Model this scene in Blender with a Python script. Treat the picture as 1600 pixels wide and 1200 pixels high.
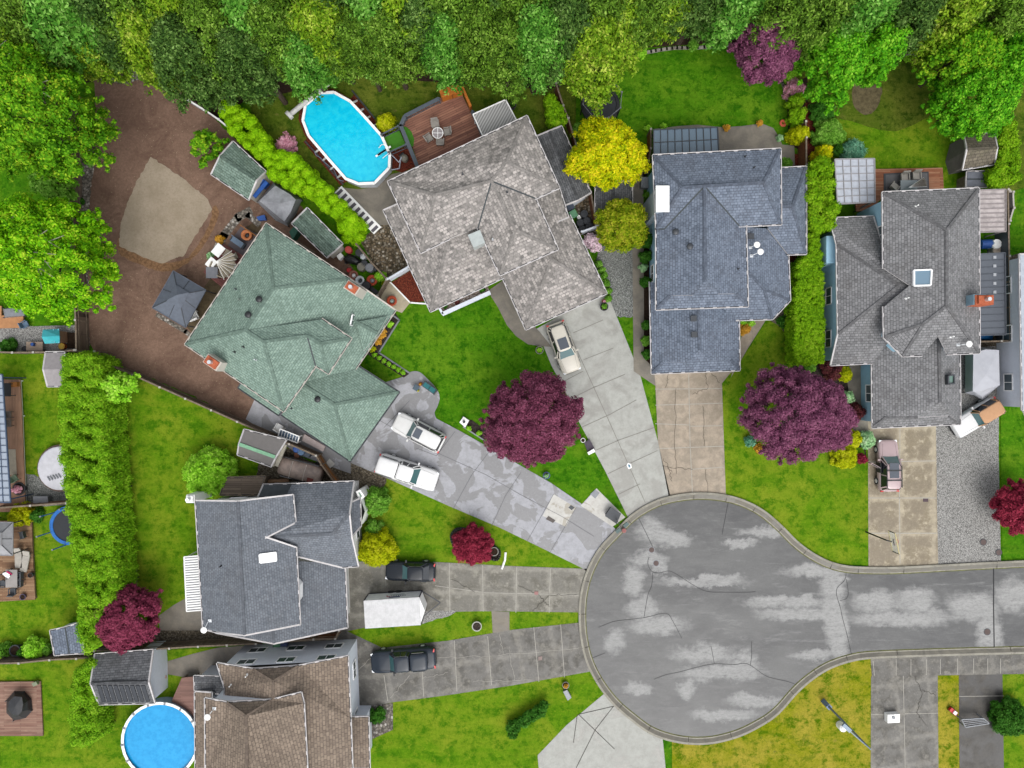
import bpy, bmesh, math, random
import numpy as np
from mathutils import Vector, Matrix
from mathutils.geometry import tessellate_polygon
for o in list(bpy.data.objects): bpy.data.objects.remove(o)
SC = bpy.context.scene
COL = SC.collection
# ---------------------------------------------------------------- camera
H = 62.7            # the drone hovers this high, looking straight down
F = 1066.7          # focal length in photo pixels (photo is 1600 wide)
cd = bpy.data.cameras.new('camera'); cam = bpy.data.objects.new('camera', cd); COL.objects.link(cam)
cam.location = (0, 0, H); cam.rotation_euler = (0, 0, 0)
cd.sensor_width = 36.0; cd.lens = 24.0; cd.clip_start = 1.0; cd.clip_end = 600
SC.camera = cam
# ---------------------------------------------------------------- light: bright overcast, weak soft sun from the south
SUN_EL, SUN_AZ = math.radians(54), math.radians(165)      # azimuth clockwise from north (+Y)
w = bpy.data.worlds.new('World'); SC.world = w; w.use_nodes = True
nt = w.node_tree
bg = nt.nodes['Background']; sky = nt.nodes.new('ShaderNodeTexSky'); sky.sky_type = 'NISHITA'; sky.sun_disc = False
sky.sun_elevation = SUN_EL; sky.sun_rotation = SUN_AZ; sky.dust_density = 3.0; sky.air_density = 1.0
hs = nt.nodes.new('ShaderNodeHueSaturation'); hs.inputs['Saturation'].default_value = 0.18
nt.links.new(sky.outputs[0], hs.inputs['Color']); nt.links.new(hs.outputs[0], bg.inputs[0]); bg.inputs[1].default_value = 0.15
sd = bpy.data.lights.new('sun', 'SUN'); sd.energy = 0.95; sd.angle = math.radians(55); sd.color = (1.0, .965, .91)
sun = bpy.data.objects.new('sun', sd); COL.objects.link(sun)
sun.rotation_euler = (math.pi/2 - SUN_EL, 0, -SUN_AZ + math.pi)
sun.rotation_euler = Vector((-math.sin(SUN_AZ)*math.cos(SUN_EL), -math.cos(SUN_AZ)*math.cos(SUN_EL), -math.sin(SUN_EL))).to_track_quat('-Z', 'Y').to_euler()
SC.view_settings.view_transform = 'Standard'; SC.view_settings.look = 'None'
SC.view_settings.exposure = 0.95; SC.view_settings.gamma = 1
# ---------------------------------------------------------------- helpers
def P(u, v, z=0.0):
    k = (H - z)/F
    return ((u-800)*k, -(v-600)*k, z)
def PX(pts, z=0.0): return [P(p[0], p[1], z)[:2] for p in pts]
def S(r, g, b, K=0.5):
    """albedo of a thing whose sRGB colour in the picture is r,g,b"""
    f = lambda c: ((c/255+.055)/1.055)**2.4 if c > 10 else c/255/12.92
    return tuple(min(.85, f(c)*K) for c in (r, g, b)) + (1.0,)
def catmull(pts, n=6, closed=False):
    out = []; N = len(pts)
    rng_ = range(N) if closed else range(N-1)
    for i in rng_:
        g = (lambda j: pts[j % N]) if closed else (lambda j: pts[min(max(j, 0), N-1)])
        p0, p1, p2, p3 = g(i-1), g(i), g(i+1), g(i+2)
        for k in range(n):
            t = k/n
            out.append(tuple(.5*((2*p1[a])+(-p0[a]+p2[a])*t+(2*p0[a]-5*p1[a]+4*p2[a]-p3[a])*t*t+(-p0[a]+3*p1[a]-3*p2[a]+p3[a])*t**3) for a in (0, 1)))
    if not closed: out.append(tuple(pts[-1][:2]))
    return out
def offset(poly, d):
    """move a closed polygon's edges inwards by d"""
    n = len(poly); A = sum(poly[i][0]*poly[(i+1) % n][1]-poly[(i+1) % n][0]*poly[i][1] for i in range(n))
    s = 1 if A > 0 else -1; out = []
    for i in range(n):
        p0, p1, p2 = (Vector(poly[(i+k) % n][:2]) for k in (-1, 0, 1))
        e1 = (p1-p0).normalized(); e2 = (p2-p1).normalized()
        n1 = Vector((-e1.y, e1.x))*s; n2 = Vector((-e2.y, e2.x))*s
        b = n1+n2; L = b.length
        if L < 1e-4: out.append(tuple(p1+n1*d)); continue
        b /= L; out.append(tuple(p1 + b*min(d/max(.35, b.dot(n1)), 2.2*d if d > 0 else 9)))
    return out
class MB:
    def __init__(s): s.v = []; s.f = []; s.m = []; s.uv = []
    def add(s, vs, fs, m=0, uvs=None):
        o = len(s.v); s.v += [tuple(p) for p in vs]
        for k, f in enumerate(fs):
            s.f.append([i+o for i in f]); s.m.append(m); s.uv.append(uvs[k] if uvs else None)
        return s
    def sheet(s, poly, z, m=0):
        vs = [(p[0], p[1], z) for p in poly]
        tr = tessellate_polygon([[Vector(q) for q in vs]])
        fs = []
        for a, b, c in tr:
            n = (Vector(vs[b])-Vector(vs[a])).cross(Vector(vs[c])-Vector(vs[a])).z
            fs.append((a, b, c) if n > 0 else (a, c, b))
        return s.add(vs, fs, m)
    def prism(s, poly, z0, z1, m=0, mt=None):
        n = len(poly); s.sheet(poly, z1, m if mt is None else mt)
        A = sum(poly[i][0]*poly[(i+1) % n][1]-poly[(i+1) % n][0]*poly[i][1] for i in range(n))
        if A < 0: poly = poly[::-1]
        vs = [(p[0], p[1], z0) for p in poly]+[(p[0], p[1], z1) for p in poly]
        s.add(vs, [(i, (i+1) % n, n+(i+1) % n, n+i) for i in range(n)], m)
        return s
    def box(s, c, d, rz=0, m=0, rx=0, ry=0):
        R = Matrix.Rotation(rz, 3, 'Z') @ Matrix.Rotation(ry, 3, 'Y') @ Matrix.Rotation(rx, 3, 'X')
        vs = [Vector(c)+R @ Vector((x*d[0]/2, y*d[1]/2, z*d[2]/2)) for x in (-1, 1) for y in (-1, 1) for z in (-1, 1)]
        return s.add(vs, [(0, 1, 3, 2), (4, 6, 7, 5), (0, 4, 5, 1), (2, 3, 7, 6), (0, 2, 6, 4), (1, 5, 7, 3)], m)
    def bar(s, a, b, wd, ht, m=0):
        a, b = Vector(a), Vector(b); d = b-a; L = d.length
        if L < 1e-6: return s
        rz = math.atan2(d.y, d.x); ry = -math.asin(max(-1, min(1, d.z/L)))
        return s.box((a+b)/2, (L, wd, ht), rz, m, 0, ry)
    def cyl(s, a, b, r0, r1=None, n=12, m=0, cap=True):
        r1 = r0 if r1 is None else r1; a, b = Vector(a), Vector(b); d = (b-a).normalized()
        x = d.orthogonal().normalized(); y = d.cross(x)
        vs = [a+(x*math.cos(t)+y*math.sin(t))*r0 for t in [2*math.pi*i/n for i in range(n)]] + [b+(x*math.cos(t)+y*math.sin(t))*r1 for t in [2*math.pi*i/n for i in range(n)]]
        s.add(vs, [(i, (i+1) % n, n+(i+1) % n, n+i) for i in range(n)], m)
        if cap: s.add(vs, [tuple(range(n))[::-1], tuple(range(n, 2*n))], m)
        return s
    def tube(s, pts, r, n=6, m=0):
        for a, b in zip(pts[:-1], pts[1:]): s.cyl(a, b, r, r, n, m)
        return s
    def lathe(s, c, prof, n=20, m=0):
        vs = [(c[0]+r*math.cos(2*math.pi*i/n), c[1]+r*math.sin(2*math.pi*i/n), c[2]+z) for r, z in prof for i in range(n)]
        fs = [(k*n+i, k*n+(i+1) % n, (k+1)*n+(i+1) % n, (k+1)*n+i) for k in range(len(prof)-1) for i in range(n)]
        return s.add(vs, fs, m)
    def ribbon(s, pts, wd, z, m=0, h=0):
        for a, b in zip(pts[:-1], pts[1:]):
            a, b = Vector(a[:2]), Vector(b[:2]); d = (b-a)
            if d.length < 1e-5: continue
            d.normalize(); q = Vector((-d.y, d.x))*wd/2; e = d*wd*.3
            pl = [a-e-q, b+e-q, b+e+q, a-e+q]
            if h: s.prism([tuple(p) for p in pl], z-h, z, m)
            else: s.add([(p.x, p.y, z) for p in pl], [(0, 1, 2, 3)], m)
        return s
    def obj(s, name, mats, parent=None, label=None, smooth=False, local=False):
        me = bpy.data.meshes.new(name); o = bpy.data.objects.new(name, me)
        vs = np.array(s.v, dtype=float) if s.v else np.zeros((0, 3))
        if parent is not None:
            if not local: vs = vs-np.array(root_loc(parent))
            o.parent = parent
        me.from_pydata(vs.tolist(), [], s.f)
        for x in (mats if isinstance(mats, (list, tuple)) else [mats]): me.materials.append(x)
        me.polygons.foreach_set('material_index', s.m)
        if smooth: me.polygons.foreach_set('use_smooth', [True]*len(s.f))
        if any(q is not None for q in s.uv):
            ul = me.uv_layers.new(name='UVMap'); i = 0
            for f, q in zip(s.f, s.uv):
                for k in range(len(f)):
                    ul.data[i].uv = q[k] if q else (0, 0); i += 1
        me.update(); COL.objects.link(o)
        if label: o['label'] = label
        return o
    def top(s, name, mats, label, cat, group=None, smooth=False):
        """a thing that is one mesh, its origin at its base"""
        a = np.array(s.v); b = ((a[:, 0].min()+a[:, 0].max())/2, (a[:, 1].min()+a[:, 1].max())/2, a[:, 2].min())
        s.v = [(p[0]-b[0], p[1]-b[1], p[2]-b[2]) for p in s.v]
        o = s.obj(name, mats, smooth=smooth); o.location = b
        o['label'] = label; o['category'] = cat
        if group: o['group'] = group
        return o
    def struct(s, name, mats):
        o = s.obj(name, mats); o['kind'] = 'structure'; return o
ROOTL = {}
def root_loc(o):
    x = np.zeros(3)
    while o is not None: x = x+np.array(o.location); o = o.parent
    return x
def thing(name, label, cat, loc, rz=0, group=None):
    o = bpy.data.objects.new(name, None); COL.objects.link(o); o.location = loc; o.rotation_euler = (0, 0, rz)
    o.empty_display_size = .3; o['label'] = label; o['category'] = cat
    if group: o['group'] = group
    return o
def dup(o, parent=None):
    c = o.copy(); COL.objects.link(c); c.parent = parent
    for ch in list(o.children): dup(ch, c)
    return c
# ---------------------------------------------------------------- materials
class ND:
    def __init__(s, name):
        s.mat = bpy.data.materials.new(name); s.mat.use_nodes = True; s.t = s.mat.node_tree
        s.b = s.t.nodes['Principled BSDF']; s._pos = None
    def n(s, typ, **kw):
        x = s.t.nodes.new(typ)
        for k, v in kw.items(): setattr(x, k, v)
        return x
    def L(s, a, b): s.t.links.new(a, b)
    def put(s, sock, v):
        if hasattr(v, 'is_linked'): s.L(v, sock)
        else: sock.default_value = v
    @property
    def pos(s):
        if s._pos is None: s._pos = s.n('ShaderNodeNewGeometry')
        return s._pos.outputs['Position']
    def rnd(s): s.pos; return s._pos.outputs['Random Per Island']
    def uv(s): return s.n('ShaderNodeUVMap').outputs[0]
    def mp(s, vec, loc=(0, 0, 0), rot=(0, 0, 0), sc=(1, 1, 1)):
        m = s.n('ShaderNodeMapping'); s.L(vec, m.inputs[0]); m.inputs[1].default_value = loc; m.inputs[2].default_value = rot; m.inputs[3].default_value = sc
        return m.outputs[0]
    def noise(s, sc, det=4, rough=.55, dist=0, vec=None):
        x = s.n('ShaderNodeTexNoise'); s.L(vec if vec is not None else s.pos, x.inputs['Vector'])
        x.inputs['Scale'].default_value = sc; x.inputs['Detail'].default_value = det; x.inputs['Roughness'].default_value = rough; x.inputs['Distortion'].default_value = dist
        return x.outputs[0]
    def vor(s, sc, vec=None, out='Distance', feat='F1'):
        x = s.n('ShaderNodeTexVoronoi', feature=feat); s.L(vec if vec is not None else s.pos, x.inputs['Vector']); x.inputs['Scale'].default_value = sc
        return x.outputs[out]
    def step(s, f, a, b):
        x = s.n('ShaderNodeMapRange'); x.interpolation_type = 'SMOOTHSTEP'; s.L(f, x.inputs[0]); x.inputs[1].default_value = a; x.inputs[2].default_value = b
        return x.outputs[0]
    def ramp(s, f, st):
        x = s.n('ShaderNodeValToRGB'); s.L(f, x.inputs[0]); e = x.color_ramp.elements
        e[0].position, e[0].color = st[0]; e[1].position, e[1].color = st[-1]
        for p, c in st[1:-1]: k = e.new(p); k.color = c
        return x.outputs[0]
    def mix(s, f, a, b, bt='MIX'):
        x = s.n('ShaderNodeMix', data_type='RGBA', blend_type=bt); s.put(x.inputs[0], f); s.put(x.inputs[6], a); s.put(x.inputs[7], b)
        return x.outputs[2]
    def math(s, op, a, b=0.0):
        x = s.n('ShaderNodeMath', operation=op); s.put(x.inputs[0], a); s.put(x.inputs[1], b); return x.outputs[0]
    def bump(s, h, st=.3, d=.02):
        x = s.n('ShaderNodeBump'); s.L(h, x.inputs['Height']); x.inputs['Strength'].default_value = st; x.inputs['Distance'].default_value = d; s.L(x.outputs[0], s.b.inputs['Normal'])
    def fin(s, col, rough=.85, spec=.3, metal=0):
        s.put(s.b.inputs['Base Color'], col); s.put(s.b.inputs['Roughness'], rough); s.b.inputs['Specular IOR Level'].default_value = spec; s.b.inputs['Metallic'].default_value = metal
        return s.mat
def dk(c, k): return (c[0]*k, c[1]*k, c[2]*k, 1)
def plain(name, c, rough=.6, spec=.4, metal=0, var=.12, sc=3):
    d = ND(name); n = d.noise(sc, 5, .65)
    return d.fin(d.mix(d.step(n, .3, .7), dk(c, 1-var), dk(c, 1+var*.6)), rough, spec, metal)
def m_grass(name, base, yel, dark, yb=.5, stripes=0):
    d = ND(name)
    big = d.noise(.22, 4, .6, .6); mid = d.noise(.95, 6, .75); fine = d.noise(3.4, 5, .8); vf = d.noise(8, 3, .75); mow = d.noise(1.0, 4, .6, .2, d.mp(d.pos, rot=(0, 0, .75), sc=(.22, 1.1, 1)))
    c = d.mix(d.step(big, yb-.14, yb+.2), base, yel)
    c = d.mix(d.step(mid, .46, .62), c, dark); lt = d.noise(1.6, 5, .75, .4); c = d.mix(d.math('MULTIPLY', d.step(lt, .54, .68), .6), c, dk(yel, 1.15))
    c = d.mix(d.math('MULTIPLY', d.step(fine, .5, .78), .55), c, dk(yel, 1.35))
    c = d.mix(d.math('MULTIPLY', d.step(fine, .5, .26), .75), c, dk(dark, .55))
    c = d.mix(d.math('MULTIPLY', d.step(vf, .45, .7), .4), c, dk(base, .45))
    if stripes:
        br = d.noise(.9, 5, .8, .3); c = d.mix(d.math('MULTIPLY', d.step(br, .58, .72), stripes), c, S(150, 135, 80))
    c = d.mix(d.math('MULTIPLY', d.step(mow, .48, .66), .3), c, dk(yel, .95)); c = d.mix(d.math('MULTIPLY', d.step(mow, .46, .3), .3), c, dark)
    d.bump(fine, .7, .05)
    return d.fin(c, .95, .03)
GR = m_grass('lawn_lush', S(80, 142, 20), S(124, 166, 38), S(52, 114, 12), .56)
GR2 = m_grass('lawn_mixed', S(106, 154, 24), S(148, 168, 44), S(74, 128, 14), .5)
GR3 = m_grass('lawn_dry', S(146, 156, 20), S(188, 174, 66), S(88, 124, 6), .45, .5)
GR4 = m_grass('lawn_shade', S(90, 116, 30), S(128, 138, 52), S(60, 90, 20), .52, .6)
def m_concrete(name, c, wet, joints=None, amt=.5, sc=.45, edge=.03, mott=0, dist=1.2, spots=True, grid=None):
    """dry slab colour c, damp colour wet, damp patches with an irregular outline"""
    d = ND(name)
    n = d.noise(sc, 5, .5, dist); k = d.step(n, amt-edge, amt+edge)
    col = d.mix(k, c, wet)
    f = d.noise(5.5, 6, .8); g = d.noise(1.6, 5, .7)
    if grid:
        u0, v0, gw, gh, ga = grid; ox, oy, _ = P(u0, v0); bk = d.n('ShaderNodeTexBrick'); bk.offset = 0; bk.squash = 1
        vv = d.mp(d.mp(d.pos, loc=(-ox, -oy, 0)), rot=(0, 0, -ga), sc=(.1, .1, .1)); d.L(vv, bk.inputs['Vector']); bk.inputs['Scale'].default_value = 1; bk.inputs['Brick Width'].default_value = gw/10; bk.inputs['Row Height'].default_value = gh/10; bk.inputs['Mortar Size'].default_value = .06; bk.inputs['Mortar Smooth'].default_value = 1
        e = d.math('MULTIPLY', d.math('SUBTRACT', 1.0, bk.outputs[1]), d.step(g, .25, .6)); col = d.mix(d.math('MULTIPLY', d.step(e, .25, .9), .75), col, dk(wet, .86)); col = d.mix(d.math('MULTIPLY', d.step(e, .35, .0), .5), col, dk(c, 1.12))
    col = d.mix(d.math('MULTIPLY', d.step(g, .35, .75), .45+mott), col, dk(wet, .78))
    col = d.mix(d.math('MULTIPLY', d.step(f, .5, .8), .4+mott), col, dk(c, 1.25))
    col = d.mix(d.math('MULTIPLY', d.step(f, .48, .25), .4+mott), col, dk(wet, .6))
    rg = d.n('ShaderNodeMapRange'); d.L(k, rg.inputs[0]); rg.inputs[3].default_value = .85; rg.inputs[4].default_value = .42
    d.bump(f, .25, .01)
    return d.fin(col, rg.outputs[0], .4)
CA = m_concrete('driveway_lilac_concrete', S(200, 201, 207), S(158, 158, 160), amt=.5, sc=.5, edge=.018, dist=.7)
CB = m_concrete('driveway_pale_concrete', S(202, 203, 196), S(176, 175, 168), amt=.56, sc=.4, edge=.08)
CBd = m_concrete('walk_grey_concrete', S(160, 152, 138), S(130, 123, 112), amt=.5, sc=.6, edge=.2)
CC = m_concrete('driveway_tan_concrete', S(204, 188, 168), S(166, 152, 132), amt=.5, sc=.7, edge=.16, mott=.16)
CD = m_concrete('driveway_brown_concrete', S(208, 196, 170), S(156, 142, 118), amt=.46, sc=.5, edge=.14, mott=.1, grid=(1406, 778, 3.12, 3.28, 0))
CE = m_concrete('driveway_mottled_concrete', S(172, 168, 156), S(124, 120, 109), amt=.46, sc=.7, edge=.14, mott=.3, grid=(702, 926, 3.06, 2.3, -.02))
CF = m_concrete('driveway_dark_concrete', S(152, 148, 139), S(106, 103, 97), amt=.46, sc=.7, edge=.14, mott=.34, grid=(710, 1038, 3.06, 2.5, .14))
CW = m_concrete('white_concrete', S(234, 232, 226), S(196, 190, 176), amt=.62, sc=.5, edge=.02)
CY = m_concrete('path_cream_concrete', S(216, 204, 176), S(180, 168, 142), amt=.55, sc=.7, edge=.12)
CURB = m_concrete('curb_concrete', S(182, 178, 164), S(146, 141, 126), amt=.55, sc=.8, edge=.1)
GUT = m_concrete('gutter_concrete', S(140, 135, 122), S(112, 108, 98), amt=.5, sc=.8, edge=.15)
def m_gravel(name, cs, sc=9, big=.3):
    d = ND(name); v = d.vor(sc, out='Color'); n = d.n('ShaderNodeSeparateColor'); d.L(v, n.inputs[0])
    k = len(cs); col = d.ramp(n.outputs[0], [(i/(k-1), c) for i, c in enumerate(cs)])
    e = d.vor(sc); col = d.mix(d.math('MULTIPLY', d.step(e, .35, .75), .7), col, dk(cs[0], .35))
    b = d.noise(.5, 4, .6); col = d.mix(d.math('MULTIPLY', d.step(b, .45, .7), big), col, dk(cs[0], .8))
    d.bump(e, .6, -.03)
    return d.fin(col, .9, .25)
G_GREY = m_gravel('grey_gravel', [S(120, 124, 120), S(168, 170, 166), S(150, 152, 146), S(200, 202, 198)], 13)
G_LT = m_gravel('pale_gravel', [S(148, 146, 142), S(190, 188, 184), S(176, 176, 172), S(212, 210, 206)], 12, .08)
G_ROCK = m_gravel('river_rock', [S(104, 98, 90), S(168, 160, 148), S(128, 120, 110), S(226, 220, 212)], 5, .1)
G_PEB = m_gravel('brown_pebbles', [S(74, 64, 46), S(150, 132, 108), S(104, 92, 68), S(206, 196, 180)], 5.5, .3)
G_DK = m_gravel('dull_side_gravel', [S(92, 82, 66), S(142, 130, 112), S(112, 102, 84), S(164, 154, 136)], 8, .3)
def m_dirt():
    d = ND('bare_soil'); n = d.noise(.35, 6, .75, .8); f = d.noise(4, 6, .85)
    tr = d.noise(1.0, 4, .6, .5, d.mp(d.pos, rot=(0, 0, .45), sc=(.35, 3.2, 1)))
    c = d.mix(d.step(n, .35, .7), S(160, 130, 112), S(122, 96, 82))
    c = d.mix(d.math('MULTIPLY', d.step(tr, .45, .8), .2), c, S(176, 146, 126))
    c = d.mix(d.math('MULTIPLY', d.step(f, .35, .7), .5), c, S(96, 72, 58))
    v = d.vor(3.2); sp = d.step(v, .12, .06); c = d.mix(sp, c, S(196, 180, 150))
    d.bump(f, .8, .04); return d.fin(c, .95, .15)
DIRT = m_dirt()
def m_sand():
    d = ND('compacted_sand'); n = d.noise(.5, 6, .7); f = d.noise(4.5, 6, .85)
    c = d.mix(d.step(n, .35, .7), S(190, 175, 154), S(172, 157, 135))
    c = d.mix(d.math('MULTIPLY', d.step(f, .4, .75), .5), c, S(132, 118, 98)); d.bump(f, .5, .02)
    return d.fin(c, .95, .15)
SAND = m_sand()
CLAY = plain('orange_clay', S(148, 114, 84), .95, .1, var=.4, sc=4)
MULCH = m_gravel('red_mulch', [S(96, 34, 18), S(142, 62, 38), S(118, 46, 28), S(160, 84, 56)], 12, .2)
BARK = m_gravel('dark_bark', [S(46, 38, 34), S(78, 66, 58), S(60, 50, 44), S(96, 84, 74)], 9, .2)
SOIL = plain('bed_soil', S(62, 48, 38), .95, .1, var=.4, sc=5)
def m_road():
    d = ND('asphalt_damp')
    f = d.noise(7, 6, .82); m = d.noise(1.3, 6, .72, .3, d.mp(d.pos, sc=(.5, 1.2, 1))); s = d.noise(.4, 6, .65, .5, d.mp(d.pos, sc=(.4, 1, 1)))
    # drying patches: ellipses in plan with ragged edges
    warp = d.n('ShaderNodeVectorMath', operation='SCALE'); wn = d.n('ShaderNodeTexNoise'); d.L(d.pos, wn.inputs['Vector']); wn.inputs['Scale'].default_value = .55; wn.inputs['Detail'].default_value = 6; wn.inputs['Roughness'].default_value = .7
    sb = d.n('ShaderNodeVectorMath', operation='SUBTRACT'); d.L(wn.outputs[1], sb.inputs[0]); sb.inputs[1].default_value = (.5, .5, .5)
    d.L(sb.outputs[0], warp.inputs[0]); warp.inputs['Scale'].default_value = 2.6
    ad = d.n('ShaderNodeVectorMath', operation='ADD'); d.L(d.pos, ad.inputs[0]); d.L(warp.outputs[0], ad.inputs[1])
    acc = None
    for (u, v, a, b, r) in [(1020, 830, 22, 20, -20), (1050, 842, 26, 12, 0), (1013, 872, 26, 12, 20), (990, 905, 14, 22, 30), (1028, 890, 12, 10, 0), (1095, 910, 60, 7, 18), (1005, 950, 24, 18, 0), (1030, 978, 42, 13, -8), (960, 1000, 16, 16, 0), (1098, 1020, 46, 14, -6),
                            (1130, 1050, 60, 12, 8), (1160, 1035, 24, 18, 0), (1000, 1075, 22, 8, 10), (1075, 1075, 14, 16, 0), (1230, 940, 60, 9, -4), (1250, 960, 60, 10, 3), (1300, 950, 15, 50, 0), (1312, 995, 14, 40, 0), (1270, 1022, 30, 8, -15), (1370, 938, 34, 14, 6),
                            (1430, 938, 30, 16, 20), (1410, 965, 70, 14, -2), (1520, 950, 40, 22, 8), (1585, 930, 26, 24, 0), (1545, 985, 18, 30, 0), (1195, 832, 36, 8, 22), (1270, 892, 46, 9, 20), (1300, 912, 20, 22, 0), (1155, 850, 24, 6, 0), (1120, 905, 40, 8, -5), (1180, 1095, 40, 10, -12), (1130, 1118, 50, 9, -8)]:
        x, y, _ = P(u, v); k = H/F
        mp_ = d.mp(d.mp(ad.outputs[0], loc=(-x, -y, 0)), rot=(0, 0, math.radians(r)), sc=(1/(a*k), 1/(b*k), 0))
        ln = d.n('ShaderNodeVectorMath', operation='LENGTH'); d.L(mp_, ln.inputs[0])
        e = d.step(ln.outputs['Value'], 1.95, .5); acc = e if acc is None else d.math('MAXIMUM', acc, e)
    stk = d.noise(1.0, 6, .72, .35, d.mp(d.pos, sc=(.3, 1.5, 1))); big = d.noise(.28, 5, .65, .5, d.mp(d.pos, sc=(.45, 1, 1)))
    k = d.step(d.math('ADD', d.math('MULTIPLY', acc, .75), d.math('MULTIPLY', stk, .8)),   .6, 1.24); k = d.math('MAXIMUM', k, d.math('MULTIPLY', d.step(d.math('MULTIPLY', big, stk), .3, .42), .35)); k = d.math('MULTIPLY', k, d.step(d.noise(4, 6, .85, .3, d.mp(d.pos, sc=(.6, 1.3, 1))), .12, .62)); fs = d.noise(1.0, 6, .8, .4, d.mp(d.pos, sc=(.16, 1.6, 1))); k = d.math('MAXIMUM', k, d.math('MULTIPLY', d.step(fs, .56, .74), .42))
    base = d.mix(d.step(s, .3, .7), S(72, 73, 75), S(100, 101, 101)); base = d.mix(d.math('MULTIPLY', d.step(m, .42, .72), .5), base, S(116, 116, 116))
    c = d.mix(k, base, S(192, 192, 190))
    c = d.mix(d.math('MULTIPLY', d.step(f, .5, .8), .35), c, S(150, 150, 150)); c = d.mix(d.math('MULTIPLY', d.step(f, .5, .2), .5), c, S(74, 74, 76))
    rg = d.n('ShaderNodeMapRange'); d.L(k, rg.inputs[0]); rg.inputs[3].default_value = .42; rg.inputs[4].default_value = .9
    d.bump(f, .35, .01); return d.fin(c, rg.outputs[0], .45)
ROAD = m_road()
CRACK = plain('crack_dark', S(70, 66, 60), .9, .1); CRACKL = plain('joint_light', S(204, 200, 190), .9, .1); MOSS = plain('gutter_moss', S(122, 124, 70), .95, .1, var=.4, sc=2)
CLIP = plain('asphalt_seam', S(64, 64, 66), .8, .2)
def m_roof(name, c1, c2, mort, bw=.33, bh=.24, stain=None, sa=.4, blotch=.5, str_=.9):
    d = ND(name); uv = d.uv(); x = d.n('ShaderNodeTexBrick'); d.L(uv, x.inputs['Vector'])
    x.inputs['Scale'].default_value = 1; x.inputs['Brick Width'].default_value = bw; x.inputs['Row Height'].default_value = bh; x.inputs['Mortar Size'].default_value = bh*.13; x.inputs['Mortar Smooth'].default_value = .5
    x.inputs['Color1'].default_value = c1; x.inputs['Color2'].default_value = c2; x.inputs['Mortar'].default_value = mort; x.inputs['Bias'].default_value = 0; x.offset = .37
    n = d.noise(.5, 5, .65, .3); f = d.noise(6, 5, .8); m = d.noise(2.9, 4, .75); st_ = d.noise(1.2, 4, .7, .2, d.mp(uv, sc=(2.2, .22, 1)))
    c = d.mix(d.math('MULTIPLY', d.step(m, .4, .72), blotch), x.outputs[0], dk(c2, 1.1)); c = d.mix(d.math('MULTIPLY', d.step(m, .48, .25), blotch), c, dk(c1, .85))
    c = d.mix(d.math('MULTIPLY', d.step(n, .45, .75), sa), c, stain or dk(c1, .6))
    c = d.mix(d.math('MULTIPLY', d.step(f, .45, .2), .45), c, dk(c1, .55)); c = d.mix(d.math('MULTIPLY', d.step(f, .52, .8), .4), c, dk(c2, 1.4))
    c = d.mix(d.math('MULTIPLY', d.step(st_, .5, .75), .38), c, dk(c1, .72)); c = d.mix(d.math('MULTIPLY', d.step(st_, .5, .28), .22), c, dk(c2, 1.15)); d.bump(x.outputs[1], .8, -.02); return d.fin(c, .8, .35)
R_A = m_roof('green_shingles', S(124, 150, 137), S(158, 184, 169), S(100, 122, 111), .32, .2, S(96, 116, 104), .35)
R_B = m_roof('speckled_grey_shingles', S(118, 115, 112), S(214, 206, 200), S(136, 132, 128), .36, .25, S(118, 112, 106), .3, .35)
R_C = m_roof('slate_blue_shingles', S(106, 117, 134), S(144, 156, 175), S(82, 91, 106), .3, .22, S(96, 98, 106), .35)
R_D = m_roof('grey_shingles', S(122, 122, 124), S(162, 162, 164), S(96, 96, 98), .32, .22, S(104, 100, 96), .35)
R_E = m_roof('charcoal_shingles', S(112, 119, 129), S(140, 146, 155), S(94, 99, 107), .28, .2, S(100, 98, 98), .3)
R_F = m_roof('brown_shingles', S(132, 116, 102), S(170, 152, 134), S(108, 94, 83), .4, .25, S(112, 100, 88), .4)
R_S = m_roof('shed_shingles', S(92, 94, 98), S(132, 134, 138), S(62, 64, 68), .4, .2, S(70, 68, 66), .5)
R_M = m_roof('mossy_shingles', S(104, 96, 82), S(140, 130, 112), S(78, 72, 62), .4, .3, S(96, 96, 64), .6)
WHT = plain('white_paint', S(246, 246, 244, .75), .5, .4, var=.04); GUTW = plain('gutter_white', S(212, 208, 208, .62), .5, .4, var=.15)
W_BLUE = plain('pale_blue_siding', S(166, 208, 230, .72), .7, .3, var=.06, sc=1.2); W_GRY = plain('pale_grey_siding', S(214, 220, 230, .72), .7, .3, var=.05); W_CRM = plain('cream_siding', S(226, 220, 208), .7, .3, var=.05)
FRM = plain('window_frame_white', (.75, .75, .75, 1), .5); BLK = plain('black_plastic', S(44, 46, 50), .5, .4, var=.2); DKG = plain('dark_grey_metal', S(74, 78, 84), .5, .4, var=.15); GRM = plain('grey_metal', S(150, 154, 160), .45, .5, .2)
RUB = plain('rubber', (.02, .02, .022, 1), .8); STEEL = plain('bright_steel', (.6, .62, .64, 1), .35, .5, .7)
def m_glass(name, c, rough=.08):
    d = ND(name); return d.fin(c, rough, .8)
GLS = m_glass('window_glass', (.06, .08, .09, 1)); GLT = m_glass('teal_windshield', (.03, .085, .09, 1), .1); GLD = m_glass('dark_car_glass', (.012, .014, .018, 1), .06); SKYL = m_glass('skylight_glass', S(200, 214, 220), .15); SKYB = m_glass('skylight_glass_blue', S(132, 164, 186), .12)
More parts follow.
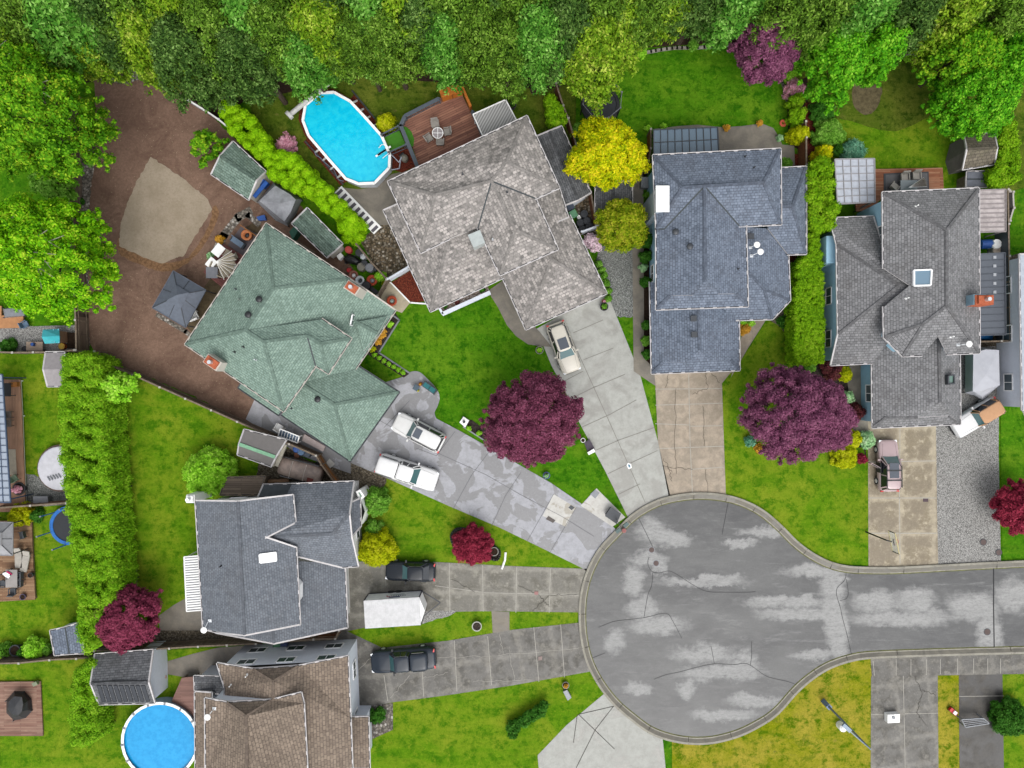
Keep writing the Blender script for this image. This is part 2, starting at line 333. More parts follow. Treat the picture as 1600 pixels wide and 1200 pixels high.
def m_planks(name, ang, c1, c2, gap, wd=.14, ln=3.0, spec=.3, rough=.7):
    d = ND(name); v = d.mp(d.pos, rot=(0, 0, -ang)); x = d.n('ShaderNodeTexBrick'); d.L(v, x.inputs['Vector']); x.inputs['Scale'].default_value = 1
    x.inputs['Brick Width'].default_value = ln; x.inputs['Row Height'].default_value = wd; x.inputs['Mortar Size'].default_value = wd*.07; x.inputs['Color1'].default_value = c1; x.inputs['Color2'].default_value = c2; x.inputs['Mortar'].default_value = gap
    s = d.noise(1.6, 5, .7, .4, d.mp(v, sc=(.3, 1.6, 1))); c = d.mix(d.math('MULTIPLY', d.step(s, .42, .7), .6), x.outputs[0], dk(c1, .55)); n = d.noise(.5, 4, .6); c = d.mix(d.math('MULTIPLY', d.step(n, .45, .7), .4), c, dk(c2, .75))
    return d.fin(c, rough, spec)
def rad(px_dx, px_dy): return math.atan2(-px_dy, px_dx)
D_B = m_planks('red_brown_deck', rad(110, -52), S(140, 92, 78), S(196, 142, 116), S(84, 54, 44), .2, 4); D_D = m_planks('orange_deck', 0, S(178, 108, 74), S(214, 160, 124), S(96, 52, 34)); D_L = m_planks('tan_composite_deck', math.pi/2, S(182, 140, 112), S(190, 148, 120), S(150, 112, 90)); D_W = m_planks('weathered_deck', 0, S(140, 100, 70), S(196, 160, 124), S(80, 54, 38)); D_F = m_planks('pinkish_deck', 0, S(150, 112, 100), S(168, 128, 116), S(112, 78, 70)); D_A = m_planks('red_deck', rad(60, 46), S(140, 84, 80), S(176, 110, 104), S(84, 46, 44)); D_O = m_planks('bright_cedar', rad(110, -52), S(212, 120, 36), S(226, 138, 50), S(150, 80, 24))
D_X = m_planks('plank_pad', 0, S(150, 108, 92), S(186, 150, 130), S(96, 68, 56), .16)
FEN = m_planks('fence_boards', math.pi/2, S(112, 96, 82), S(140, 122, 106), S(60, 50, 42), .16); FENR = plain('fence_red_brown', S(150, 96, 66), .8, .2, var=.25); FENP = plain('fence_post_top', S(206, 200, 190), .7); WOODP = plain('aged_wood', S(146, 130, 112), .85, .2, var=.3, sc=4); WOODO = plain('orange_wood', S(176, 116, 60), .8, .2, var=.25)
def m_leaf(name, cs, trans=.3):
    d = ND(name); r = d.rnd(); n = d.noise(.9, 3, .6)
    k = len(cs); c = d.ramp(d.math('ADD', d.math('MULTIPLY', r, .66), d.math('MULTIPLY', d.step(n, .3, .7), .34)), [(i/(k-1), c_) for i, c_ in enumerate(cs)])
    d.fin(c, .7, .08); tb = d.n('ShaderNodeBsdfTranslucent'); d.L(c, tb.inputs[0]); mx = d.n('ShaderNodeMixShader'); mx.inputs[0].default_value = trans
    out = d.t.nodes['Material Output']; d.L(d.b.outputs[0], mx.inputs[1]); d.L(tb.outputs[0], mx.inputs[2]); d.L(mx.outputs[0], out.inputs[0]); return d.mat
LK = .86
def LS(*a): return S(*a, K=LK)
LF = dict(
    lime=m_leaf('leaf_lime', [LS(38, 88, 8), LS(74, 132, 14), LS(112, 168, 26), LS(176, 194, 50)]),
    lime2=m_leaf('leaf_bright_lime', [LS(50, 110, 6), LS(96, 164, 12), LS(136, 196, 20), LS(190, 212, 60)]),
    forest=m_leaf('leaf_forest', [LS(34, 58, 12), LS(64, 96, 22), LS(96, 134, 36), LS(146, 176, 78)], .2),
    fdark=m_leaf('leaf_forest_dark', [LS(26, 48, 16), LS(50, 80, 28), LS(80, 112, 44), LS(126, 156, 86)], .2),
    fgreen=m_leaf('leaf_forest_fresh', [LS(34, 74, 16), LS(62, 116, 30), LS(98, 150, 52), LS(150, 196, 100)], .2),
    flight=m_leaf('leaf_forest_light', [LS(46, 82, 8), LS(90, 128, 18), LS(128, 160, 34), LS(180, 192, 84)], .2),
    maple=m_leaf('leaf_maple_green', [LS(34, 92, 8), LS(66, 138, 16), LS(104, 176, 26), LS(148, 200, 60)]),
    purple=m_leaf('leaf_plum', [LS(70, 34, 50), LS(108, 54, 76), LS(138, 72, 98), LS(168, 104, 130)]),
    purple2=m_leaf('leaf_plum_grey', [LS(78, 40, 62), LS(116, 62, 92), LS(140, 84, 112), LS(164, 108, 134)]),
    red=m_leaf('leaf_crimson', [LS(96, 24, 44), LS(130, 38, 58), LS(152, 48, 70), LS(172, 70, 90)]),
    redb=m_leaf('leaf_maroon', [LS(90, 30, 52), LS(124, 50, 74), LS(146, 64, 90), LS(160, 80, 104)]),
    dred=m_leaf('leaf_dark_red', [LS(60, 30, 36), LS(88, 44, 48), LS(110, 54, 58), LS(86, 76, 52)]),
    yellow=m_leaf('leaf_gold', [LS(96, 138, 6), LS(172, 188, 8), LS(218, 212, 16), LS(236, 206, 50)]),
    olive=m_leaf('leaf_olive', [LS(70, 104, 6), LS(116, 140, 12), LS(150, 160, 30), LS(176, 162, 60)]),
    ygreen=m_leaf('leaf_yellow_green', [LS(120, 140, 4), LS(162, 174, 6), LS(184, 190, 16), LS(206, 200, 60)]),
    hedge=m_leaf('leaf_cedar_bright', [LS(90, 138, 4), LS(122, 176, 8), LS(148, 200, 16), LS(176, 214, 40)]),
    hedge2=m_leaf('leaf_cedar', [LS(74, 124, 14), LS(106, 160, 22), LS(134, 182, 32), LS(162, 196, 60)]),
    hedge3=m_leaf('leaf_clipped_hedge', [LS(72, 118, 8), LS(104, 152, 14), LS(128, 174, 20), LS(158, 188, 50)]),
    shrub=m_leaf('leaf_shrub_mid', [LS(60, 110, 20), LS(92, 146, 40), LS(120, 172, 60), LS(150, 190, 90)]),
    bright=m_leaf('leaf_light_shrub', [LS(98, 160, 20), LS(132, 196, 40), LS(160, 216, 60), LS(190, 224, 100)]),
    dark=m_leaf('leaf_dark_green', [LS(30, 70, 14), LS(48, 98, 24), LS(66, 120, 34), LS(92, 140, 56)]),
    pale=m_leaf('leaf_silver', [LS(110, 160, 110), LS(140, 190, 130), LS(176, 212, 160), LS(206, 226, 190)]),
    teal=m_leaf('leaf_blue_spruce', [LS(60, 120, 96), LS(90, 150, 120), LS(116, 170, 140), LS(150, 190, 160)]),
    orange=m_leaf('leaf_orange', [LS(150, 110, 20), LS(200, 150, 50), LS(220, 170, 70), LS(180, 130, 50)]),
    pink=m_leaf('leaf_pink_bloom', [LS(100, 130, 50), LS(210, 140, 160), LS(230, 170, 190), LS(244, 210, 220)]),
    pinkw=m_leaf('leaf_pale_pink_bloom', [LS(90, 130, 40), LS(226, 196, 210), LS(244, 220, 232), LS(250, 236, 240)]),
)
TRK = plain('tree_bark', S(96, 84, 72), .95, .1, var=.35, sc=6); TRKL = plain('pale_branch_bark', S(176, 170, 156), .9, .1, var=.2, sc=6)
# ---------------------------------------------------------------- foliage
ICO = None
def ico():
    global ICO
    if ICO is None:
        bm = bmesh.new(); bmesh.ops.create_icosphere(bm, subdivisions=1, radius=1)
        bm.verts.ensure_lookup_table(); ICO = (np.array([v.co[:] for v in bm.verts]), [[v.index for v in f.verts] for f in bm.faces]); bm.free()
    return ICO
def leaf_mesh(name, C_, R_, mat, seed=0, ls=(.3, .17), cover=1.5, core=.72, upbias=.35, spiky=0.0, lo=-.35, tight=False):
    """thousands of small leaf faces spread over many overlapping clumps (centres C_, radii R_)"""
    g = np.random.default_rng(seed); C_ = np.array(C_, float); R_ = np.array(R_, float)
    cnt = np.maximum(6, (cover*4*math.pi*R_**2*.68/(ls[0]*ls[1]*.7))).astype(int)
    ci = np.repeat(C_, cnt, 0); ri = np.repeat(R_, cnt)
    n = len(ri); z = g.uniform(lo, 1, n); t = g.uniform(0, 2*math.pi, n); q = np.sqrt(1-z*z)
    d = np.stack([q*np.cos(t), q*np.sin(t), z], 1)
    rr = ri*(g.uniform(.92, 1.05, n) if tight else g.uniform(.72, 1.1+spiky, n)); p = ci+d*rr[:, None]
    nn = d+g.normal(0, .42, (n, 3)); nn[:, 2] += upbias; nn /= np.linalg.norm(nn, axis=1)[:, None]
    a = np.cross(nn, g.normal(0, 1, (n, 3)) + (d*2.5 if spiky else 0)); a /= np.linalg.norm(a, axis=1)[:, None]; b = np.cross(nn, a)
    if spiky: a, b = b, a
    s = g.uniform(.65, 1.3, n)[:, None]; l = ls[0]*s/2; w_ = ls[1]*s/2
    quad = np.stack([p-a*l, p+b*w_-a*l*.1, p+a*l, p-b*w_-a*l*.1], 1).reshape(-1, 3)
    idx = np.arange(n*4).reshape(-1, 4)
    iv, fc = ico(); K = len(C_)
    core_v = (C_[:, None, :]+iv[None]*R_[:, None, None]*(.93 if tight else core)*g.uniform(.96, 1.03, (K, len(iv), 1))).reshape(-1, 3)
    f3 = np.array(fc); core_f = (f3[None]+(np.arange(K)*len(iv))[:, None, None]).reshape(-1, 3)+n*4
    vs = np.concatenate([quad, core_v]) if core > 0 else quad
    me = bpy.data.meshes.new(name); nf = n+(len(core_f) if core > 0 else 0)
    loops = np.concatenate([idx.ravel(), core_f.ravel()]) if core > 0 else idx.ravel()
    st = np.concatenate([np.arange(n)*4, n*4+np.arange(len(core_f))*3]) if core > 0 else np.arange(n)*4
    me.vertices.add(len(vs)); me.vertices.foreach_set('co', vs.astype(np.float32).ravel())
    me.loops.add(len(loops)); me.loops.foreach_set('vertex_index', loops.astype(np.int32))
    me.polygons.add(nf); me.polygons.foreach_set('loop_start', st.astype(np.int32))
    me.materials.append(mat); me.update(calc_edges=True); me.validate()
    return me
def dome(R, hc, n, r0, seed, squash=1.0, fingers=0, irr=.18, ax=(1, 1)):
    """clump centres over an uneven dome: R plan radius, hc height of the crown"""
    g = random.Random(seed); C_ = []; R_ = []
    ph = [g.uniform(0, 6.28) for _ in range(4)]
    edge = lambda t: 1+irr*(.5*math.sin(2*t+ph[0])+.4*math.sin(3*t+ph[1])+.4*math.sin(5*t+ph[2])+.3*math.sin(9*t+ph[3]))
    for i in range(n):
        k = math.sqrt((i+.5)/n); t = i*2.39996+g.uniform(-.25, .25); rr = k*edge(t)*(R-r0*.6)
        z = hc*math.sqrt(max(0, 1-min(1, k)**2*.97))+g.uniform(-.5, .5)*r0*1.4
        s = r0*g.uniform(.7, 1.3)
        C_.append((rr*math.cos(t)*ax[0], rr*math.sin(t)*ax[1], z*squash)); R_.append(s)
    for i in range(n//2):      # lower ring, fills the sides
        t = g.uniform(0, 6.28); k = g.uniform(.65, .96)
        C_.append((k*edge(t)*(R-r0)*math.cos(t)*ax[0], k*edge(t)*(R-r0)*math.sin(t)*ax[1], hc*g.uniform(-.25, .35))); R_.append(r0*g.uniform(.7, 1.1))
    if fingers:
        for i in range(fingers):
            t = g.uniform(0, 6.28); k = edge(t)*R
            for j in range(4):
                q = k*(.83+.065*j); s = r0*(.62-.12*j)
                C_.append((q*math.cos(t)*ax[0]+g.uniform(-.2, .2), q*math.sin(t)*ax[1]+g.uniform(-.2, .2), hc*(.45-.1*j)*g.uniform(.2, 1.3))); R_.append(max(.22, s))
    return C_, R_
def trunk_mb(h, r, lean, seed, limbs=5, reach=2.5, top=.75):
    g = random.Random(seed); m = MB(); p = [(0, 0, 0), (lean*.3, .1, h*.35), (lean, 0, h*top)]
    m.cyl(p[0], p[1], r, r*.8, 9); m.cyl(p[1], p[2], r*.8, r*.35, 9)
    for i in range(limbs):
        t = 6.28*i/limbs+g.uniform(-.4, .4); z = h*g.uniform(.32, .6); e = (reach*math.cos(t), reach*math.sin(t), z+h*g.uniform(.1, .22))
        m.cyl((lean*.4, 0, z), e, r*.4, r*.16, 6)
        for q in (-.5, .5): m.cyl(e, (e[0]+reach*.5*math.cos(t+q), e[1]+reach*.5*math.sin(t+q), e[2]+h*.07), r*.16, r*.05, 5)
    return m
TREES = {}
def tree(name, label, cat, u, v, rpx, h, leaf, seed, group=None, ax=(1, 1), clump=.85, n=None, ls=(.27, .16), cover=1.3, fingers=14, ch=.5, share=None, rot=0, irr=.18, limbs=5, spiky=0, baretwigs=0, zc=.62, core=.72):
    zc_ = h*zc; R = rpx*(H-zc_)/F; x, y, _ = P(u, v, zc_)
    t = thing(name, label, cat, (x, y, 0), rot, group)
    if share and share in TREES:
        R0, h0, me, tm = TREES[share]
        c = bpy.data.objects.new('crown', me); COL.objects.link(c); c.parent = t; k = bpy.data.objects.new('trunk', tm); COL.objects.link(k); k.parent = t
        s = R/R0; t.scale = (s, s, h/h0); return t
    n = n or int(max(14, 2.2*(R/clump)**2))
    C_, R_ = dome(R, h*ch, n, clump, seed, 1, fingers, irr, ax)
    z0 = h*(1-ch)-clump*.7; C_ = [(a, b, c+z0) for a, b, c in C_]
    me = leaf_mesh('crown', C_, R_, LF[leaf], seed, ls, cover, core, spiky=spiky)
    c = bpy.data.objects.new('crown', me); COL.objects.link(c); c.parent = t
    tm = trunk_mb(h*.9, max(.1, h*.022), .2, seed, limbs, R*.5)
    if baretwigs:
        g = random.Random(seed+5)
        for i in range(baretwigs):
            a = g.uniform(0, 6.28); r0 = g.uniform(.1, .4)*R; e = g.uniform(.5, .8)*R; zz = h*g.uniform(.9, 1.0)
            p0 = (r0*math.cos(a), r0*math.sin(a), zz*.94); p1 = (e*math.cos(a+.15), e*math.sin(a+.15), zz*.93)
            bt = MB() if i == 0 else bt
            bt.cyl(p0, p1, .055, .02, 5, 0); bt.cyl(((p0[0]+p1[0])/2, (p0[1]+p1[1])/2, zz*.935), (e*math.cos(a-.2), e*math.sin(a-.2), zz*.93), .035, .015, 5, 0)
    if baretwigs: q = bt.obj('bare_branches', TRKL, t, local=True)
    k = tm.obj('trunk', [TRK, TRKL], t, local=True)
    if share: TREES[share] = (R, h, me, k.data)
    return t
def shrub(name, label, u, v, rpx, h, leaf, seed, cat='shrub', group=None, ax=(1, 1), clump=.3, ls=(.16, .1), cover=1.25, share=None, irr=.08, n=None, spiky=0, tight=False):
    """low plant: foliage reaches the ground, short stems inside"""
    R = rpx*(H-h*.6)/F; x, y, _ = P(u, v, h*.6)
    t = thing(name, label, cat, (x, y, 0), 0, group)
    if share and share in TREES:
        R0, h0, me, tm = TREES[share]; s = R/R0; t.scale = (s, s, h/h0); t.rotation_euler = (0, 0, seed)
        for nm, dd in (('foliage', me), ('stem', tm)):
            c = bpy.data.objects.new(nm, dd); COL.objects.link(c); c.parent = t
        return t
    cl = min(clump, R*.5); n = n or int(max(10, 2.4*(R/cl)**2)); C_, R_ = dome(R, h-cl, n, cl, seed, 1, 0, irr, ax)
    C_ = [(a, b, max(cl*.3, c)) for a, b, c in C_]
    me = leaf_mesh('foliage', C_, R_, LF[leaf], seed, ls, cover, .8, spiky=spiky, tight=tight)
    c = bpy.data.objects.new('foliage', me); COL.objects.link(c); c.parent = t
    g = random.Random(seed); tm = MB()
    for i in range(5): a = i*1.256; tm.cyl((.04*math.cos(a), .04*math.sin(a), 0), (R*.5*math.cos(a), R*.5*math.sin(a), h*.7), .035, .012, 6)
    k = tm.obj('stem', TRK, t, local=True)
    if share: TREES[share] = (R, h, me, k.data)
    return t
def inside(p, poly):
    c = False; j = len(poly)-1
    for i in range(len(poly)):
        a, b = poly[i], poly[j]
        if (a[1] > p[1]) != (b[1] > p[1]) and p[0] < (b[0]-a[0])*(p[1]-a[1])/(b[1]-a[1])+a[0]: c = not c
        j = i
    return c
def hedge(name, label, pts, h, leaf, seed, clump=.5, ls=(.2, .12), cover=1.2, rough=.3, group=None, step=1.0, spiky=0, cat='hedge', tight=False, sep=0):
    """row of cedars grown together; pts outline its top in photo pixels"""
    poly = PX(pts, h*.92); g = random.Random(seed); C_ = []; R_ = []
    x0, x1 = min(p[0] for p in poly), max(p[0] for p in poly); y0, y1 = min(p[1] for p in poly), max(p[1] for p in poly)
    cx, cy = (x0+x1)/2, (y0+y1)/2; s = clump*1.15*step; inn = offset(poly, clump*.95); core_ = offset(poly, clump*.6)
    y = y0
    while y < y1:
        x = x0
        while x < x1:
            q = (x+g.uniform(-.4, .4)*s, y+g.uniform(-.4, .4)*s)
            if inside(q, core_):
                r = clump*g.uniform(.75, 1.25); C_.append((q[0]-cx, q[1]-cy, h-r*.9+g.uniform(-1, .4)*rough-(1.1*abs(math.cos(math.pi*(q[1]+.35*math.sin(q[0]*1.7)+.2*(q[0]-cx))/sep))**8 if sep else 0))); R_.append(r)
            x += s
        y += s
    for i in range(len(inn)):
        a, b = Vector(inn[i]), Vector(inn[(i+1) % len(inn)]); L = (b-a).length; k = max(1, int(L/s))
        for j in range(k):
            p = a.lerp(b, (j+.5)/k); zz = h*.86
            while zz > .3:
                C_.append((p.x-cx+g.uniform(-.15, .15), p.y-cy+g.uniform(-.15, .15), zz)); R_.append(clump*g.uniform(.8, 1.1)); zz -= clump*1.3
    t = thing(name, label, cat, (cx, cy, 0), 0, group)
    c = bpy.data.objects.new('foliage', leaf_mesh('foliage', C_, R_, LF[leaf], seed, ls, cover, .8, spiky=spiky, tight=tight)); COL.objects.link(c); c.parent = t
    tm = MB()
    for p in inn: tm.cyl((p[0]-cx, p[1]-cy, 0), (p[0]-cx, p[1]-cy, h*.7), .07, .03, 6)
    tm.obj('stem', TRK, t, local=True)
    return t
# ---------------------------------------------------------------- roofs, walls, houses
def solve(pts, faces, pitch):
    z = {k: (p[2] if len(p) > 2 else None) for k, p in pts.items()}
    for _ in range(6):
        upd = {}
        for f in faces:
            s = pitch
            if isinstance(f[-1], float): s = f[-1]; f = f[:-1]
            a, b = f[0], f[1]
            if z[a] is None or z[b] is None: continue
            A = Vector(P(*pts[a][:2], z[a])); B = Vector(P(*pts[b][:2], z[b])); e = (B-A); e.z = 0; e.normalize(); n = Vector((-e.y, e.x, 0))
            ce = sum((Vector(P(*pts[k][:2], 5)) for k in f), Vector())/len(f)
            if (ce-A).dot(n) < 0: n = -n
            for k in f[2:]:
                if z[k] is None:
                    u, v = pts[k][:2]; d = Vector(((u-800)/F, -(v-600)/F, 0)); dn = d.dot(n)
                    upd.setdefault(k, []).append((z[a]+s*(H*dn-A.dot(n)))/(1+s*dn))
        if not upd: break
        for k, l in upd.items(): z[k] = sum(l)/len(l)
    return z
def build_roof(root, name, pts, faces, pitch, mat, th=.16, capmat=None, gutters=True, skip=(), caps=True, gut=GUTW, label=None):
    z = solve(pts, faces, pitch); W = {k: Vector(P(p[0], p[1], z[k] if z[k] is not None else 4)) for k, p in pts.items()}
    m = MB(); tris = []; edges = {}
    for f in faces:
        f = [k for k in f if not isinstance(k, float)]
        a, b = W[f[0]], W[f[1]]; e = b-a; e.z = 0; e.normalize(); n = Vector((-e.y, e.x, 0)); ce = sum((W[k] for k in f), Vector())/len(f)
        if (ce-a).dot(n) < 0: n = -n
        uvs = [((W[k]-a).dot(e), math.copysign(math.hypot((W[k]-a).dot(n), W[k].z-a.z), (W[k]-a).dot(n))) for k in f]
        loop = [W[k] for k in f]; A = sum(loop[i].x*loop[(i+1) % len(f)].y-loop[(i+1) % len(f)].x*loop[i].y for i in range(len(f)))
        ff, uu = (f, uvs) if A > 0 else (f[::-1], uvs[::-1])
        top = [W[k] for k in ff]
        tr = tessellate_polygon([[Vector((p.x, p.y, 0)) for p in top]])
        for t in tr:
            t = list(t); q = [top[i] for i in t]
            if (q[1]-q[0]).cross(q[2]-q[0]).z < 0: t = t[::-1]
            m.add([top[i] for i in t], [(0, 1, 2)], 0, [[uu[i] for i in t]]); m.add([top[i]-Vector((0, 0, th)) for i in t], [(2, 1, 0)], 1)
            tris.append([top[i] for i in t])
        for i in range(len(ff)):
            k0, k1 = ff[i], ff[(i+1) % len(ff)]; edges.setdefault(tuple(sorted((k0, k1))), []).append((k0, k1, f, ce))
    roof = None; gm = MB(); cm = MB(); vm = MB()
    for key, l in edges.items():
        a, b = W[l[0][0]], W[l[0][1]]
        if len(l) == 1:
            dz = Vector((0, 0, th)); m.add([a, b, b-dz, a-dz], [(3, 2, 1, 0)], 1)
            if gutters and key not in skip and (key[1], key[0]) not in skip:
                e = (b-a); e2 = Vector((e.x, e.y, 0)).normalized(); o = Vector((e2.y, -e2.x, 0))*.045
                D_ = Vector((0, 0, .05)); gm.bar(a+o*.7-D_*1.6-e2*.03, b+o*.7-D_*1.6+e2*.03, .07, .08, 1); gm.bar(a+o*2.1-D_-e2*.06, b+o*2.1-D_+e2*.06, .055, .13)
                if abs(a.z-b.z) < .15:
                    L_ = (b-a).length; k_ = int(L_/1.05)
                    for q_ in range(k_): p_ = a.lerp(b, (q_+.5)/k_); gm.box(p_+o*1.2-Vector((0, 0, .03)), (.32, .1, .05), math.atan2(e2.y, e2.x))
                else: gm.bar(a+o*.9-D_*.6, b+o*.9-D_*.6, .09, .08)
        elif caps:
            c1, c2 = l[0][3], l[1][3]; mid = (a+b)/2; e = (b-a).normalized()
            out = (mid-c1)-e*(mid-c1).dot(e); convex = (mid.z - (c1.z+c2.z)/2) > abs(0) and True
            # height of the line against the two face centres, measured square to it
            h1 = c1-(a+e*(c1-a).dot(e)); h2 = c2-(a+e*(c2-a).dot(e)); convex = (h1.z/max(.3, Vector((h1.x, h1.y)).length)+h2.z/max(.3, Vector((h2.x, h2.y)).length)) < -.02
            if convex: cm.bar(a+Vector((0, 0, .02)), b+Vector((0, 0, .02)), .24, .05)
            else: vm.bar(a+Vector((0, 0, .015)), b+Vector((0, 0, .015)), .12, .03)
    roof = m.obj(name, [mat, GUTW], root, label)
    if cm.v: cm.obj('ridge_cap', capmat or mat, roof)
    if vm.v: vm.obj('valley_flashing', VALL, roof)
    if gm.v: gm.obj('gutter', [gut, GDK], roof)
    return roof, tris, W
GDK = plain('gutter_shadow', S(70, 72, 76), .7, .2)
VALL = plain('valley_metal', S(66, 74, 78), .6, .4)
def zat(tris, x, y):
    best = None
    for t in tris:
        a, b, c = t; d = (b.y-c.y)*(a.x-c.x)+(c.x-b.x)*(a.y-c.y)
        if abs(d) < 1e-9: continue
        l1 = ((b.y-c.y)*(x-c.x)+(c.x-b.x)*(y-c.y))/d; l2 = ((c.y-a.y)*(x-c.x)+(a.x-c.x)*(y-c.y))/d; l3 = 1-l1-l2
        if min(l1, l2, l3) > -.02:
            z = l1*a.z+l2*b.z+l3*c.z; best = z if best is None else min(best, z)
    return best
def build_walls(root, poly, ztop, tris, mat, inset=.45, z0=0.0, windows=True, door=None, garage=(), wall_label=None, th=.2):
    w_ = offset(poly, inset); A = sum(w_[i][0]*w_[(i+1) % len(w_)][1]-w_[(i+1) % len(w_)][0]*w_[i][1] for i in range(len(w_)))
    rev = A < 0
    if rev: w_ = w_[::-1]
    N = len(w_); m = MB(); wins = []
    for i in range(N):
        a, b = Vector(w_[i]), Vector(w_[(i+1) % N]); L = (b-a).length; k = max(1, int(L/.7)); prev = None
        for j in range(k+1):
            p = a.lerp(b, j/k); z = zat(tris, p.x, p.y) if tris else None; z = (ztop if z is None else z)-.12; z = max(z, z0+.5)
            if prev is not None: m.add([(prev[0].x, prev[0].y, z0), (p.x, p.y, z0), (p.x, p.y, z), (prev[0].x, prev[0].y, prev[1])], [(0, 1, 2, 3)])
            prev = (p, z)
        idx = (N-2-i) % N if rev else i
        if windows and L > 2.4 and idx not in garage:
            for zz in ([1.5] if ztop < 4 else [1.5, 4.1]):
                if zz+.8 > ztop or zz < z0: continue
                q = max(1, int(L/3.4))
                for j in range(q): wins.append((a.lerp(b, (j+.5)/q), (b-a).normalized(), zz, min(1.5, L*.3), 1.05))
        if idx in garage:
            c = a.lerp(b, .5); e = (b-a).normalized(); o = Vector((e.y, -e.x)); rz = math.atan2(e.y, e.x)
            g = MB(); W_ = min(5.0, L-.9); g.box((c.x+o.x*.02, c.y+o.y*.02, 1.08), (W_, .07, 2.15), rz)
            for q in range(1, 4): g.box((c.x+o.x*.065, c.y+o.y*.065, .54*q), (W_-.1, .03, .04), rz, 1)
            g.obj('garage_door', [WHT, GRM], root)
    m.sheet(w_, z0+.01); wall = m.obj('wall', mat, root, wall_label)
    for c, e, zz, ww, hh in wins:
        o = Vector((e.y, -e.x)); rz = math.atan2(e.y, e.x); f = MB(); p = (c.x+o.x*.02, c.y+o.y*.02)
        for s in (-1, 1):
            f.box((p[0]+e.x*s*ww/2, p[1]+e.y*s*ww/2, zz), (.08, .1, hh+.08), rz); f.box((p[0], p[1], zz+s*hh/2), (ww+.02, .1, .08), rz)
        f.box((p[0], p[1], zz), (.05, .07, hh), rz)
        fo = f.obj('window', FRM, root); g = MB(); g.box((p[0], p[1], zz), (ww-.06, .04, hh-.06), rz); g.obj('pane', GLS, fo)
    return wall
def house(name, label, cat, base, roofs, group=None):
    """roofs: list of dict(pts, faces, pitch, mat, walls=[dict(poly=[keys or px], z=, ...)])"""
    x, y, _ = P(*base); t = thing(name, label, cat, (x, y, 0), 0, group); out = []
    for r in roofs:
        ro, tris, W = build_roof(t, r.get('name', 'roof'), r['pts'], r['faces'], r.get('pitch', .4), r['mat'], skip=r.get('skip', ()), caps=r.get('caps', True), capmat=r.get('cap'), gut=r.get('gut', GUTW), gutters=r.get('gutters', True), label=r.get('label'))
        for wl in r.get('walls', ()):
            z = wl['z']; poly = [W[k][:2] if isinstance(k, str) else P(k[0], k[1], z)[:2] for k in wl['poly']]
            build_walls(t, poly, z, tris, wl['mat'], wl.get('inset', .45), wl.get('z0', 0.0), wl.get('win', True), None, wl.get('garage', ()))
        out.append((ro, tris, W))
    t['_'] = 0; del t['_']
    return t, out
def on_roof(tris, u, v, up=0.0):
    """point where the photo pixel meets that roof"""
    best = None
    for z10 in range(0, 110):
        z = 11-z10*.1; x, y, _ = P(u, v, z); q = zat(tris, x, y)
        if q is not None and q >= z-.06: best = (x, y, q); break
    if best is None: x, y, _ = P(u, v, 4); best = (x, y, 4)
    return (best[0], best[1], best[2]+up)
def skylight(root, tris, quad, mat=SKYL, h=.14, fr=FRM):
    p = [Vector(on_roof(tris, *q)) for q in quad]; m = MB(); g = MB(); up = Vector((0, 0, h))
    for i in range(4): m.bar(p[i]+up*.5, p[(i+1) % 4]+up*.5, .12, h+.04)
    f = m.obj('skylight', fr, root); g.add([q+up*.75 for q in p], [(0, 1, 2, 3) if (p[1]-p[0]).cross(p[2]-p[0]).z > 0 else (3, 2, 1, 0)]); g.obj('pane', mat, f)
def vent(root, tris, u, v, kind='pipe', mat=None):
    x, y, z = on_roof(tris, u, v); m = MB()
    if kind == 'round': m.lathe((x, y, z-.1), [(.2, 0), (.2, .3), (.27, .3), (.27, .36), (.2, .42), (0, .45)], 16); m.obj('roof_vent', mat or BLK, root, 'round black roof vent', True)
    elif kind == 'box': m.box((x, y, z+.05), (.42, .42, .3)); m.box((x, y, z+.22), (.5, .5, .05)); m.obj('roof_vent', mat or DKG, root)
    else: m.cyl((x, y, z-.1), (x, y, z+.4), .05, .05, 10); m.cyl((x, y, z-.05), (x, y, z+.06), .12, .06, 10); m.obj('vent_pipe', mat or DKG, root)
def dish(root, tris, u, v, du=8, dv=-3):
    x, y, z = on_roof(tris, u, v); x2, y2, _ = on_roof(tris, u+du, v+dv); d = MB(); m = MB(); m.cyl((x, y, z), (x, y, z+.45), .03, .03, 8); m.bar((x, y, z+.45), (x2, y2, z+.6), .04, .04); m.box((x, y, z+.03), (.3, .25, .04)); o = m.obj('dish_mount', STEEL, root)
    d.lathe((x2, y2, z+.5), [(0, .02), (.16, .04), (.26, .1), (.27, .12), (.14, .08), (0, .05)], 18); d.obj('satellite_dish', WHT, o, smooth=True)
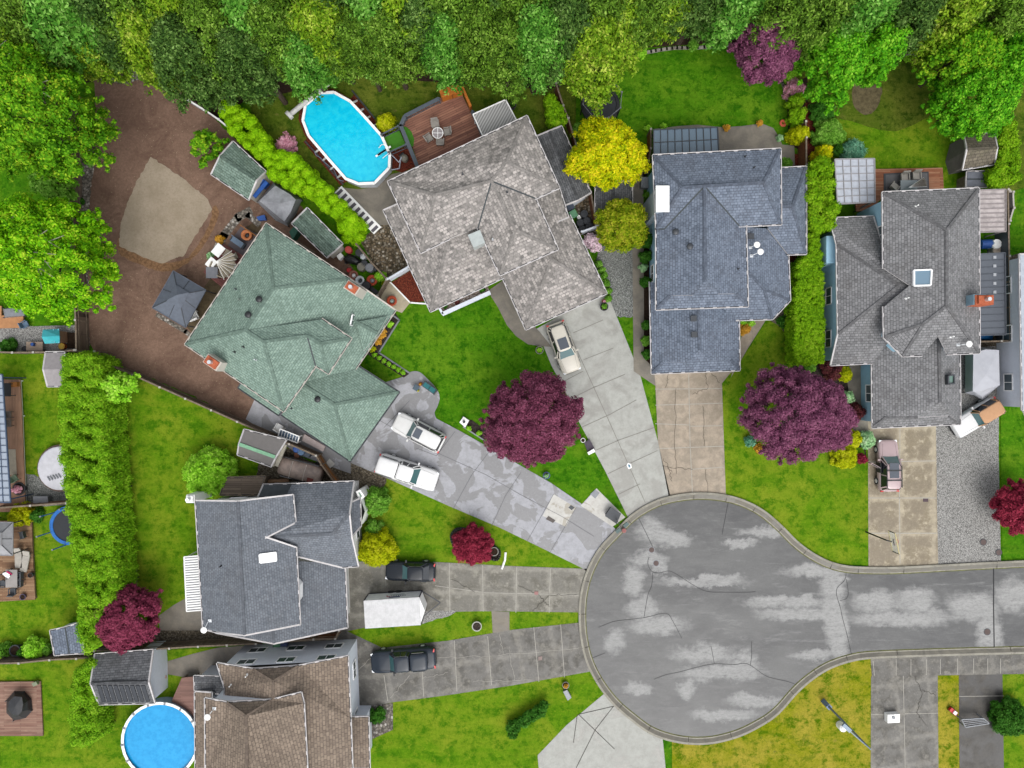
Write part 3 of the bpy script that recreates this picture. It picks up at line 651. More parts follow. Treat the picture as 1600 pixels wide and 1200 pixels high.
def fence(name, label, pts, h, mat=FEN, post=FENP, cap=None, sp=2.4, th=.05, group=None, at_top=True, posts=True, ztop=None):
    """pts are photo pixels along the top of the fence"""
    W = [Vector(P(p[0], p[1], h if at_top else 0)) for p in pts]; c = sum(W, Vector())/len(W)
    t = thing(name, label, 'fence', (c.x, c.y, 0), 0, group); m = MB(); r = MB(); pp = []
    for a, b in zip(W[:-1], W[1:]):
        d = b-a; L = Vector((d.x, d.y)).length; rz = math.atan2(d.y, d.x); mid = (a+b)/2
        m.box((mid.x, mid.y, h/2), (L, th, h-.06), rz); r.box((mid.x, mid.y, h-.01), (L, .14, .05), rz)
        for zz in (.4, h-.35): r.box((mid.x-math.sin(rz)*.06, mid.y+math.cos(rz)*.06, zz), (L, .05, .09), rz)
        k = max(1, round(L/sp)); pp += [a.lerp(b, j/k) for j in range(k)]
    pp.append(W[-1]); m.obj('fence_panel', mat, t); r.obj('fence_rail', cap or WOODP, t)
    if posts:
        for p in pp[:60]: q = MB(); q.box((p.x, p.y, h/2+.03), (.13, .13, h+.06)); q.box((p.x, p.y, h+.08), (.18, .18, .05), 0, 1); q.obj('fence_post', [WOODP, post], t)
    return t
# ---------------------------------------------------------------- vehicles (built along +x, nose at +x)
def paint(name, c, rough=.28, metal=.0): return plain(name, c, rough, .6 if c[0] > .1 else .22, metal, var=.04)
LAMPR = plain('tail_lamp_red', (.45, .02, .02, 1), .3, .5); LAMPW = plain('headlamp', (.7, .72, .75, 1), .15, .6)
def loft(sec, m=0, mb=None, closed=True):
    mb = mb or MB(); n = len(sec[0]); vs = [p for s in sec for p in s]; fs = []
    for i in range(len(sec)-1):
        for j in range(n-1): fs.append((i*n+j, i*n+j+1, (i+1)*n+j+1, (i+1)*n+j))
    mb.add(vs, fs, m); mb.add(sec[0], [tuple(range(n))[::-1]], m); mb.add(sec[-1], [tuple(range(n))], m); return mb
def weld(o, subd=1, d=.002):
    bm = bmesh.new(); bm.from_mesh(o.data); bmesh.ops.remove_doubles(bm, verts=bm.verts, dist=d); bmesh.ops.recalc_face_normals(bm, faces=bm.faces); bm.to_mesh(o.data); bm.free()
    if subd: s = o.modifiers.new('soft', 'SUBSURF'); s.levels = subd; s.render_levels = subd
    o.data.polygons.foreach_set('use_smooth', [True]*len(o.data.polygons)); return o
def car(name, label, cat, u, v, dx, dy, body, L=4.6, W=1.82, Ht=1.5, hood=.95, belt=.98, ws=(.42, .16), rear=(-1.9, -2.1), deckz=None, sun=None, rails=False, zc=.9, door_open=False, canopy=None, roofm=None, glassr=True, nosez=.72, softtop=None):
    """ws = (x of windshield foot, x of its head) as fractions of half length; rear = (x head, x foot) of rear glass in metres"""
    x, y, _ = P(u, v, zc); rz = rad(dx, dy); t = thing(name, label, cat, (x, y, 0), rz)
    hl = L/2; xw0, xw1 = ws[0]*hl, ws[1]*hl; xr1, xr0 = rear
    deckz = deckz if deckz is not None else belt
    def half(xx):
        a = abs(xx)/hl; k = 1-.0*a
        if a > .8: k = 1-.22*((a-.8)/.2)**2.2
        return W/2*k
    def topz(xx):
        if xx >= xw0: q = (xx-xw0)/(hl-xw0); return hood+(nosez-hood)*q**1.8
        if xx <= xr0: return deckz-.06*((xr0-xx)/(hl+xr0+.01))**2 if hl+xr0 > .05 else deckz
        return belt
    xs = [-hl, -hl*.97, -hl*.9, -hl*.78, -hl*.6, -hl*.35, -hl*.1, hl*.15, hl*.35, hl*.5, hl*.65, hl*.8, hl*.9, hl*.965, hl]
    sec = []
    for xx in xs:
        w_ = half(xx); z = topz(xx); lo = .26+(.1 if abs(xx) > hl*.93 else 0); s = -.12 if abs(xx) == hl else 0
        sec.append([(xx, -w_*.86, lo), (xx, -w_, lo+.14), (xx, -w_, z*.62), (xx, -w_*.985, z-.13), (xx, -w_*.88, z-.02+s), (xx, -w_*.5, z+.02+s), (xx, 0, z+.03+s), (xx, w_*.5, z+.02+s), (xx, w_*.88, z-.02+s), (xx, w_*.985, z-.13), (xx, w_, z*.62), (xx, w_, lo+.14), (xx, w_*.86, lo), (xx, -w_*.86, lo)])
    weld(loft(sec).obj('body', body, t, local=True), 1)
    # greenhouse: glass band, roof skin and pillars
    hw0, hw1 = W/2*.9, W/2*.72; rt = Ht-.05
    def ring(z, xa, xb, hw, rr): return [(xb, -hw*.86, z), (xb-rr, -hw, z), (xa+rr, -hw, z), (xa, -hw*.86, z), (xa, hw*.86, z), (xa+rr, hw, z), (xb-rr, hw, z), (xb, hw*.86, z)]
    b0 = ring(belt-.03, xr0, xw0, hw0, .3); b1 = ring(rt, xr1, xw1, hw1, .18)
    def quadm(idx, off=0.0, lo=0.0, hi=1.0):
        g = MB()
        for i in idx:
            j = (i+1) % 8; a, b, c, d = (Vector(q) for q in (b0[i], b0[j], b1[j], b1[i])); A, B_, C_, D_ = a.lerp(d, lo), b.lerp(c, lo), b.lerp(c, hi), a.lerp(d, hi)
            g.add([A, B_, C_, D_], [(0, 1, 2, 3)])
        return g
    core = MB(); core.add(b0, [tuple(range(8))[::-1]]); core.add(b1, [tuple(range(8))])
    for i in range(8): core.add([b0[i], b0[(i+1) % 8], b1[(i+1) % 8], b1[i]], [(0, 1, 2, 3)])
    o = core.obj('side_window', GLD, t, local=True); weld(o, 0); o.data.polygons.foreach_set('use_smooth', [False]*len(o.data.polygons))
    def pane(nm, i, mt, s=.9):
        a, b, c, d = (Vector(q) for q in (b0[i], b0[(i+1) % 8], b1[(i+1) % 8], b1[i])); ce = (a+b+c+d)/4; n = (b-a).cross(d-a).normalized()
        if n.z < 0: n = -n
        g = MB(); q = [ce+(p-ce)*s+n*.012 for p in (a, b, c, d)]; g.add(q, [(0, 1, 2, 3)]); g.obj(nm, mt, t, local=True)
    pane('windshield', 7, GLT, .96)
    if glassr: pane('rear_window', 3, GLD, .9)
    PM = roofm or body
    def pil(a, b, w_, h_): g = MB(); g.bar(a, b, w_, h_); g.obj('pillar', PM, t, local=True)
    for i in (0, 3, 4, 7): pil(b0[i], b1[i], .07, .07)
    for s in (-1, 1): pil(((xw1+xr1)/2+.1, s*hw0, belt), ((xw1+xr1)/2+.05, s*hw1, rt), .09, .04); pil((xr0+.25, s*hw0*1.01, belt), (xr1+.18, s*hw1*1.01, rt), .12, .04); pil((xw0-.28, s*hw0*1.01, belt), (xw1-.1, s*hw1*1.01, rt), .08, .05)
    rs = []
    for f_, dz in ((0, -.05), (.05, 0.0), (.5, .035), (.95, 0.0), (1, -.05)):
        xx = xr1-.06+(xw1-xr1+.12)*f_; hw = hw1+.05; rs.append([(xx, -hw, rt+dz-.04), (xx, -hw*.9, rt+dz+.03), (xx, 0, rt+dz+.06), (xx, hw*.9, rt+dz+.03), (xx, hw, rt+dz-.04), (xx, 0, rt-.07), (xx, -hw, rt+dz-.04)])
    weld(loft(rs).obj('roof', roofm or body, t, local=True), 1)
    if sun: g = MB(); xa, xb = sun; g.box(((xa+xb)/2, 0, rt+.085), (xb-xa, hw1*1.25, .02)); g.obj('sunroof', SUNR, t, local=True)
    if rails:
        for s in (-1, 1): g = MB(); g.bar((xr1+.1, s*hw1, rt+.1), (xw1-.1, s*hw1, rt+.1), .05, .05); g.obj('roof_rail', BLK, t, local=True)
        if rails == 2:
            for q in (.12, .52): g = MB(); xx = xr1+(xw1-xr1)*(1-q)-.3; g.bar((xx, -hw1, rt+.13), (xx, hw1, rt+.13), .09, .05); g.obj('cross_bar', BLK, t, local=True)
    for sx in (.62, -.6):
        for s in (-1, 1):
            g = MB(); yy = s*(W/2-.1); g.cyl((sx*hl, yy-s*.1, .34), (sx*hl, yy+s*.13, .34), .34, .34, 20); wo = g.obj('wheel', RUB, t, local=True)
            r = MB(); r.cyl((sx*hl, yy+s*.12, .34), (sx*hl, yy+s*.15, .34), .2, .18, 12); r.obj('rim', STEEL, wo, local=True)
    for s in (-1, 1):
        g = MB(); g.box((xw0-.32, s*(W/2+.09), belt+.02), (.13, .24, .15)); g.bar((xw0-.3, s*(W/2-.12), belt-.02), (xw0-.3, s*(W/2+.05), belt), .05, .05); g.obj('mirror', BLK if body in DARKP else body, t, local=True)
        g = MB(); g.box((hl*.93, s*W*.34, nosez-.08), (.22, .34, .13), -s*.35); g.obj('headlight', LAMPW, t, local=True)
        g = MB(); g.box((-hl*.965, s*W*.37, deckz-.15), (.12, .26, .2), s*.25); g.obj('taillight', LAMPR, t, local=True)
    g = MB(); g.box((hl*.99, 0, .42), (.08, W*.62, .2)); g.obj('front_bumper', BLK, t, local=True); g = MB(); g.box((-hl*.99, 0, .45), (.08, W*.66, .2)); g.obj('rear_bumper', BLK, t, local=True)
    for s in (-.33, .33): pass
    g = MB(); g.tube([(xw0+.02, -W*.36, hood+.035), (hl*.86, -W*.3, nosez+.1)], .008, 4); g.tube([(xw0+.02, W*.36, hood+.035), (hl*.86, W*.3, nosez+.1)], .008, 4); g.obj('hood_seam', BLK, t, local=True)
    if canopy:
        x0, x1, zt = canopy; rs = []
        for f_, dz in ((0, -.1), (.08, 0), (.5, .03), (.95, .0), (1, -.04)):
            xx = x0+(x1-x0)*f_; hw = W/2*.9; h1 = W/2*.76; rs.append([(xx, -hw, belt-.05), (xx, -h1, zt+dz-.05), (xx, -h1*.85, zt+dz), (xx, 0, zt+dz+.02), (xx, h1*.85, zt+dz), (xx, h1, zt+dz-.05), (xx, hw, belt-.05), (xx, -hw, belt-.05)])
        weld(loft(rs).obj('canopy', roofm or body, t, local=True), 1)
        for s in (-1, 1): g = MB(); g.bar((x0+.3, s*W/2*.845, (belt+zt)/2), (x1-.2, s*W/2*.845, (belt+zt)/2), .03, .3); g.obj('canopy_window', GLD, t, local=True)
    if door_open:
        g = MB(); g.box((.06, W/2+.42, .85), (.95, .1, .62), 1.05); g.box((-.02, W/2+.4, 1.22), (.85, .05, .1), 1.05, 1); g.obj('open_door', [body, BLK], t, 'rear left door swung open', local=True)
        g = MB(); g.box((-.15, W/2-.02, .75), (.9, .08, .75)); g.obj('door_opening', BLK, t, local=True)
        g = MB(); g.box((-.3, W/2-.3, .8), (.5, .4, .2)); g.obj('seat', plain('tan_seat', S(150, 90, 60)), t, local=True)
    return t
SUNR = m_glass('sunroof_glass', S(84, 92, 104), .12)
DARKP = []
# ---------------------------------------------------------------- furniture and yard things
def chair(label, u, v, rot, mat, z=0, s=1.0, group=None, name='patio_chair'):
    x, y, _ = P(u, v, z+.45); t = thing(name, label, 'chair', (x, y, z), rot, group); t.scale = (s, s, s)
    m = MB(); m.box((0, 0, .42), (.58, .56, .1)); m.obj('seat', mat, t, local=True)
    m = MB(); m.box((-.3, 0, .68), (.09, .58, .5), 0, 0, 0, -.18); m.obj('backrest', mat, t, local=True)
    for q in (-1, 1):
        m = MB(); m.box((0, q*.31, .62), (.56, .07, .05)); m.box((.24, q*.31, .45), (.05, .06, .34)); m.obj('armrest', mat, t, local=True)
        for p in (-1, 1): m = MB(); m.cyl((p*.25, q*.25, 0), (p*.24, q*.24, .4), .02, .025, 6); m.obj('leg', DKG, t, local=True)
    return t
def rtable(label, u, v, r, mat, z=0, h=.74, glass=None):
    x, y, _ = P(u, v, z+h); t = thing('round_table', label, 'table', (x, y, z)); m = MB(); m.lathe((0, 0, h), [(0, 0), (r, 0), (r+.02, .02), (r, .04), (0, .04)], 28); m.obj('tabletop', mat, t, local=True)
    m = MB(); m.box((0, 0, h+.05), (2*r-.05, .05, .02)); m.box((0, 0, h+.05), (.05, 2*r-.05, .022)); m.lathe((0, 0, h+.035), [(r-.05, 0), (r-.05, .03), (r+.01, .03), (r+.01, 0)], 28); m.obj('table_rim', WHT, t, local=True)
    for i in range(4): a = i*1.57+.78; m = MB(); m.cyl((r*.6*math.cos(a), r*.6*math.sin(a), 0), (r*.5*math.cos(a), r*.5*math.sin(a), h), .025, .025, 6); m.obj('leg', DKG, t, local=True)
    return t
def btable(name, label, u, v, w_, l, rot, mat, z=0, h=.72, cat='table'):
    x, y, _ = P(u, v, z+h); t = thing(name, label, cat, (x, y, z), rot); m = MB(); m.box((0, 0, h), (l, w_, .05)); m.obj('tabletop', mat, t, local=True)
    for a in (-1, 1):
        for b in (-1, 1): m = MB(); m.box((a*(l/2-.08), b*(w_/2-.08), h/2), (.06, .06, h-.06)); m.obj('leg', DKG, t, local=True)
    return t
def lounger(label, u, v, l, w_, rot, mat, z=0, group=None):
    x, y, _ = P(u, v, z+.4); t = thing('sun_lounger', label, 'lounger', (x, y, z), rot, group); m = MB(); m.box((-.25*l*.5, 0, .34), (l*.72, w_, .1)); m.obj('seat', mat, t, local=True)
    m = MB(); m.box((l*.36, 0, .45), (l*.32, w_, .09), 0, 0, 0, -.5); m.obj('backrest', mat, t, local=True)
    for a in (-1, 1):
        for b in (-1, 1): m = MB(); m.cyl((a*l*.36, b*w_*.4, 0), (a*l*.36, b*w_*.4, .3), .025, .025, 6); m.obj('leg', DKG, t, local=True)
    return t
def bin_(label, u, v, rot, mat, z=0, s=.6, h=1.05, group=None, lid=None):
    x, y, _ = P(u, v, z+h); t = thing('wheelie_bin', label, 'bin', (x, y, z), rot, group); m = MB(); a, b = s*.4, s*.52
    vs = [(-a, -a, .1), (a, -a, .1), (a, a, .1), (-a, a, .1), (-b, -b, h*.9), (b, -b, h*.9), (b, b, h*.9), (-b, b, h*.9)]; m.add(vs, [(3, 2, 1, 0), (0, 1, 5, 4), (1, 2, 6, 5), (2, 3, 7, 6), (3, 0, 4, 7)]); m.obj('body', mat, t, local=True)
    m = MB(); m.box((0, 0, h*.93), (b*2.1, b*2.1, .07)); m.box((0, 0, h*.97), (b*1.5, b*1.5, .05)); m.obj('lid', lid or mat, t, local=True)
    m = MB(); m.bar((-b*1.15, -b*.8, h*.9), (-b*1.15, b*.8, h*.9), .04, .04); m.obj('handle', BLK, t, local=True)
    for q in (-1, 1): m = MB(); m.cyl((-a, q*a, .1), (-a, q*(a+.08), .1), .1, .1, 12); m.obj('wheel', RUB, t, local=True)
    return t
def barrel(label, u, v, r, h, mat, top=None, z=0, name='barrel', cat='barrel', group=None):
    x, y, _ = P(u, v, z+h); t = thing(name, label, cat, (x, y, z), 0, group); m = MB(); m.lathe((0, 0, 0), [(r*.92, 0), (r, .04), (r*.96, h*.3), (r*1.03, h*.33), (r*.96, h*.36), (r*.96, h*.64), (r*1.03, h*.67), (r, h*.97), (r*.97, h)], 20); m.obj('drum', mat, t, smooth=True, local=True)
    m = MB(); m.lathe((0, 0, h-.03), [(r*.96, .03), (r*.9, 0), (0, .01)], 20); m.cyl((r*.5, 0, h-.02), (r*.5, 0, h+.03), .05, .05, 8); m.obj('lid', top or mat, t, local=True); return t
def planter(label, u, v, r, h, mat, leaf=None, soil=None, z=0, seed=1, cat='planter', name='plant_pot', group=None):
    x, y, _ = P(u, v, z+h); t = thing(name, label, cat, (x, y, z), 0, group); m = MB(); m.lathe((0, 0, 0), [(0, .01), (r*.7, 0), (r*.98, h*.85), (r*1.08, h*.86), (r*1.08, h), (r*.9, h), (r*.86, h-.06)], 22); m.obj('pot', mat, t, smooth=False, local=True)
    m = MB(); m.cyl((0, 0, h-.08), (0, 0, h-.06), r*.88, r*.88, 20); m.obj('soil', soil or SOIL, t, local=True)
    if leaf:
        C_, R_ = dome(r*.75, r*.8, 9, r*.3, seed); me = leaf_mesh('plant', [(a, b, c+h) for a, b, c in C_], R_, LF[leaf], seed, (.12, .07), 1.2, .7); c = bpy.data.objects.new('plant', me); COL.objects.link(c); c.parent = t
    return t
def firepit(label, u, v, r, mat, inner, h=.5, z=0, name='fire_bowl', cat='fire pit'):
    x, y, _ = P(u, v, z+h); t = thing(name, label, cat, (x, y, z)); m = MB(); m.lathe((0, 0, 0), [(r*.8, 0), (r*.85, h*.8), (r, h), (r*.98, h+.03), (r*.55, h), (r*.5, h*.6), (0, h*.55)], 26); m.obj('bowl', mat, t, smooth=True, local=True)
    m = MB(); m.lathe((0, 0, h*.6), [(r*.46, 0), (r*.3, .1), (0, .14)], 12); m.obj('insert', inner, t, local=True); return t
def pot_box(name, label, cat, quad, z0, z1, mat, lidm=None, lip=.0, group=None):
    """low box-like thing outlined by the four pixels of its top"""
    p = PX(quad, z1); m = MB(); m.prism(p, z0, z1-.05); c = P(sum(q[0] for q in quad)/len(quad), sum(q[1] for q in quad)/len(quad), z1); t = thing(name, label, cat, (c[0], c[1], z0), 0, group)
    m.obj('body', mat, t); k = MB(); k.prism(offset(p, -lip-.02), z1-.05, z1); k.obj('lid', lidm or mat, t); return t
def shed(name, label, base, quadL, ridge, quadR, z, mat, wallm, pitch=.4, cat='shed', skirt=0, gut=GUTW, win=False, caps=True, labelr=None):
    """gable roof: quadL = (a,b) left eave pixels, ridge = (r1,r2), quadR = (c,d) right eave, in matching order"""
    pts = dict(a=quadL[0]+(z,), b=quadL[1]+(z,), c=quadR[0]+(z,), d=quadR[1]+(z,), r=ridge[0], s=ridge[1])
    return house(name, label, cat, base, [dict(pts=pts, faces=[('a', 'b', 's', 'r'), ('c', 'd', 's', 'r')], pitch=pitch, mat=mat, gut=gut, caps=caps, walls=[dict(poly=['a', 'b', 's', 'd', 'c', 'r'], z=z, mat=wallm, inset=.16, win=win)])])
# ================================================================ GROUND
def ragged(px, a=1.2, st=5, seed=3):
    g = random.Random(seed); out = []
    for i in range(len(px)):
        p, q = px[i], px[(i+1) % len(px)]; L = math.hypot(q[0]-p[0], q[1]-p[1]); n = max(1, int(L/st))
        for j in range(n): t = j/n; out.append((p[0]+(q[0]-p[0])*t+g.uniform(-a, a), p[1]+(q[1]-p[1])*t+g.uniform(-a, a)))
    return out
def flat(name, px, z, mt, smooth=False, closed=True):
    p = catmull(px, 5, True) if smooth else px
    if name in ('sand_pad', 'clay_patch', 'dirt_yard', 'rock_strip', 'bare_patch', 'gravel_patch', 'gravel_strip', 'side_yard', 'side_gravel', 'side_bed', 'front_bed'): p = ragged(p)
    elif name in ('lawn', 'forest_floor'): p = ragged(p, .35, 6)
    m = MB(); m.sheet(PX(p), z); return m.struct(name, mt)
g = MB(); g.sheet([(-160, -140), (160, -140), (160, 140), (-160, 140)], -.03); g.struct('ground', GR)
# lawns
flat('lawn', [(-60, 545), (130, 545), (125, 1025), (-60, 1045)], .0, GR2)
flat('lawn', [(160, 565), (300, 620), (480, 700), (420, 760), (330, 790), (320, 1000), (150, 1040), (165, 700)], .004, GR2)
flat('lawn', [(-60, 1030), (140, 1020), (400, 1010), (420, 1300), (-60, 1300)], .002, GR2)
flat('lawn', [(570, 720), (912, 888), (900, 985), (780, 1000), (600, 1015), (535, 990), (535, 880)], .0, GR2)
flat('lawn', [(548, 1100), (935, 1045), (1010, 1125), (1010, 1300), (548, 1300)], .002, GR2)
flat('lawn', [(1130, 770), (1128, 598), (1160, 560), (1205, 490), (1300, 480), (1362, 650), (1358, 884), (1300, 880)], .0, GR2)
flat('lawn', [(1050, 1300), (1050, 1155), (1195, 1120), (1290, 1030), (1362, 1030), (1362, 1300)], .002, GR3)
flat('lawn', [(1464, 1050), (1500, 1050), (1500, 1300), (1464, 1300)], .003, GR3)
flat('lawn', [(1566, 1048), (1700, 1048), (1700, 1300), (1566, 1300)], .003, GR2)
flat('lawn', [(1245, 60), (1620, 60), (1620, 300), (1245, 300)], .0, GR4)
flat('lawn', [(1300, 190), (1400, 205), (1520, 160), (1545, 300), (1300, 300)], .004, GR2, True)
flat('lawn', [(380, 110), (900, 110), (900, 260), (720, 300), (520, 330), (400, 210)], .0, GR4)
flat('bare_patch', [(1335, 128), (1362, 122), (1378, 140), (1368, 170), (1350, 180), (1332, 160)], .008, plain('worn_soil', S(116, 106, 78), .95, .1, var=.35, sc=3), True)
flat('forest_floor', [(-80, -60), (1700, -60), (1700, 72), (1440, 92), (1400, 70), (1240, 60), (1220, 130), (1200, 100), (1130, 66), (960, 78), (900, 120), (860, 140), (560, 120), (380, 160), (330, 190), (140, 128), (-80, 200)], .006, SOIL)
# dirt yard
flat('dirt_yard', [(146, 122), (262, 118), (340, 190), (400, 250), (452, 300), (560, 430), (560, 640), (540, 730), (470, 712), (388, 662), (300, 618), (205, 578), (150, 556), (132, 520), (128, 240), (150, 180)], .01, DIRT)
flat('rock_strip', [(120, 234), (152, 230), (143, 285), (138, 345), (138, 500), (141, 540), (128, 545), (118, 300)], .02, G_ROCK)
flat('rock_strip', [(146, 108), (220, 106), (228, 120), (200, 131), (158, 128)], .02, G_ROCK)
flat('clay_patch', [(186, 372), (210, 380), (250, 408), (288, 405), (300, 395), (326, 352), (334, 322), (342, 335), (330, 365), (300, 405), (262, 425), (215, 412), (186, 396)], .014, CLAY, True)
flat('sand_pad', [(236, 245), (290, 282), (325, 312), (331, 326), (312, 358), (296, 384), (286, 400), (252, 412), (224, 402), (186, 385), (189, 350), (199, 318), (213, 285)], .02, SAND)
m = MB(); m.ribbon(PX([(390, 330), (372, 340), (350, 368), (340, 388)]), .75, .03); m.ribbon(PX([(374, 336), (388, 336), (404, 350)]), .55, .034); m.ribbon(PX([(246, 492), (290, 518), (305, 530)]), .4, .03); m.struct('gravel_edging', G_ROCK)
flat('side_yard', [(384, 355), (402, 345), (445, 425), (300, 520), (285, 500)], .015, plain('packed_mud', S(112, 98, 76), .95, .1, var=.3, sc=2))
flat('patio_pad', [(356, 383), (378, 352), (402, 366), (381, 401)], .03, plain('dark_paver', S(116, 108, 112), .8, .2, var=.1))
# house A (green) front
flat('driveway', catmull([(556, 572), (600, 598)], 1)+[(632, 588)]+catmull([(632, 588), (642, 581), (655, 581), (668, 592), (681, 606), (687, 620), (684, 634), (679, 645), (682, 654)], 4)+[(720, 674), (790, 714), (860, 754), (907, 786), (957, 822), (975, 840), (945, 880), (925, 900), (912, 889), (850, 858), (780, 824), (700, 790), (600, 745), (545, 722), (500, 640)], .02, CA)
flat('driveway_slab', [(865, 772), (900, 793), (884, 823), (848, 806)], .026, CW); flat('utility_pad', [(932, 763), (977, 808), (957, 823), (907, 790)], .03, CW)
flat('side_path', [(398, 624), (440, 645), (548, 722), (548, 740), (470, 712), (384, 655)], .02, CA)
flat('gravel_strip', [(515, 700), (548, 722), (605, 747), (600, 760), (560, 770), (548, 760), (518, 755)], .016, G_DK)
flat('garden_bed', [(617, 488), (625, 500), (592, 551), (640, 584), (631, 590), (572, 552), (585, 520)], .025, BARK)
m = MB(); m.ribbon(PX([(614, 493), (624, 500), (592, 551), (640, 583)]), .14, .05, h=.05); m.struct('bed_edging', GRM)
# joints
def joints(name, lines, wd, mt, z=.034):
    m = MB()
    for l in lines: m.ribbon(PX(l), wd, z)
    return m.struct(name, mt)
joints('slab_joint', [[(590, 655), (680, 706), (760, 742), (812, 772), (880, 808), (928, 838)], [(640, 626), (600, 668)], [(711, 674), (682, 712), (650, 700)], [(764, 706), (737, 742), (708, 795)], [(814, 738), (790, 774), (768, 822)], [(865, 772), (824, 845)], [(900, 793), (860, 862)]], .035, plain('joint_grey', S(120, 120, 124), .9, .1))
# house B
flat('driveway', [(838, 514), (946, 452), (972, 515), (1000, 585), (1028, 690), (1047, 774), (1047, 786), (1020, 800), (990, 820), (980, 806), (945, 735), (905, 660), (880, 605), (862, 572)], .02, CB)
flat('front_walk', [(762, 455), (790, 435), (825, 500), (843, 518), (862, 542), (845, 541), (825, 538), (806, 525), (792, 508), (778, 480)], .024, CBd)
joints('slab_joint', [[(880, 500), (948, 650), (1008, 785)], [(896, 520), (942, 500)], [(912, 562), (958, 544)], [(873, 600), (911, 580)], [(929, 605), (976, 585)], [(898, 620), (930, 604)], [(910, 667), (952, 648)], [(952, 648), (994, 625)], [(932, 703), (966, 688)], [(966, 688), (1022, 668)], [(950, 740), (984, 724)], [(984, 724), (1027, 704)], [(967, 772), (1000, 756)]], .05, plain('joint_tan', S(150, 146, 138), .9, .1))
flat('side_gravel', [(936, 385), (990, 385), (990, 495), (945, 496), (925, 440)], .016, G_GREY)
flat('side_gravel', [(893, 300), (925, 300), (940, 372), (912, 372)], .016, G_PEB)
flat('side_path', [(986, 255), (1005, 255), (1006, 440), (1006, 560), (1022, 575), (1024, 603), (990, 580), (989, 495), (988, 390)], .022, CBd)
flat('side_bed', [(1002, 330), (1024, 330), (1020, 580), (1005, 560)], .012, SOIL)
flat('driveway', [(1018, 575), (1160, 575), (1141, 583), (1128, 599), (1131, 690), (1134, 772), (1134, 785), (1100, 785), (1068, 786), (1047, 787), (1034, 720), (1028, 690), (1024, 603)], .02, CC)
flat('front_walk', [(1168, 490), (1203, 490), (1168, 545), (1142, 590), (1150, 560), (1160, 520)], .022, CC)
joints('slab_joint', [[(1076, 585), (1078, 690), (1082, 773)], [(1024, 608), (1128, 607)], [(1024, 633), (1129, 630)], [(1027, 701), (1131, 697)], [(1079, 666), (1128, 665)], [(1130, 730), (1082, 733)], [(1024, 662), (1078, 664)]], .06, CRACKL)
rng = random.Random(4)
def crackline(a, b, n=9, j=1.6):
    out = []
    for i in range(n+1): t = i/n; out.append((a[0]+(b[0]-a[0])*t+(rng.uniform(-j, j) if 0 < i < n else 0), a[1]+(b[1]-a[1])*t+(rng.uniform(-j, j) if 0 < i < n else 0)))
    return out
joints('crack', [crackline(*q) for q in [((1056, 607), (1054, 700)), ((1054, 700), (1057, 740)), ((1098, 634), (1100, 697)), ((1112, 583), (1124, 598)), ((1102, 583), (1106, 606)), ((1034, 728), (1082, 734)), ((1044, 730), (1050, 752)), ((1036, 716), (1050, 738)), ((1103, 733), (1105, 772)), ((1044, 585), (1040, 606)), ((1082, 616), (1106, 606))]], .03, CRACK, .036)
# house D
flat('driveway', [(1356, 640), (1462, 640), (1464, 800), (1466, 892), (1357, 894)], .02, CD)
flat('side_path', [(1318, 555), (1365, 555), (1362, 668), (1334, 690), (1330, 640)], .018, CBd)
flat('gravel_drive', [(1462, 640), (1500, 600), (1500, 545), (1562, 540), (1560, 700), (1564, 888), (1463, 892)], .018, G_LT)
joints('slab_joint', [[(1406, 668), (1405, 760), (1406, 880)], [(1356, 722), (1461, 720)], [(1357, 778), (1462, 778)], [(1357, 833), (1463, 833)]], .07, CRACKL)
flat('front_bed', [(1240, 560), (1345, 555), (1356, 600), (1352, 720), (1350, 700), (1300, 700), (1200, 700), (1230, 640)], .01, BARK)
flat('side_bed', [(1204, 470), (1240, 420), (1244, 520), (1228, 520), (1204, 500)], .012, G_DK)
flat('side_bed', [(1228, 240), (1262, 240), (1262, 420), (1232, 420)], .01, MULCH)
flat('side_bed', [(1258, 160), (1292, 160), (1290, 245), (1258, 245)], .012, MULCH)
flat('side_gravel', [(1528, 400), (1576, 400), (1576, 555), (1528, 555)], .016, G_DK)
flat('side_gravel', [(1578, 400), (1650, 380), (1650, 540), (1578, 540)], .014, G_DK)
flat('lawn', [(1562, 535), (1650, 530), (1650, 872), (1566, 872)], .012, GR)
flat('lawn', [(1578, 300), (1650, 280), (1650, 380), (1578, 400)], .018, GR)
flat('garden_path', [(1588, 540), (1650, 540), (1650, 680), (1600, 650), (1588, 620)], .02, G_LT)
# house C back
flat('patio', [(1020, 202), (1060, 197), (1090, 195)]+[(1130, 199), (1160, 197), (1190, 193), (1208, 200), (1217, 214), (1222, 226), (1241, 228), (1242, 258), (1220, 262), (1218, 240), (1020, 245)], .02, CBd)
m = MB(); m.ribbon(PX(catmull([(1012, 82), (1050, 76), (1090, 75), (1140, 71)], 5)), .28, .1, h=.1); m.ribbon(PX(catmull([(1196, 104), (1212, 114), (1222, 130), (1228, 150), (1230, 165)], 5)), .22, .1, h=.1); m.ribbon(PX([(1400, 90), (1425, 86), (1440, 92)]), .2, .1, h=.1); m.struct('garden_kerb', CURB)
flat('garden_bed', [(1236, 130), (1262, 120), (1262, 240), (1232, 226), (1230, 160)], .01, SOIL)
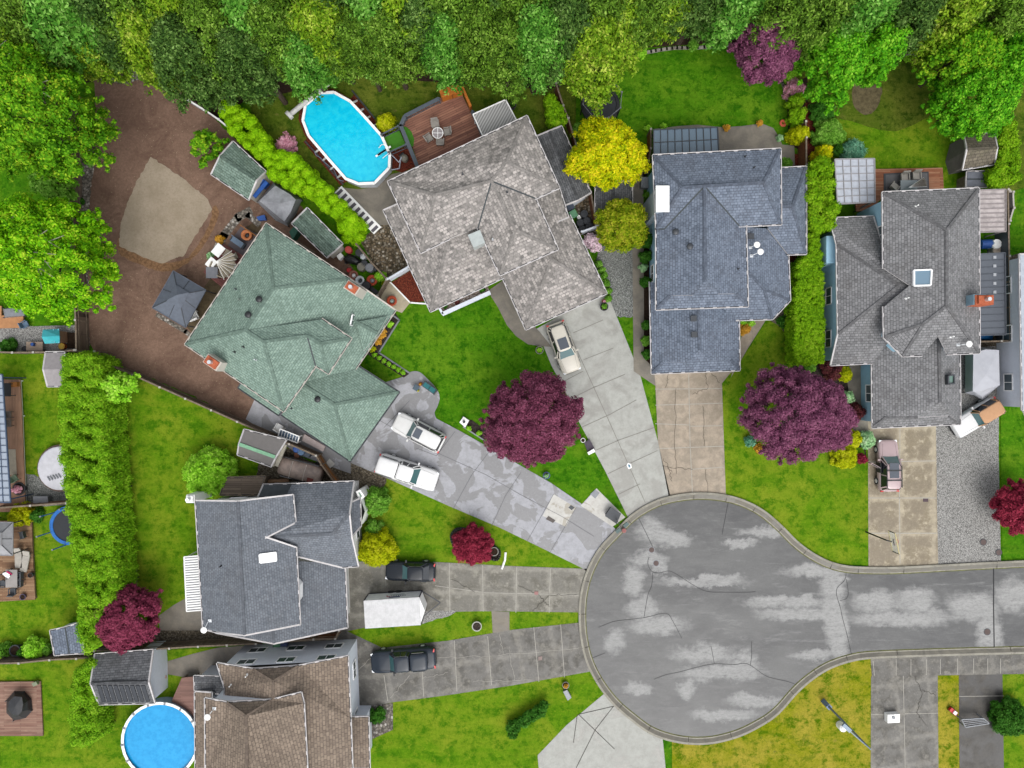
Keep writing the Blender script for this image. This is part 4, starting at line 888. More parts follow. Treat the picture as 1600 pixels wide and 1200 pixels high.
# house E
flat('driveway', [(520, 878), (600, 877), (680, 878), (790, 884), (925, 889), (920, 957), (780, 955), (745, 955), (670, 957), (640, 966), (548, 985), (520, 990)], .02, CE)
flat('gravel_patch', [(655, 955), (716, 954), (700, 962), (660, 975)], .028, G_LT)
flat('cross_walk', [(768, 955), (796, 956), (796, 985), (770, 991)], .018, CBd)
joints('slab_joint', [[(702, 880), (703, 955)], [(754, 883), (755, 955)], [(807, 886), (806, 957)], [(860, 888), (858, 957)], [(602, 878), (603, 915)], [(680, 915), (760, 926), (850, 928), (905, 930)]], .05, CRACKL)
joints('crack', [crackline(*q) for q in [((704, 905), (742, 925)), ((810, 915), (840, 928)), ((840, 928), (858, 948)), ((858, 930), (832, 955)), ((858, 930), (902, 928))]], .03, CRACK, .036)
flat('back_patio', [(286, 880), (318, 868), (322, 985), (250, 985), (248, 962), (272, 945), (290, 935)], .016, CBd)
flat('gravel_strip', [(245, 982), (410, 978), (410, 1008), (240, 1002)], .014, G_DK)
flat('side_gravel', [(405, 700), (430, 690), (520, 740), (600, 745), (600, 775), (545, 775), (480, 770), (400, 765)], .012, G_DK)
# house F
flat('driveway', [(540, 985), (597, 1012), (700, 1001), (800, 984), (922, 971), (930, 1010), (940, 1046), (800, 1071), (700, 1086), (615, 1097), (560, 1108), (500, 1120), (500, 1010)], .02, CF)
flat('side_path', [(252, 1036), (300, 1022), (340, 1012), (420, 1006), (540, 985), (548, 1030), (420, 1045), (300, 1060), (254, 1052)], .016, CBd)
joints('slab_joint', [[(710, 1001), (714, 1080)], [(762, 994), (768, 1070)], [(834, 980), (842, 1065)], [(876, 976), (882, 1058)], [(600, 1055), (606, 1095)], [(660, 1050), (662, 1088)]], .05, CRACKL)
joints('crack', [crackline(*q) for q in [((555, 1050), (600, 1010)), ((680, 1028), (760, 1025)), ((760, 1025), (905, 1012)), ((640, 1055), (610, 1090)), ((660, 1060), (700, 1050)), ((740, 1064), (830, 1062)), ((796, 1015), (804, 1062)), ((780, 990), (786, 1022))]], .03, CRACKL, .036)
flat('rock_bed', [(570, 1112), (585, 1102), (614, 1098), (614, 1140), (570, 1160)], .022, G_ROCK)
flat('driveway', [(945, 1083), (1035, 1150), (1050, 1300), (850, 1300), (840, 1180), (885, 1133)], .018, CB)
joints('slab_joint', [[(960, 1103), (904, 1116), (960, 1170)], [(958, 1104), (930, 1140), (900, 1200)], [(902, 1116), (896, 1160)]], .05, CRACK)
# south side of the street
flat('sidewalk', [(1360, 1026), (1420, 1024), (1650, 1022), (1650, 1052), (1362, 1057)], .022, CF)
flat('driveway', [(1361, 1057), (1465, 1054), (1467, 1300), (1360, 1300)], .02, CF)
flat('driveway', [(1498, 1053), (1566, 1051), (1570, 1300), (1500, 1300)], .02, m_concrete('driveway_black_concrete', S(110, 106, 100), S(78, 76, 74), amt=.5, sc=.4, edge=.1, mott=.2))
joints('slab_joint', [[(1411, 1056), (1414, 1200)], [(1361, 1116), (1465, 1114)], [(1499, 1088), (1568, 1087)], [(1364, 1033), (1366, 1056)], [(1400, 1030), (1400, 1055)], [(1423, 1030), (1423, 1055)], [(1447, 1030), (1447, 1054)], [(1469, 1030), (1469, 1053)], [(1496, 1029), (1496, 1053)], [(1521, 1029), (1521, 1052)], [(1543, 1029), (1543, 1052)], [(1563, 1029), (1563, 1052)]], .05, CRACKL)
joints('crack', [crackline(*q) for q in [((1430, 1057), (1440, 1080)), ((1440, 1080), (1432, 1114)), ((1432, 1114), (1446, 1132)), ((1440, 1078), (1462, 1086))]], .03, CRACK, .036)
# ---------------------------------------------------------------- road with rolled kerb
north = [(1750, 872), (1600, 877), (1480, 883), (1400, 887), (1352, 887), (1322, 885), (1295, 878), (1268, 864), (1244, 846), (1218, 820), (1190, 797), (1160, 782), (1130, 774), (1095, 771), (1060, 774), (1025, 783), (990, 803), (962, 830), (935, 860), (917, 895), (908, 930), (906, 965), (909, 1000), (918, 1035), (935, 1068), (958, 1098), (985, 1122), (1018, 1145), (1060, 1158), (1105, 1160), (1150, 1150), (1188, 1132), (1215, 1113), (1245, 1080), (1268, 1060), (1295, 1043), (1330, 1031), (1370, 1026), (1480, 1022), (1600, 1019), (1750, 1017)]
path = catmull(north, 6); W_ = PX(path)
m = MB(); m.sheet(W_, .04); m.struct('road', ROAD)
def band(name, d0, d1, z, mt, h=0, z1=None):
    """strip between two offsets of the road edge (positive = into the road)"""
    m = MB(); n = len(W_)
    def off(i, d):
        a = Vector(W_[max(0, i-1)]); b = Vector(W_[min(n-1, i+1)]); e = (b-a).normalized(); return Vector(W_[i])+Vector((-e.y, e.x))*d
    z1 = z if z1 is None else z1
    for i in range(n-1):
        p, q, r, s = off(i, d0), off(i+1, d0), off(i+1, d1), off(i, d1)
        m.add([(p.x, p.y, z), (q.x, q.y, z), (r.x, r.y, z1), (s.x, s.y, z1)], [(0, 1, 2, 3)])
        if h: m.add([(p.x, p.y, z), (q.x, q.y, z), (q.x, q.y, z-h), (p.x, p.y, z-h)], [(0, 1, 2, 3)]); m.add([(s.x, s.y, z1), (r.x, r.y, z1), (r.x, r.y, z1-h), (s.x, s.y, z1-h)], [(0, 1, 2, 3)])
    return m.struct(name, mt)
band('kerb', -.12, .07, .16, CURB, .2); band('gutter', .07, .4, .155, GUT, 0, .075); band('gutter_lip', .4, .5, .075, CURB, .06); band('gutter_moss', .5, .58, .05, MOSS)
m = MB(); n_ = len(W_)
for i in range(8, n_-4, 9):
    a = Vector(W_[i-1]); b = Vector(W_[i+1]); e = (b-a).normalized(); q = Vector((-e.y, e.x)); p = Vector(W_[i])
    m.bar((p-q*.1).to_tuple()+(.163,), (p+q*.55).to_tuple()+(.09,), .03, .012)
m.struct('kerb_joint', CRACK)
seams = [[(997, 808), (1008, 830), (1020, 855), (1022, 862)], [(1014, 870), (1012, 880), (1018, 892), (1030, 895), (1046, 892), (1065, 902), (1085, 915), (1105, 924), (1135, 925), (1170, 925), (1180, 924)], [(1020, 893), (1018, 915), (1012, 930), (1006, 965)], [(935, 980), (955, 972), (970, 969), (1006, 965), (1040, 958), (1052, 972), (1065, 997)], [(1022, 1061), (1040, 1054), (1060, 1050), (1090, 1042), (1116, 1037), (1148, 1038), (1160, 1036), (1172, 1039), (1195, 1055), (1210, 1060), (1232, 1065), (1255, 1074)], [(1111, 1010), (1116, 1037)], [(1174, 1002), (1174, 1025), (1172, 1039)], [(1322, 887), (1320, 905), (1308, 918), (1307, 930), (1313, 950), (1316, 965), (1324, 995), (1331, 1027)], [(1322, 905), (1325, 925), (1322, 935), (1312, 938)], [(1552, 884), (1552, 950), (1553, 1018)], [(1138, 783), (1134, 803), (1128, 835)], [(1282, 960), (1250, 930)], [(925, 1028), (945, 1020)]]
joints('asphalt_crack', [catmull(s, 4) for s in seams[:9]+seams[10:11]+seams[12:]], .04, CLIP, .05)
joints('asphalt_seam', [seams[9]], .1, CLIP, .052)
for i, (u, v, r) in enumerate([(1018, 859, .3), (1025, 880, .3), (1536, 847, .32), (1560, 863, .3), (1542, 987, .32)]):
    x, y, _ = P(u, v); m = MB(); m.cyl((x, y, .03), (x, y, .056), r, r, 20); m.cyl((x, y, .056), (x, y, .062), r*.82, r*.82, 20, 1)
    m.top('manhole_cover', [GRM if i < 2 else DKG, plain('rusty_iron', S(112, 96, 92), .8, .3)], ['grey manhole cover in the turning circle nearer the green house driveway', 'grey manhole cover just below its twin in the turning circle', 'brown round cover in the pale gravel drive', 'grey round cover at the kerb corner of the gravel drive', 'dark round cover in the street beside the straight seam'][i], 'manhole cover')
# lids in the ground
def lid(label, quad, mt, rim=None, z=.05, cat='utility cover'):
    m = MB(); p = PX(quad); 
    if rim: m.prism(p, 0, z-.004, 1); p = offset(p, .1)
    m.prism(p, 0, z, 0); m.top('utility_cover', [mt, rim or mt], label, cat)
lid('long grey cover in the green house driveway slab', [(857, 806), (868, 813), (864, 817), (853, 811)], plain('iron_cover', S(112, 104, 100), .7, .3)); lid('small dark cover near the utility pad edge of the driveway', [(892, 789), (898, 793), (893, 797), (888, 793)], DKG)
lid('square grey cover at the top of the white utility pad', [(930, 765), (937, 770), (930, 779), (922, 772)], GRM); lid('blue cover with white rim in the pale driveway', [(981, 723), (986, 725), (987, 731), (982, 733), (979, 727)], plain('blue_lid', S(92, 140, 166), .6), WHT)
lid('dark brown cover in the brown concrete driveway', [(1442, 779), (1450, 779), (1450, 784), (1442, 784)], plain('brown_cover', S(92, 72, 80), .7)); lid('reddish square cover near the kerb in the mottled driveway', [(835, 924), (841, 924), (841, 929), (835, 929)], plain('reddish_cover', S(186, 138, 134), .8)); lid('pinkish square cover in the dark driveway by the kerb', [(841, 1026), (847, 1025), (847, 1031), (841, 1032)], plain('pink_cover', S(168, 148, 142), .8))
t = pot_box('utility_cabinet', 'dark grey utility box with a hooked pole on the white pad by the kerb', 'utility box', [(955, 794), (969, 803), (963, 817), (947, 806)], .03, .75, DKG, DKG, .05)
# ================================================================ HOUSES
W5 = 5.3
hA, A_ = house('green_roof_house', 'two storey house with a pale green shingle roof and two brick chimneys', 'house', (440, 520), [
 dict(pts=dict(L=(290, 538, W5), T=(416, 350, W5), Q=(546, 436, W5), N1=(427, 451), N2=(384, 516), M=(412, 534), K=(443, 642, W5), J=(493, 571, W5), U=(513, 583, W5), E=(548, 529, W5), V=(503, 499, W5), X=(480, 525), Y=(500, 537),
   Z1=(617, 485, 2.9), Z2=(547, 588, 2.9), Z3=(470, 606), Z5=(455, 560)),
   faces=[('L', 'T', 'N1', 'N2'), ('T', 'Q', 'N1'), ('L', 'K', 'M', 'N2'), ('V', 'E', 'Y', 'X', 'M', 'N2'), ('K', 'J', 'X', 'M'), ('J', 'U', 'Y', 'X'), ('U', 'E', 'Y'), ('Z1', 'Z2', 'Z3', 'Z5', 'N2', 'N1', 'Q')], pitch=.4, mat=R_A, gut=plain('gutter_cream', S(214, 206, 196), .6), skip=[('Z3', 'Z5'), ('N2', 'Z5'), ('Z2', 'Z3'), ('N2', 'V')],
   walls=[dict(poly=['L', 'T', 'Q', (560, 470), 'E', 'U', 'J', 'K'], z=W5, mat=W_CRM), dict(poly=[(540, 440), 'Z1', 'Z2', (480, 590)], z=2.9, mat=W_CRM, inset=.5)]),
 dict(pts=dict(g0=(475, 602), g1=(559, 572, 2.8), g2=(623, 613, 2.8), g3=(547, 720, 2.8), g4=(440, 648, 2.8), r1=(523, 632), r0=(470, 599)), faces=[('g1', 'g2', 'r1', 'r0'), ('g2', 'g3', 'r1'), ('g3', 'g4', 'r0', 'r1')], pitch=.36, mat=R_A, gut=DKG, skip=[('g1', 'r0'), ('g4', 'r0')], walls=[dict(poly=['g1', 'g2', 'g3', 'g4'], z=2.8, mat=W_CRM, inset=.5, garage=(1,))]),
 dict(pts=dict(a=(373, 606, 2.6), b=(435, 648, 2.6), c=(441, 640), d=(378, 598)), faces=[('a', 'b', 'c', 'd')], pitch=.4, mat=R_A, gut=DKG, walls=[dict(poly=[(378, 603), (438, 645), (450, 620), (390, 590)], z=2.6, mat=W_CRM, inset=.2, win=False)]),
 dict(pts=dict(a=(606, 494, 2.98), b=(568, 549, 2.98), c=(556, 503, 4.35), d=(588, 522, 4.15)), faces=[('a', 'd', 'c'), ('d', 'b', 'c')], pitch=.4, mat=R_A, gut=DKG, gutters=False, th=.05) if False else
 dict(pts=dict(a=(606, 494, 3.35), b=(568, 549, 3.35), c=(556, 503, 4.18), d=(590, 521, 4.0)), faces=[('a', 'd', 'c'), ('d', 'b', 'c')], pitch=.4, mat=R_A, gutters=False)])
tA = A_[0][1]; tAg = A_[1][1]
vent(hA, tA, 406, 468, 'round'); vent(hA, tA, 389, 492, 'round'); vent(hA, tA, 369, 452); vent(hA, tA, 375, 468, 'pipe', plain('vent_green', S(150, 166, 156))); vent(hA, tA, 381, 542, 'pipe', BLK); vent(hA, tA, 400, 562, 'pipe', STEEL); vent(hA, tA, 367, 550, 'pipe', BLK); vent(hA, tAg, 497, 624, 'round'); vent(hA, tAg, 456, 638)
BRK = plain('orange_brick', S(206, 116, 84), .9, .1, var=.25, sc=8)
def chimney(root, u, v, z0, z1, w1, w2, rz, body, label=None, cap=BRK, pot=STEEL):
    x, y, _ = P(u, v, z1); m = MB(); m.box((x, y, (z0+z1)/2-.1), (w1, w2, z1-z0-.2), rz); o = m.obj('chimney', body, root, label); c = MB(); c.box((x, y, z1-.1), (w1*.8, w2*.8, .24), rz); c.obj('chimney_cap', cap, o); q = MB(); q.cyl((x, y, z1), (x, y, z1+.45), .16, .16, 14); q.obj('flue', pot, o, smooth=False); return o
chimney(hA, 330, 566, 0, 6.9, 1.35, .85, rad(153, 104), W_CRM, 'chimney at the dirt yard end'); chimney(hA, 549, 449, 0, 7.0, 1.2, .8, rad(130, 86), W_CRM, 'chimney at the planter end')
hB, B_ = house('speckled_roof_house', 'two storey house with a speckled brown grey shingle roof beside the pool deck', 'house', (760, 360), [
 dict(pts=dict(A=(607, 284, W5), B=(823, 182, W5), C=(873, 293, W5), c2=(836, 310, W5), e=(871, 389, W5), f=(782, 429, W5), g=(747, 356, W5), D=(658, 394, W5), d2=(701, 373, W5), R1=(680, 305), R2=(791, 253), V=(768, 283), r3=(805, 360)),
   faces=[('A', 'B', 'R2', 'R1') if False else ('A', 'B', 'R2', 'V', 'R1'), ('A', 'D', 'R1'), ('B', 'C', 'R2'), ('C', 'c2', 'V', 'R2'), ('D', 'd2', 'g', 'V', 'R1'), ('f', 'g', 'V', 'r3'), ('e', 'c2', 'V', 'r3'), ('f', 'e', 'r3')], pitch=.36, mat=R_B, skip=[('d2', 'g')],
   walls=[dict(poly=['A', 'B', 'C', 'c2', 'e', 'f', 'g', 'd2', 'D'], z=W5, mat=W_GRY)]),
 dict(pts=dict(l=(600, 329, 2.9), m=(673, 486, 2.9), n=(787, 433, 2.9), nn=(800, 404), gg=(750, 352), d=(701, 373), q=(668, 340), lt=(640, 311)), faces=[('m', 'n', 'nn', 'gg', 'd'), ('l', 'm', 'd', 'q', 'lt')], pitch=.36, mat=R_B, skip=[('n', 'nn'), ('gg', 'nn'), ('d', 'gg'), ('d', 'q'), ('q', 'lt')],
   walls=[dict(poly=['l', 'm', 'n', (790, 380), (700, 320), (645, 300)], z=2.9, mat=W_GRY)]),
 dict(pts=dict(n=(786, 434, 2.9), o=(822, 514, 2.9), p=(947, 458, 2.9), q=(890, 337, 2.9), G1=(862, 405), G0=(828, 345), w=(838, 310)), faces=[('n', 'o', 'G1', 'G0'), ('o', 'p', 'G1'), ('p', 'q', 'G0', 'G1')], pitch=.36, mat=R_B, skip=[('n', 'G0'), ('q', 'G0')],
   walls=[dict(poly=['n', 'o', 'p', 'q', (850, 320)], z=2.9, mat=W_GRY, garage=(1,))]),
 dict(pts=dict(a=(874, 296, 3.0), b=(887, 339, 3.0), c=(855, 352), d=(834, 306)), faces=[('a', 'b', 'c', 'd')], pitch=.36, mat=R_B, skip=[('c', 'd')], walls=[dict(poly=['a', 'b', (850, 345), (838, 310)], z=3.0, mat=W_GRY, inset=.3, win=False)])])
tB = B_[0][1]
skylight(hB, B_[0][1], [(732, 368), (751, 360), (758, 378), (739, 387)], plain('skylight_dome', S(206, 214, 212), .3, .5)) if False else None
x0, y0, z0 = on_roof(B_[1][1], 745, 373); m = MB(); q = [Vector(P(u, v, 5.75)) for u, v in ((731, 367), (750, 359), (758, 379), (740, 387))]
m.prism([p[:2] for p in q], 4.6, 5.75); m.obj('skylight', plain('skylight_dome', S(206, 214, 212), .3, .5), hB, 'square pale skylight box')
vent(hB, tB, 770, 374, 'pipe', STEEL); vent(hB, tB, 723, 272); vent(hB, tB, 792, 300, 'pipe')
hC, C_ = house('slate_roof_house', 'two storey house with a slate blue shingle roof at the head of the turning circle', 'house', (1110, 400), [
 dict(pts=dict(A=(1021, 243, W5), B=(1219, 233, W5), C=(1220, 350, W5), c2=(1155, 353, W5), D=(1026, 358, W5), d2=(1038, 358, W5), R1=(1066, 293), R2=(1193, 285), V=(1101, 291), F1=(1026, 483, W5), F2=(1168, 478, W5), e1=(1025, 359, W5), e2=(1165, 353, W5), r=(1102, 440), h1=(1047, 462), h2=(1151, 459), j1=(1084, 461), j2=(1123, 459)),
   faces=[('A', 'B', 'R2', 'V', 'R1'), ('B', 'C', 'R2'), ('A', 'D', 'R1'), ('D', 'd2', 'V', 'R1'), ('C', 'c2', 'V', 'R2'), ('F1', 'D', 'd2', 'V', 'r', 'j1', 'h1'), ('F2', 'e2', 'c2', 'V', 'r', 'j2', 'h2'), ('F1', 'F2', 'h2', 'h1')], pitch=.4, mat=R_C, skip=[('h1', 'j1'), ('h2', 'j2'), ('j1', 'j2'), ('h1', 'h2'), ('c2', 'e2'), ('j1', 'r'), ('j2', 'r')],
   walls=[dict(poly=['A', 'B', 'C', 'e2', 'F2', 'F1', 'D'], z=W5, mat=W_BLUE)]),
 dict(pts=dict(a=(1219, 263, 3.2), b=(1259, 261, 3.2), c=(1259, 396, 3.2), d=(1231, 397, 3.2), k=(1238, 323), k0=(1210, 323), e=(1200, 357)), faces=[('a', 'b', 'k', 'k0'), ('b', 'c', 'k'), ('c', 'd', 'e', 'k0', 'k')], pitch=.4, mat=R_C, skip=[('a', 'k0'), ('e', 'k0'), ('d', 'e')], walls=[dict(poly=['a', 'b', 'c', 'd', (1205, 360)], z=3.2, mat=W_BLUE, inset=.4)]),
 dict(pts=dict(d=(1231, 397, 3.0), p=(1234, 469, 3.0), q=(1207, 498, 3.0), s=(1141, 500, 3.0), t=(1122, 480), u=(1150, 440), r1=(1194, 452), r0=(1163, 418), e=(1199, 357), e0=(1160, 354)), faces=[('d', 'p', 'r1', 'r0', 'e0', 'e'), ('p', 'q', 'r1'), ('q', 's', 't', 'u', 'r0', 'r1')], pitch=.38, mat=R_C, skip=[('e', 'e0'), ('e0', 'r0'), ('r0', 'u'), ('t', 'u'), ('s', 't')], walls=[dict(poly=['d', 'p', 'q', 's', (1140, 440), (1160, 360), (1200, 360)], z=3.0, mat=W_BLUE, inset=.4)]),
 dict(pts=dict(a=(1016, 441, 2.9), b=(1019, 583, 2.9), c=(1155, 578, 2.9), d=(1154, 499, 2.9), r=(1093, 547), r0=(1091, 470), h1=(1036, 566), h2=(1142, 562), j1=(1073, 566), j2=(1109, 564), x=(1026, 441), tt=(1122, 480)), faces=[('b', 'a', 'x', 'r0', 'r', 'j1', 'h1'), ('c', 'd', 'tt', 'r0', 'r', 'j2', 'h2'), ('b', 'c', 'h2', 'h1')], pitch=.4, mat=R_C, skip=[('h1', 'j1'), ('h2', 'j2'), ('h1', 'h2'), ('r0', 'x'), ('r0', 'tt'), ('d', 'tt'), ('a', 'x'), ('j1', 'r'), ('j2', 'r')], walls=[dict(poly=['a', 'b', 'c', 'd', (1100, 460)], z=2.9, mat=W_BLUE, garage=(1,))])])
def gablet(root, tris, W, keys, mt, mats=R_C):
    a, b, c, d, r = (W[k] for k in keys); m = MB(); m.add([a, b, c, d], [(0, 1, 2, 3)]); m.obj('gablet', mt, root)
    k = MB(); k.add([b+Vector((0, 0, .01)), c+Vector((0, 0, .01)), r+Vector((0, 0, .01))], [(0, 1, 2)], 0, [[(0, 0), ((c-b).length, 0), ((c-b).length/2, (r-(b+c)/2).length)]]); k.obj('roof_hip', mats, root)
gablet(hC, None, C_[0][2], ('h1', 'j1', 'j2', 'h2', 'r'), R_C); gablet(hC, None, C_[3][2], ('h1', 'j1', 'j2', 'h2', 'r'), R_C)
tC = C_[0][1]
vent(hC, tC, 1055, 363, 'round', DKG); vent(hC, tC, 1077, 386, 'round', DKG); vent(hC, tC, 1153, 420); vent(hC, tC, 1164, 245); vent(hC, tC, 1178, 262); vent(hC, C_[3][1], 1083, 498, 'box'); vent(hC, C_[3][1], 1084, 523, 'box'); vent(hC, C_[2][1], 1172, 370, 'box'); dish(hC, C_[2][1], 1172, 387, 6, -2); dish(hC, C_[2][1], 1174, 400, 9, -4)
x, y, _ = P(1035, 311, 5.9); m = MB(); m.box((x, y, 2.95), (1.0, 2.05, 5.9)); o = m.obj('chimney', plain('pale_blue_chase', S(206, 222, 232), .6), hC, 'pale blue boxed chimney chase'); k = MB(); k.box((x, y, 5.95), (1.12, 2.18, .1)); k.obj('chimney_cap', WHT, o)
hD, D_ = house('grey_roof_house', 'large blue walled house with a grey shingle roof and a glass skylight', 'house', (1430, 450), [
 dict(pts=dict(A=(1380, 301, W5), B=(1529, 295, W5), C=(1530, 551, W5), c2=(1480, 553, W5), v=(1467, 525), e=(1440, 555, W5), f=(1411, 556, W5), g=(1382, 527, W5), h=(1381, 480, W5), w=(1422, 446), i=(1381, 419, W5), R1=(1479, 360), R2=(1479, 478), s=(1443, 506)),
   faces=[('A', 'B', 'R1'), ('B', 'C', 'R2', 'R1'), ('A', 'i', 'w', 'h', 'g', 's', 'R2', 'R1'), ('g', 'f', 's'), ('f', 'e', 'v', 'c2', 'C', 'R2', 's')], pitch=.4, mat=R_D, skip=[('i', 'w'), ('h', 'w'), ('e', 'v'), ('v', 'c2')],
   walls=[dict(poly=['A', 'B', 'C', 'c2', (1479, 518), (1447, 518), 'e', 'f', 'g', 'h', 'w', 'i'], z=W5, mat=W_BLUE)]),
 dict(pts=dict(a=(1309, 341, 3.3), b=(1364, 339, 3.3), c=(1301, 355), p=(1308, 382, 3.6), q=(1310, 522, 3.6), ap=(1405, 446), ar=(1422, 446), z1=(1390, 419), m=(1299, 570, 3.3), n=(1363, 567, 3.3), o=(1392, 530)),
   faces=[('p', 'q', 'ap'), ('a', 'b', 'z1', 'ar', 'ap', 'p', 'c'), ('m', 'n', 'o', 'ar', 'ap', 'q')], pitch=.36, mat=R_D, skip=[('ar', 'z1'), ('ar', 'o'), ('n', 'o')], walls=[dict(poly=[(1305, 350), 'b', (1390, 400), (1400, 530), 'n', (1303, 568)], z=3.3, mat=W_BLUE, inset=.35)]),
 dict(pts=dict(n=(1363, 567, 2.9), b=(1364, 668, 2.9), c=(1500, 662, 2.9), d=(1499, 540, 2.9), r=(1469, 629), r0=(1467, 520), k=(1390, 531), h1=(1385, 652), h2=(1482, 650), j1=(1434, 652), j2=(1480, 650)), faces=[('b', 'n', 'k', 'r0', 'r', 'j1', 'h1'), ('c', 'd', 'r0', 'r', 'h2'), ('b', 'c', 'h2', 'j1', 'h1')], pitch=.38, mat=R_D, skip=[('k', 'n'), ('k', 'r0'), ('d', 'r0'), ('j1', 'r'), ('h2', 'r')], walls=[dict(poly=['n', 'b', 'c', 'd', (1400, 530)], z=2.9, mat=W_BLUE, garage=(1,))])])
Wd = D_[2][2]; m = MB(); m.add([Wd['j1'], Wd['h2'], Wd['r']], [(0, 1, 2)], 0, [[(0, 0), (2.5, 0), (1.2, 1.5)]]); m.obj('roof_hip', R_D, hD)
tD = D_[0][1]
skylight(hD, tD, [(1426, 423), (1453, 422), (1453, 446), (1426, 447)], SKYB, .2); skylight(hD, D_[2][1], [(1478, 587), (1487, 586), (1487, 599), (1478, 600)], plain('skylight_green', S(120, 150, 140), .2, .6), .4, DKG)
vent(hD, tD, 1416, 466, 'pipe', WHT); vent(hD, tD, 1431, 322, 'pipe', WHT); vent(hD, tD, 1486, 526, 'pipe', WHT); dish(hD, tD, 1497, 539, 10, -1)
chimney(hD, 1541, 528-60, 0, 7.2, 1.5, .8, 0, BRK, 'brick chimney with pale blue flashing'); x, y, _ = P(1531, 468, 6.9); m = MB(); m.box((x, y, 6.3), (1.0, .85, 1.2)); m.obj('chimney_saddle', plain('saddle_blue', S(160, 196, 214)), hD)
x, y, _ = P(1302, 390, 2.7); m = MB(); m.box((x-.1, y, 1.35), (1.0, 2.4, 2.7)); m.obj('wall', W_BLUE, hD, 'small side bay wall')
hE, E_ = house('charcoal_roof_house', 'white walled house with a charcoal shingle gable roof and a small white skylight', 'house', (430, 880), [
 dict(pts=dict(a=(306, 783, W5), b=(318, 982, W5), b2=(338, 987, W5), r1=(382, 992), r0=(372, 784), c=(457, 774, W5), c1=(461, 816, W5), v=(414, 840), c2=(462, 856, W5), d=(468, 975, W5)), faces=[('a', 'b', 'b2', 'r1', 'r0'), ('c', 'c1', 'v', 'c2', 'd', 'r1', 'r0')], pitch=.36, mat=R_E, walls=[dict(poly=['a', 'b', 'd', 'c'], z=W5, mat=WHT, inset=.4)]),
 dict(pts=dict(n0=(456, 757, 3.9), n1=(552, 753, 3.9), q=(545, 803), p=(520, 834), ap=(412, 840), v0=(450, 790), s1=(559, 884, 3.9), s0=(535, 886, 3.9), x=(462, 868), y=(430, 850), e=(549, 840)), faces=[('n0', 'n1', 'q', 'p', 'ap'), ('s0', 's1', 'e', 'q', 'p', 'ap', 'x')], pitch=.44, mat=R_E, skip=[('n0', 'ap'), ('ap', 'x')], walls=[dict(poly=['n0', 'n1', (553, 800), 's1', 's0', (470, 862), (470, 790)], z=3.9, mat=WHT, inset=.4)]),
 dict(pts=dict(a=(538, 881, 2.8), b=(542, 980, 2.8), r=(428, 1005), r0=(424, 874), l=(338, 988, 2.8), l0=(330, 900, 2.8)), faces=[('a', 'b', 'r', 'r0'), ('l', 'l0', 'r0', 'r')], pitch=.32, mat=R_E, skip=[('a', 'r0'), ('l0', 'r0')], walls=[dict(poly=['a', 'b', 'l', (340, 890)], z=2.8, mat=WHT, inset=.4, garage=(0,))]),
 dict(pts=dict(a=(412, 758, 2.9), b=(456, 757, 2.9), c=(453, 774), d=(404, 776)), faces=[('a', 'b', 'c', 'd')], pitch=.2, mat=plain('dark_membrane', S(92, 98, 102), .8, .2), walls=[dict(poly=['a', 'b', (455, 790), (410, 790)], z=2.9, mat=WHT, inset=.15, win=False)]),
 dict(pts=dict(a=(548, 786, 3.5), b=(562, 780, 2.9), c=(563, 822, 2.9), d=(550, 837, 3.5), e=(545, 812, 3.6)), faces=[('b', 'c', 'd', 'e', 'a')], pitch=.5, mat=R_E, walls=[dict(poly=[(540, 782), (564, 776), (572, 800), (564, 824), (540, 838)], z=2.85, mat=WHT, inset=.12)])])
skylight(hE, E_[0][1], [(406, 866), (431, 863), (432, 876), (407, 879)], plain('skylight_white', S(250, 250, 250, .8), .3), .12); vent(hE, E_[0][1], 346, 884, 'pipe', BLK); dish(hE, E_[0][1], 328, 970, -4, 10)
m = MB(); p = [Vector(P(u, v, 4.4)) for u, v in ((466, 906), (471, 912), (471, 934), (467, 940))]; m.prism([q[:2] for q in p], 4.0, 4.9); m.obj('bay_window', FRM, hE)
m = MB(); p = PX([(556, 768), (563, 765), (570, 776), (562, 783)], 2.8); m.prism(p, 0.0, 2.8); o = m.obj('bay_window', WHT, hE); k = MB(); k.prism(offset(p, .18), 2.8, 2.82); k.obj('pane', plain('green_pane', S(150, 180, 160), .2), o)
chimney(hE, 296, 780, 0, 4.4, .7, .7, 0, WHT, 'small white side stack', WHT, WHT)
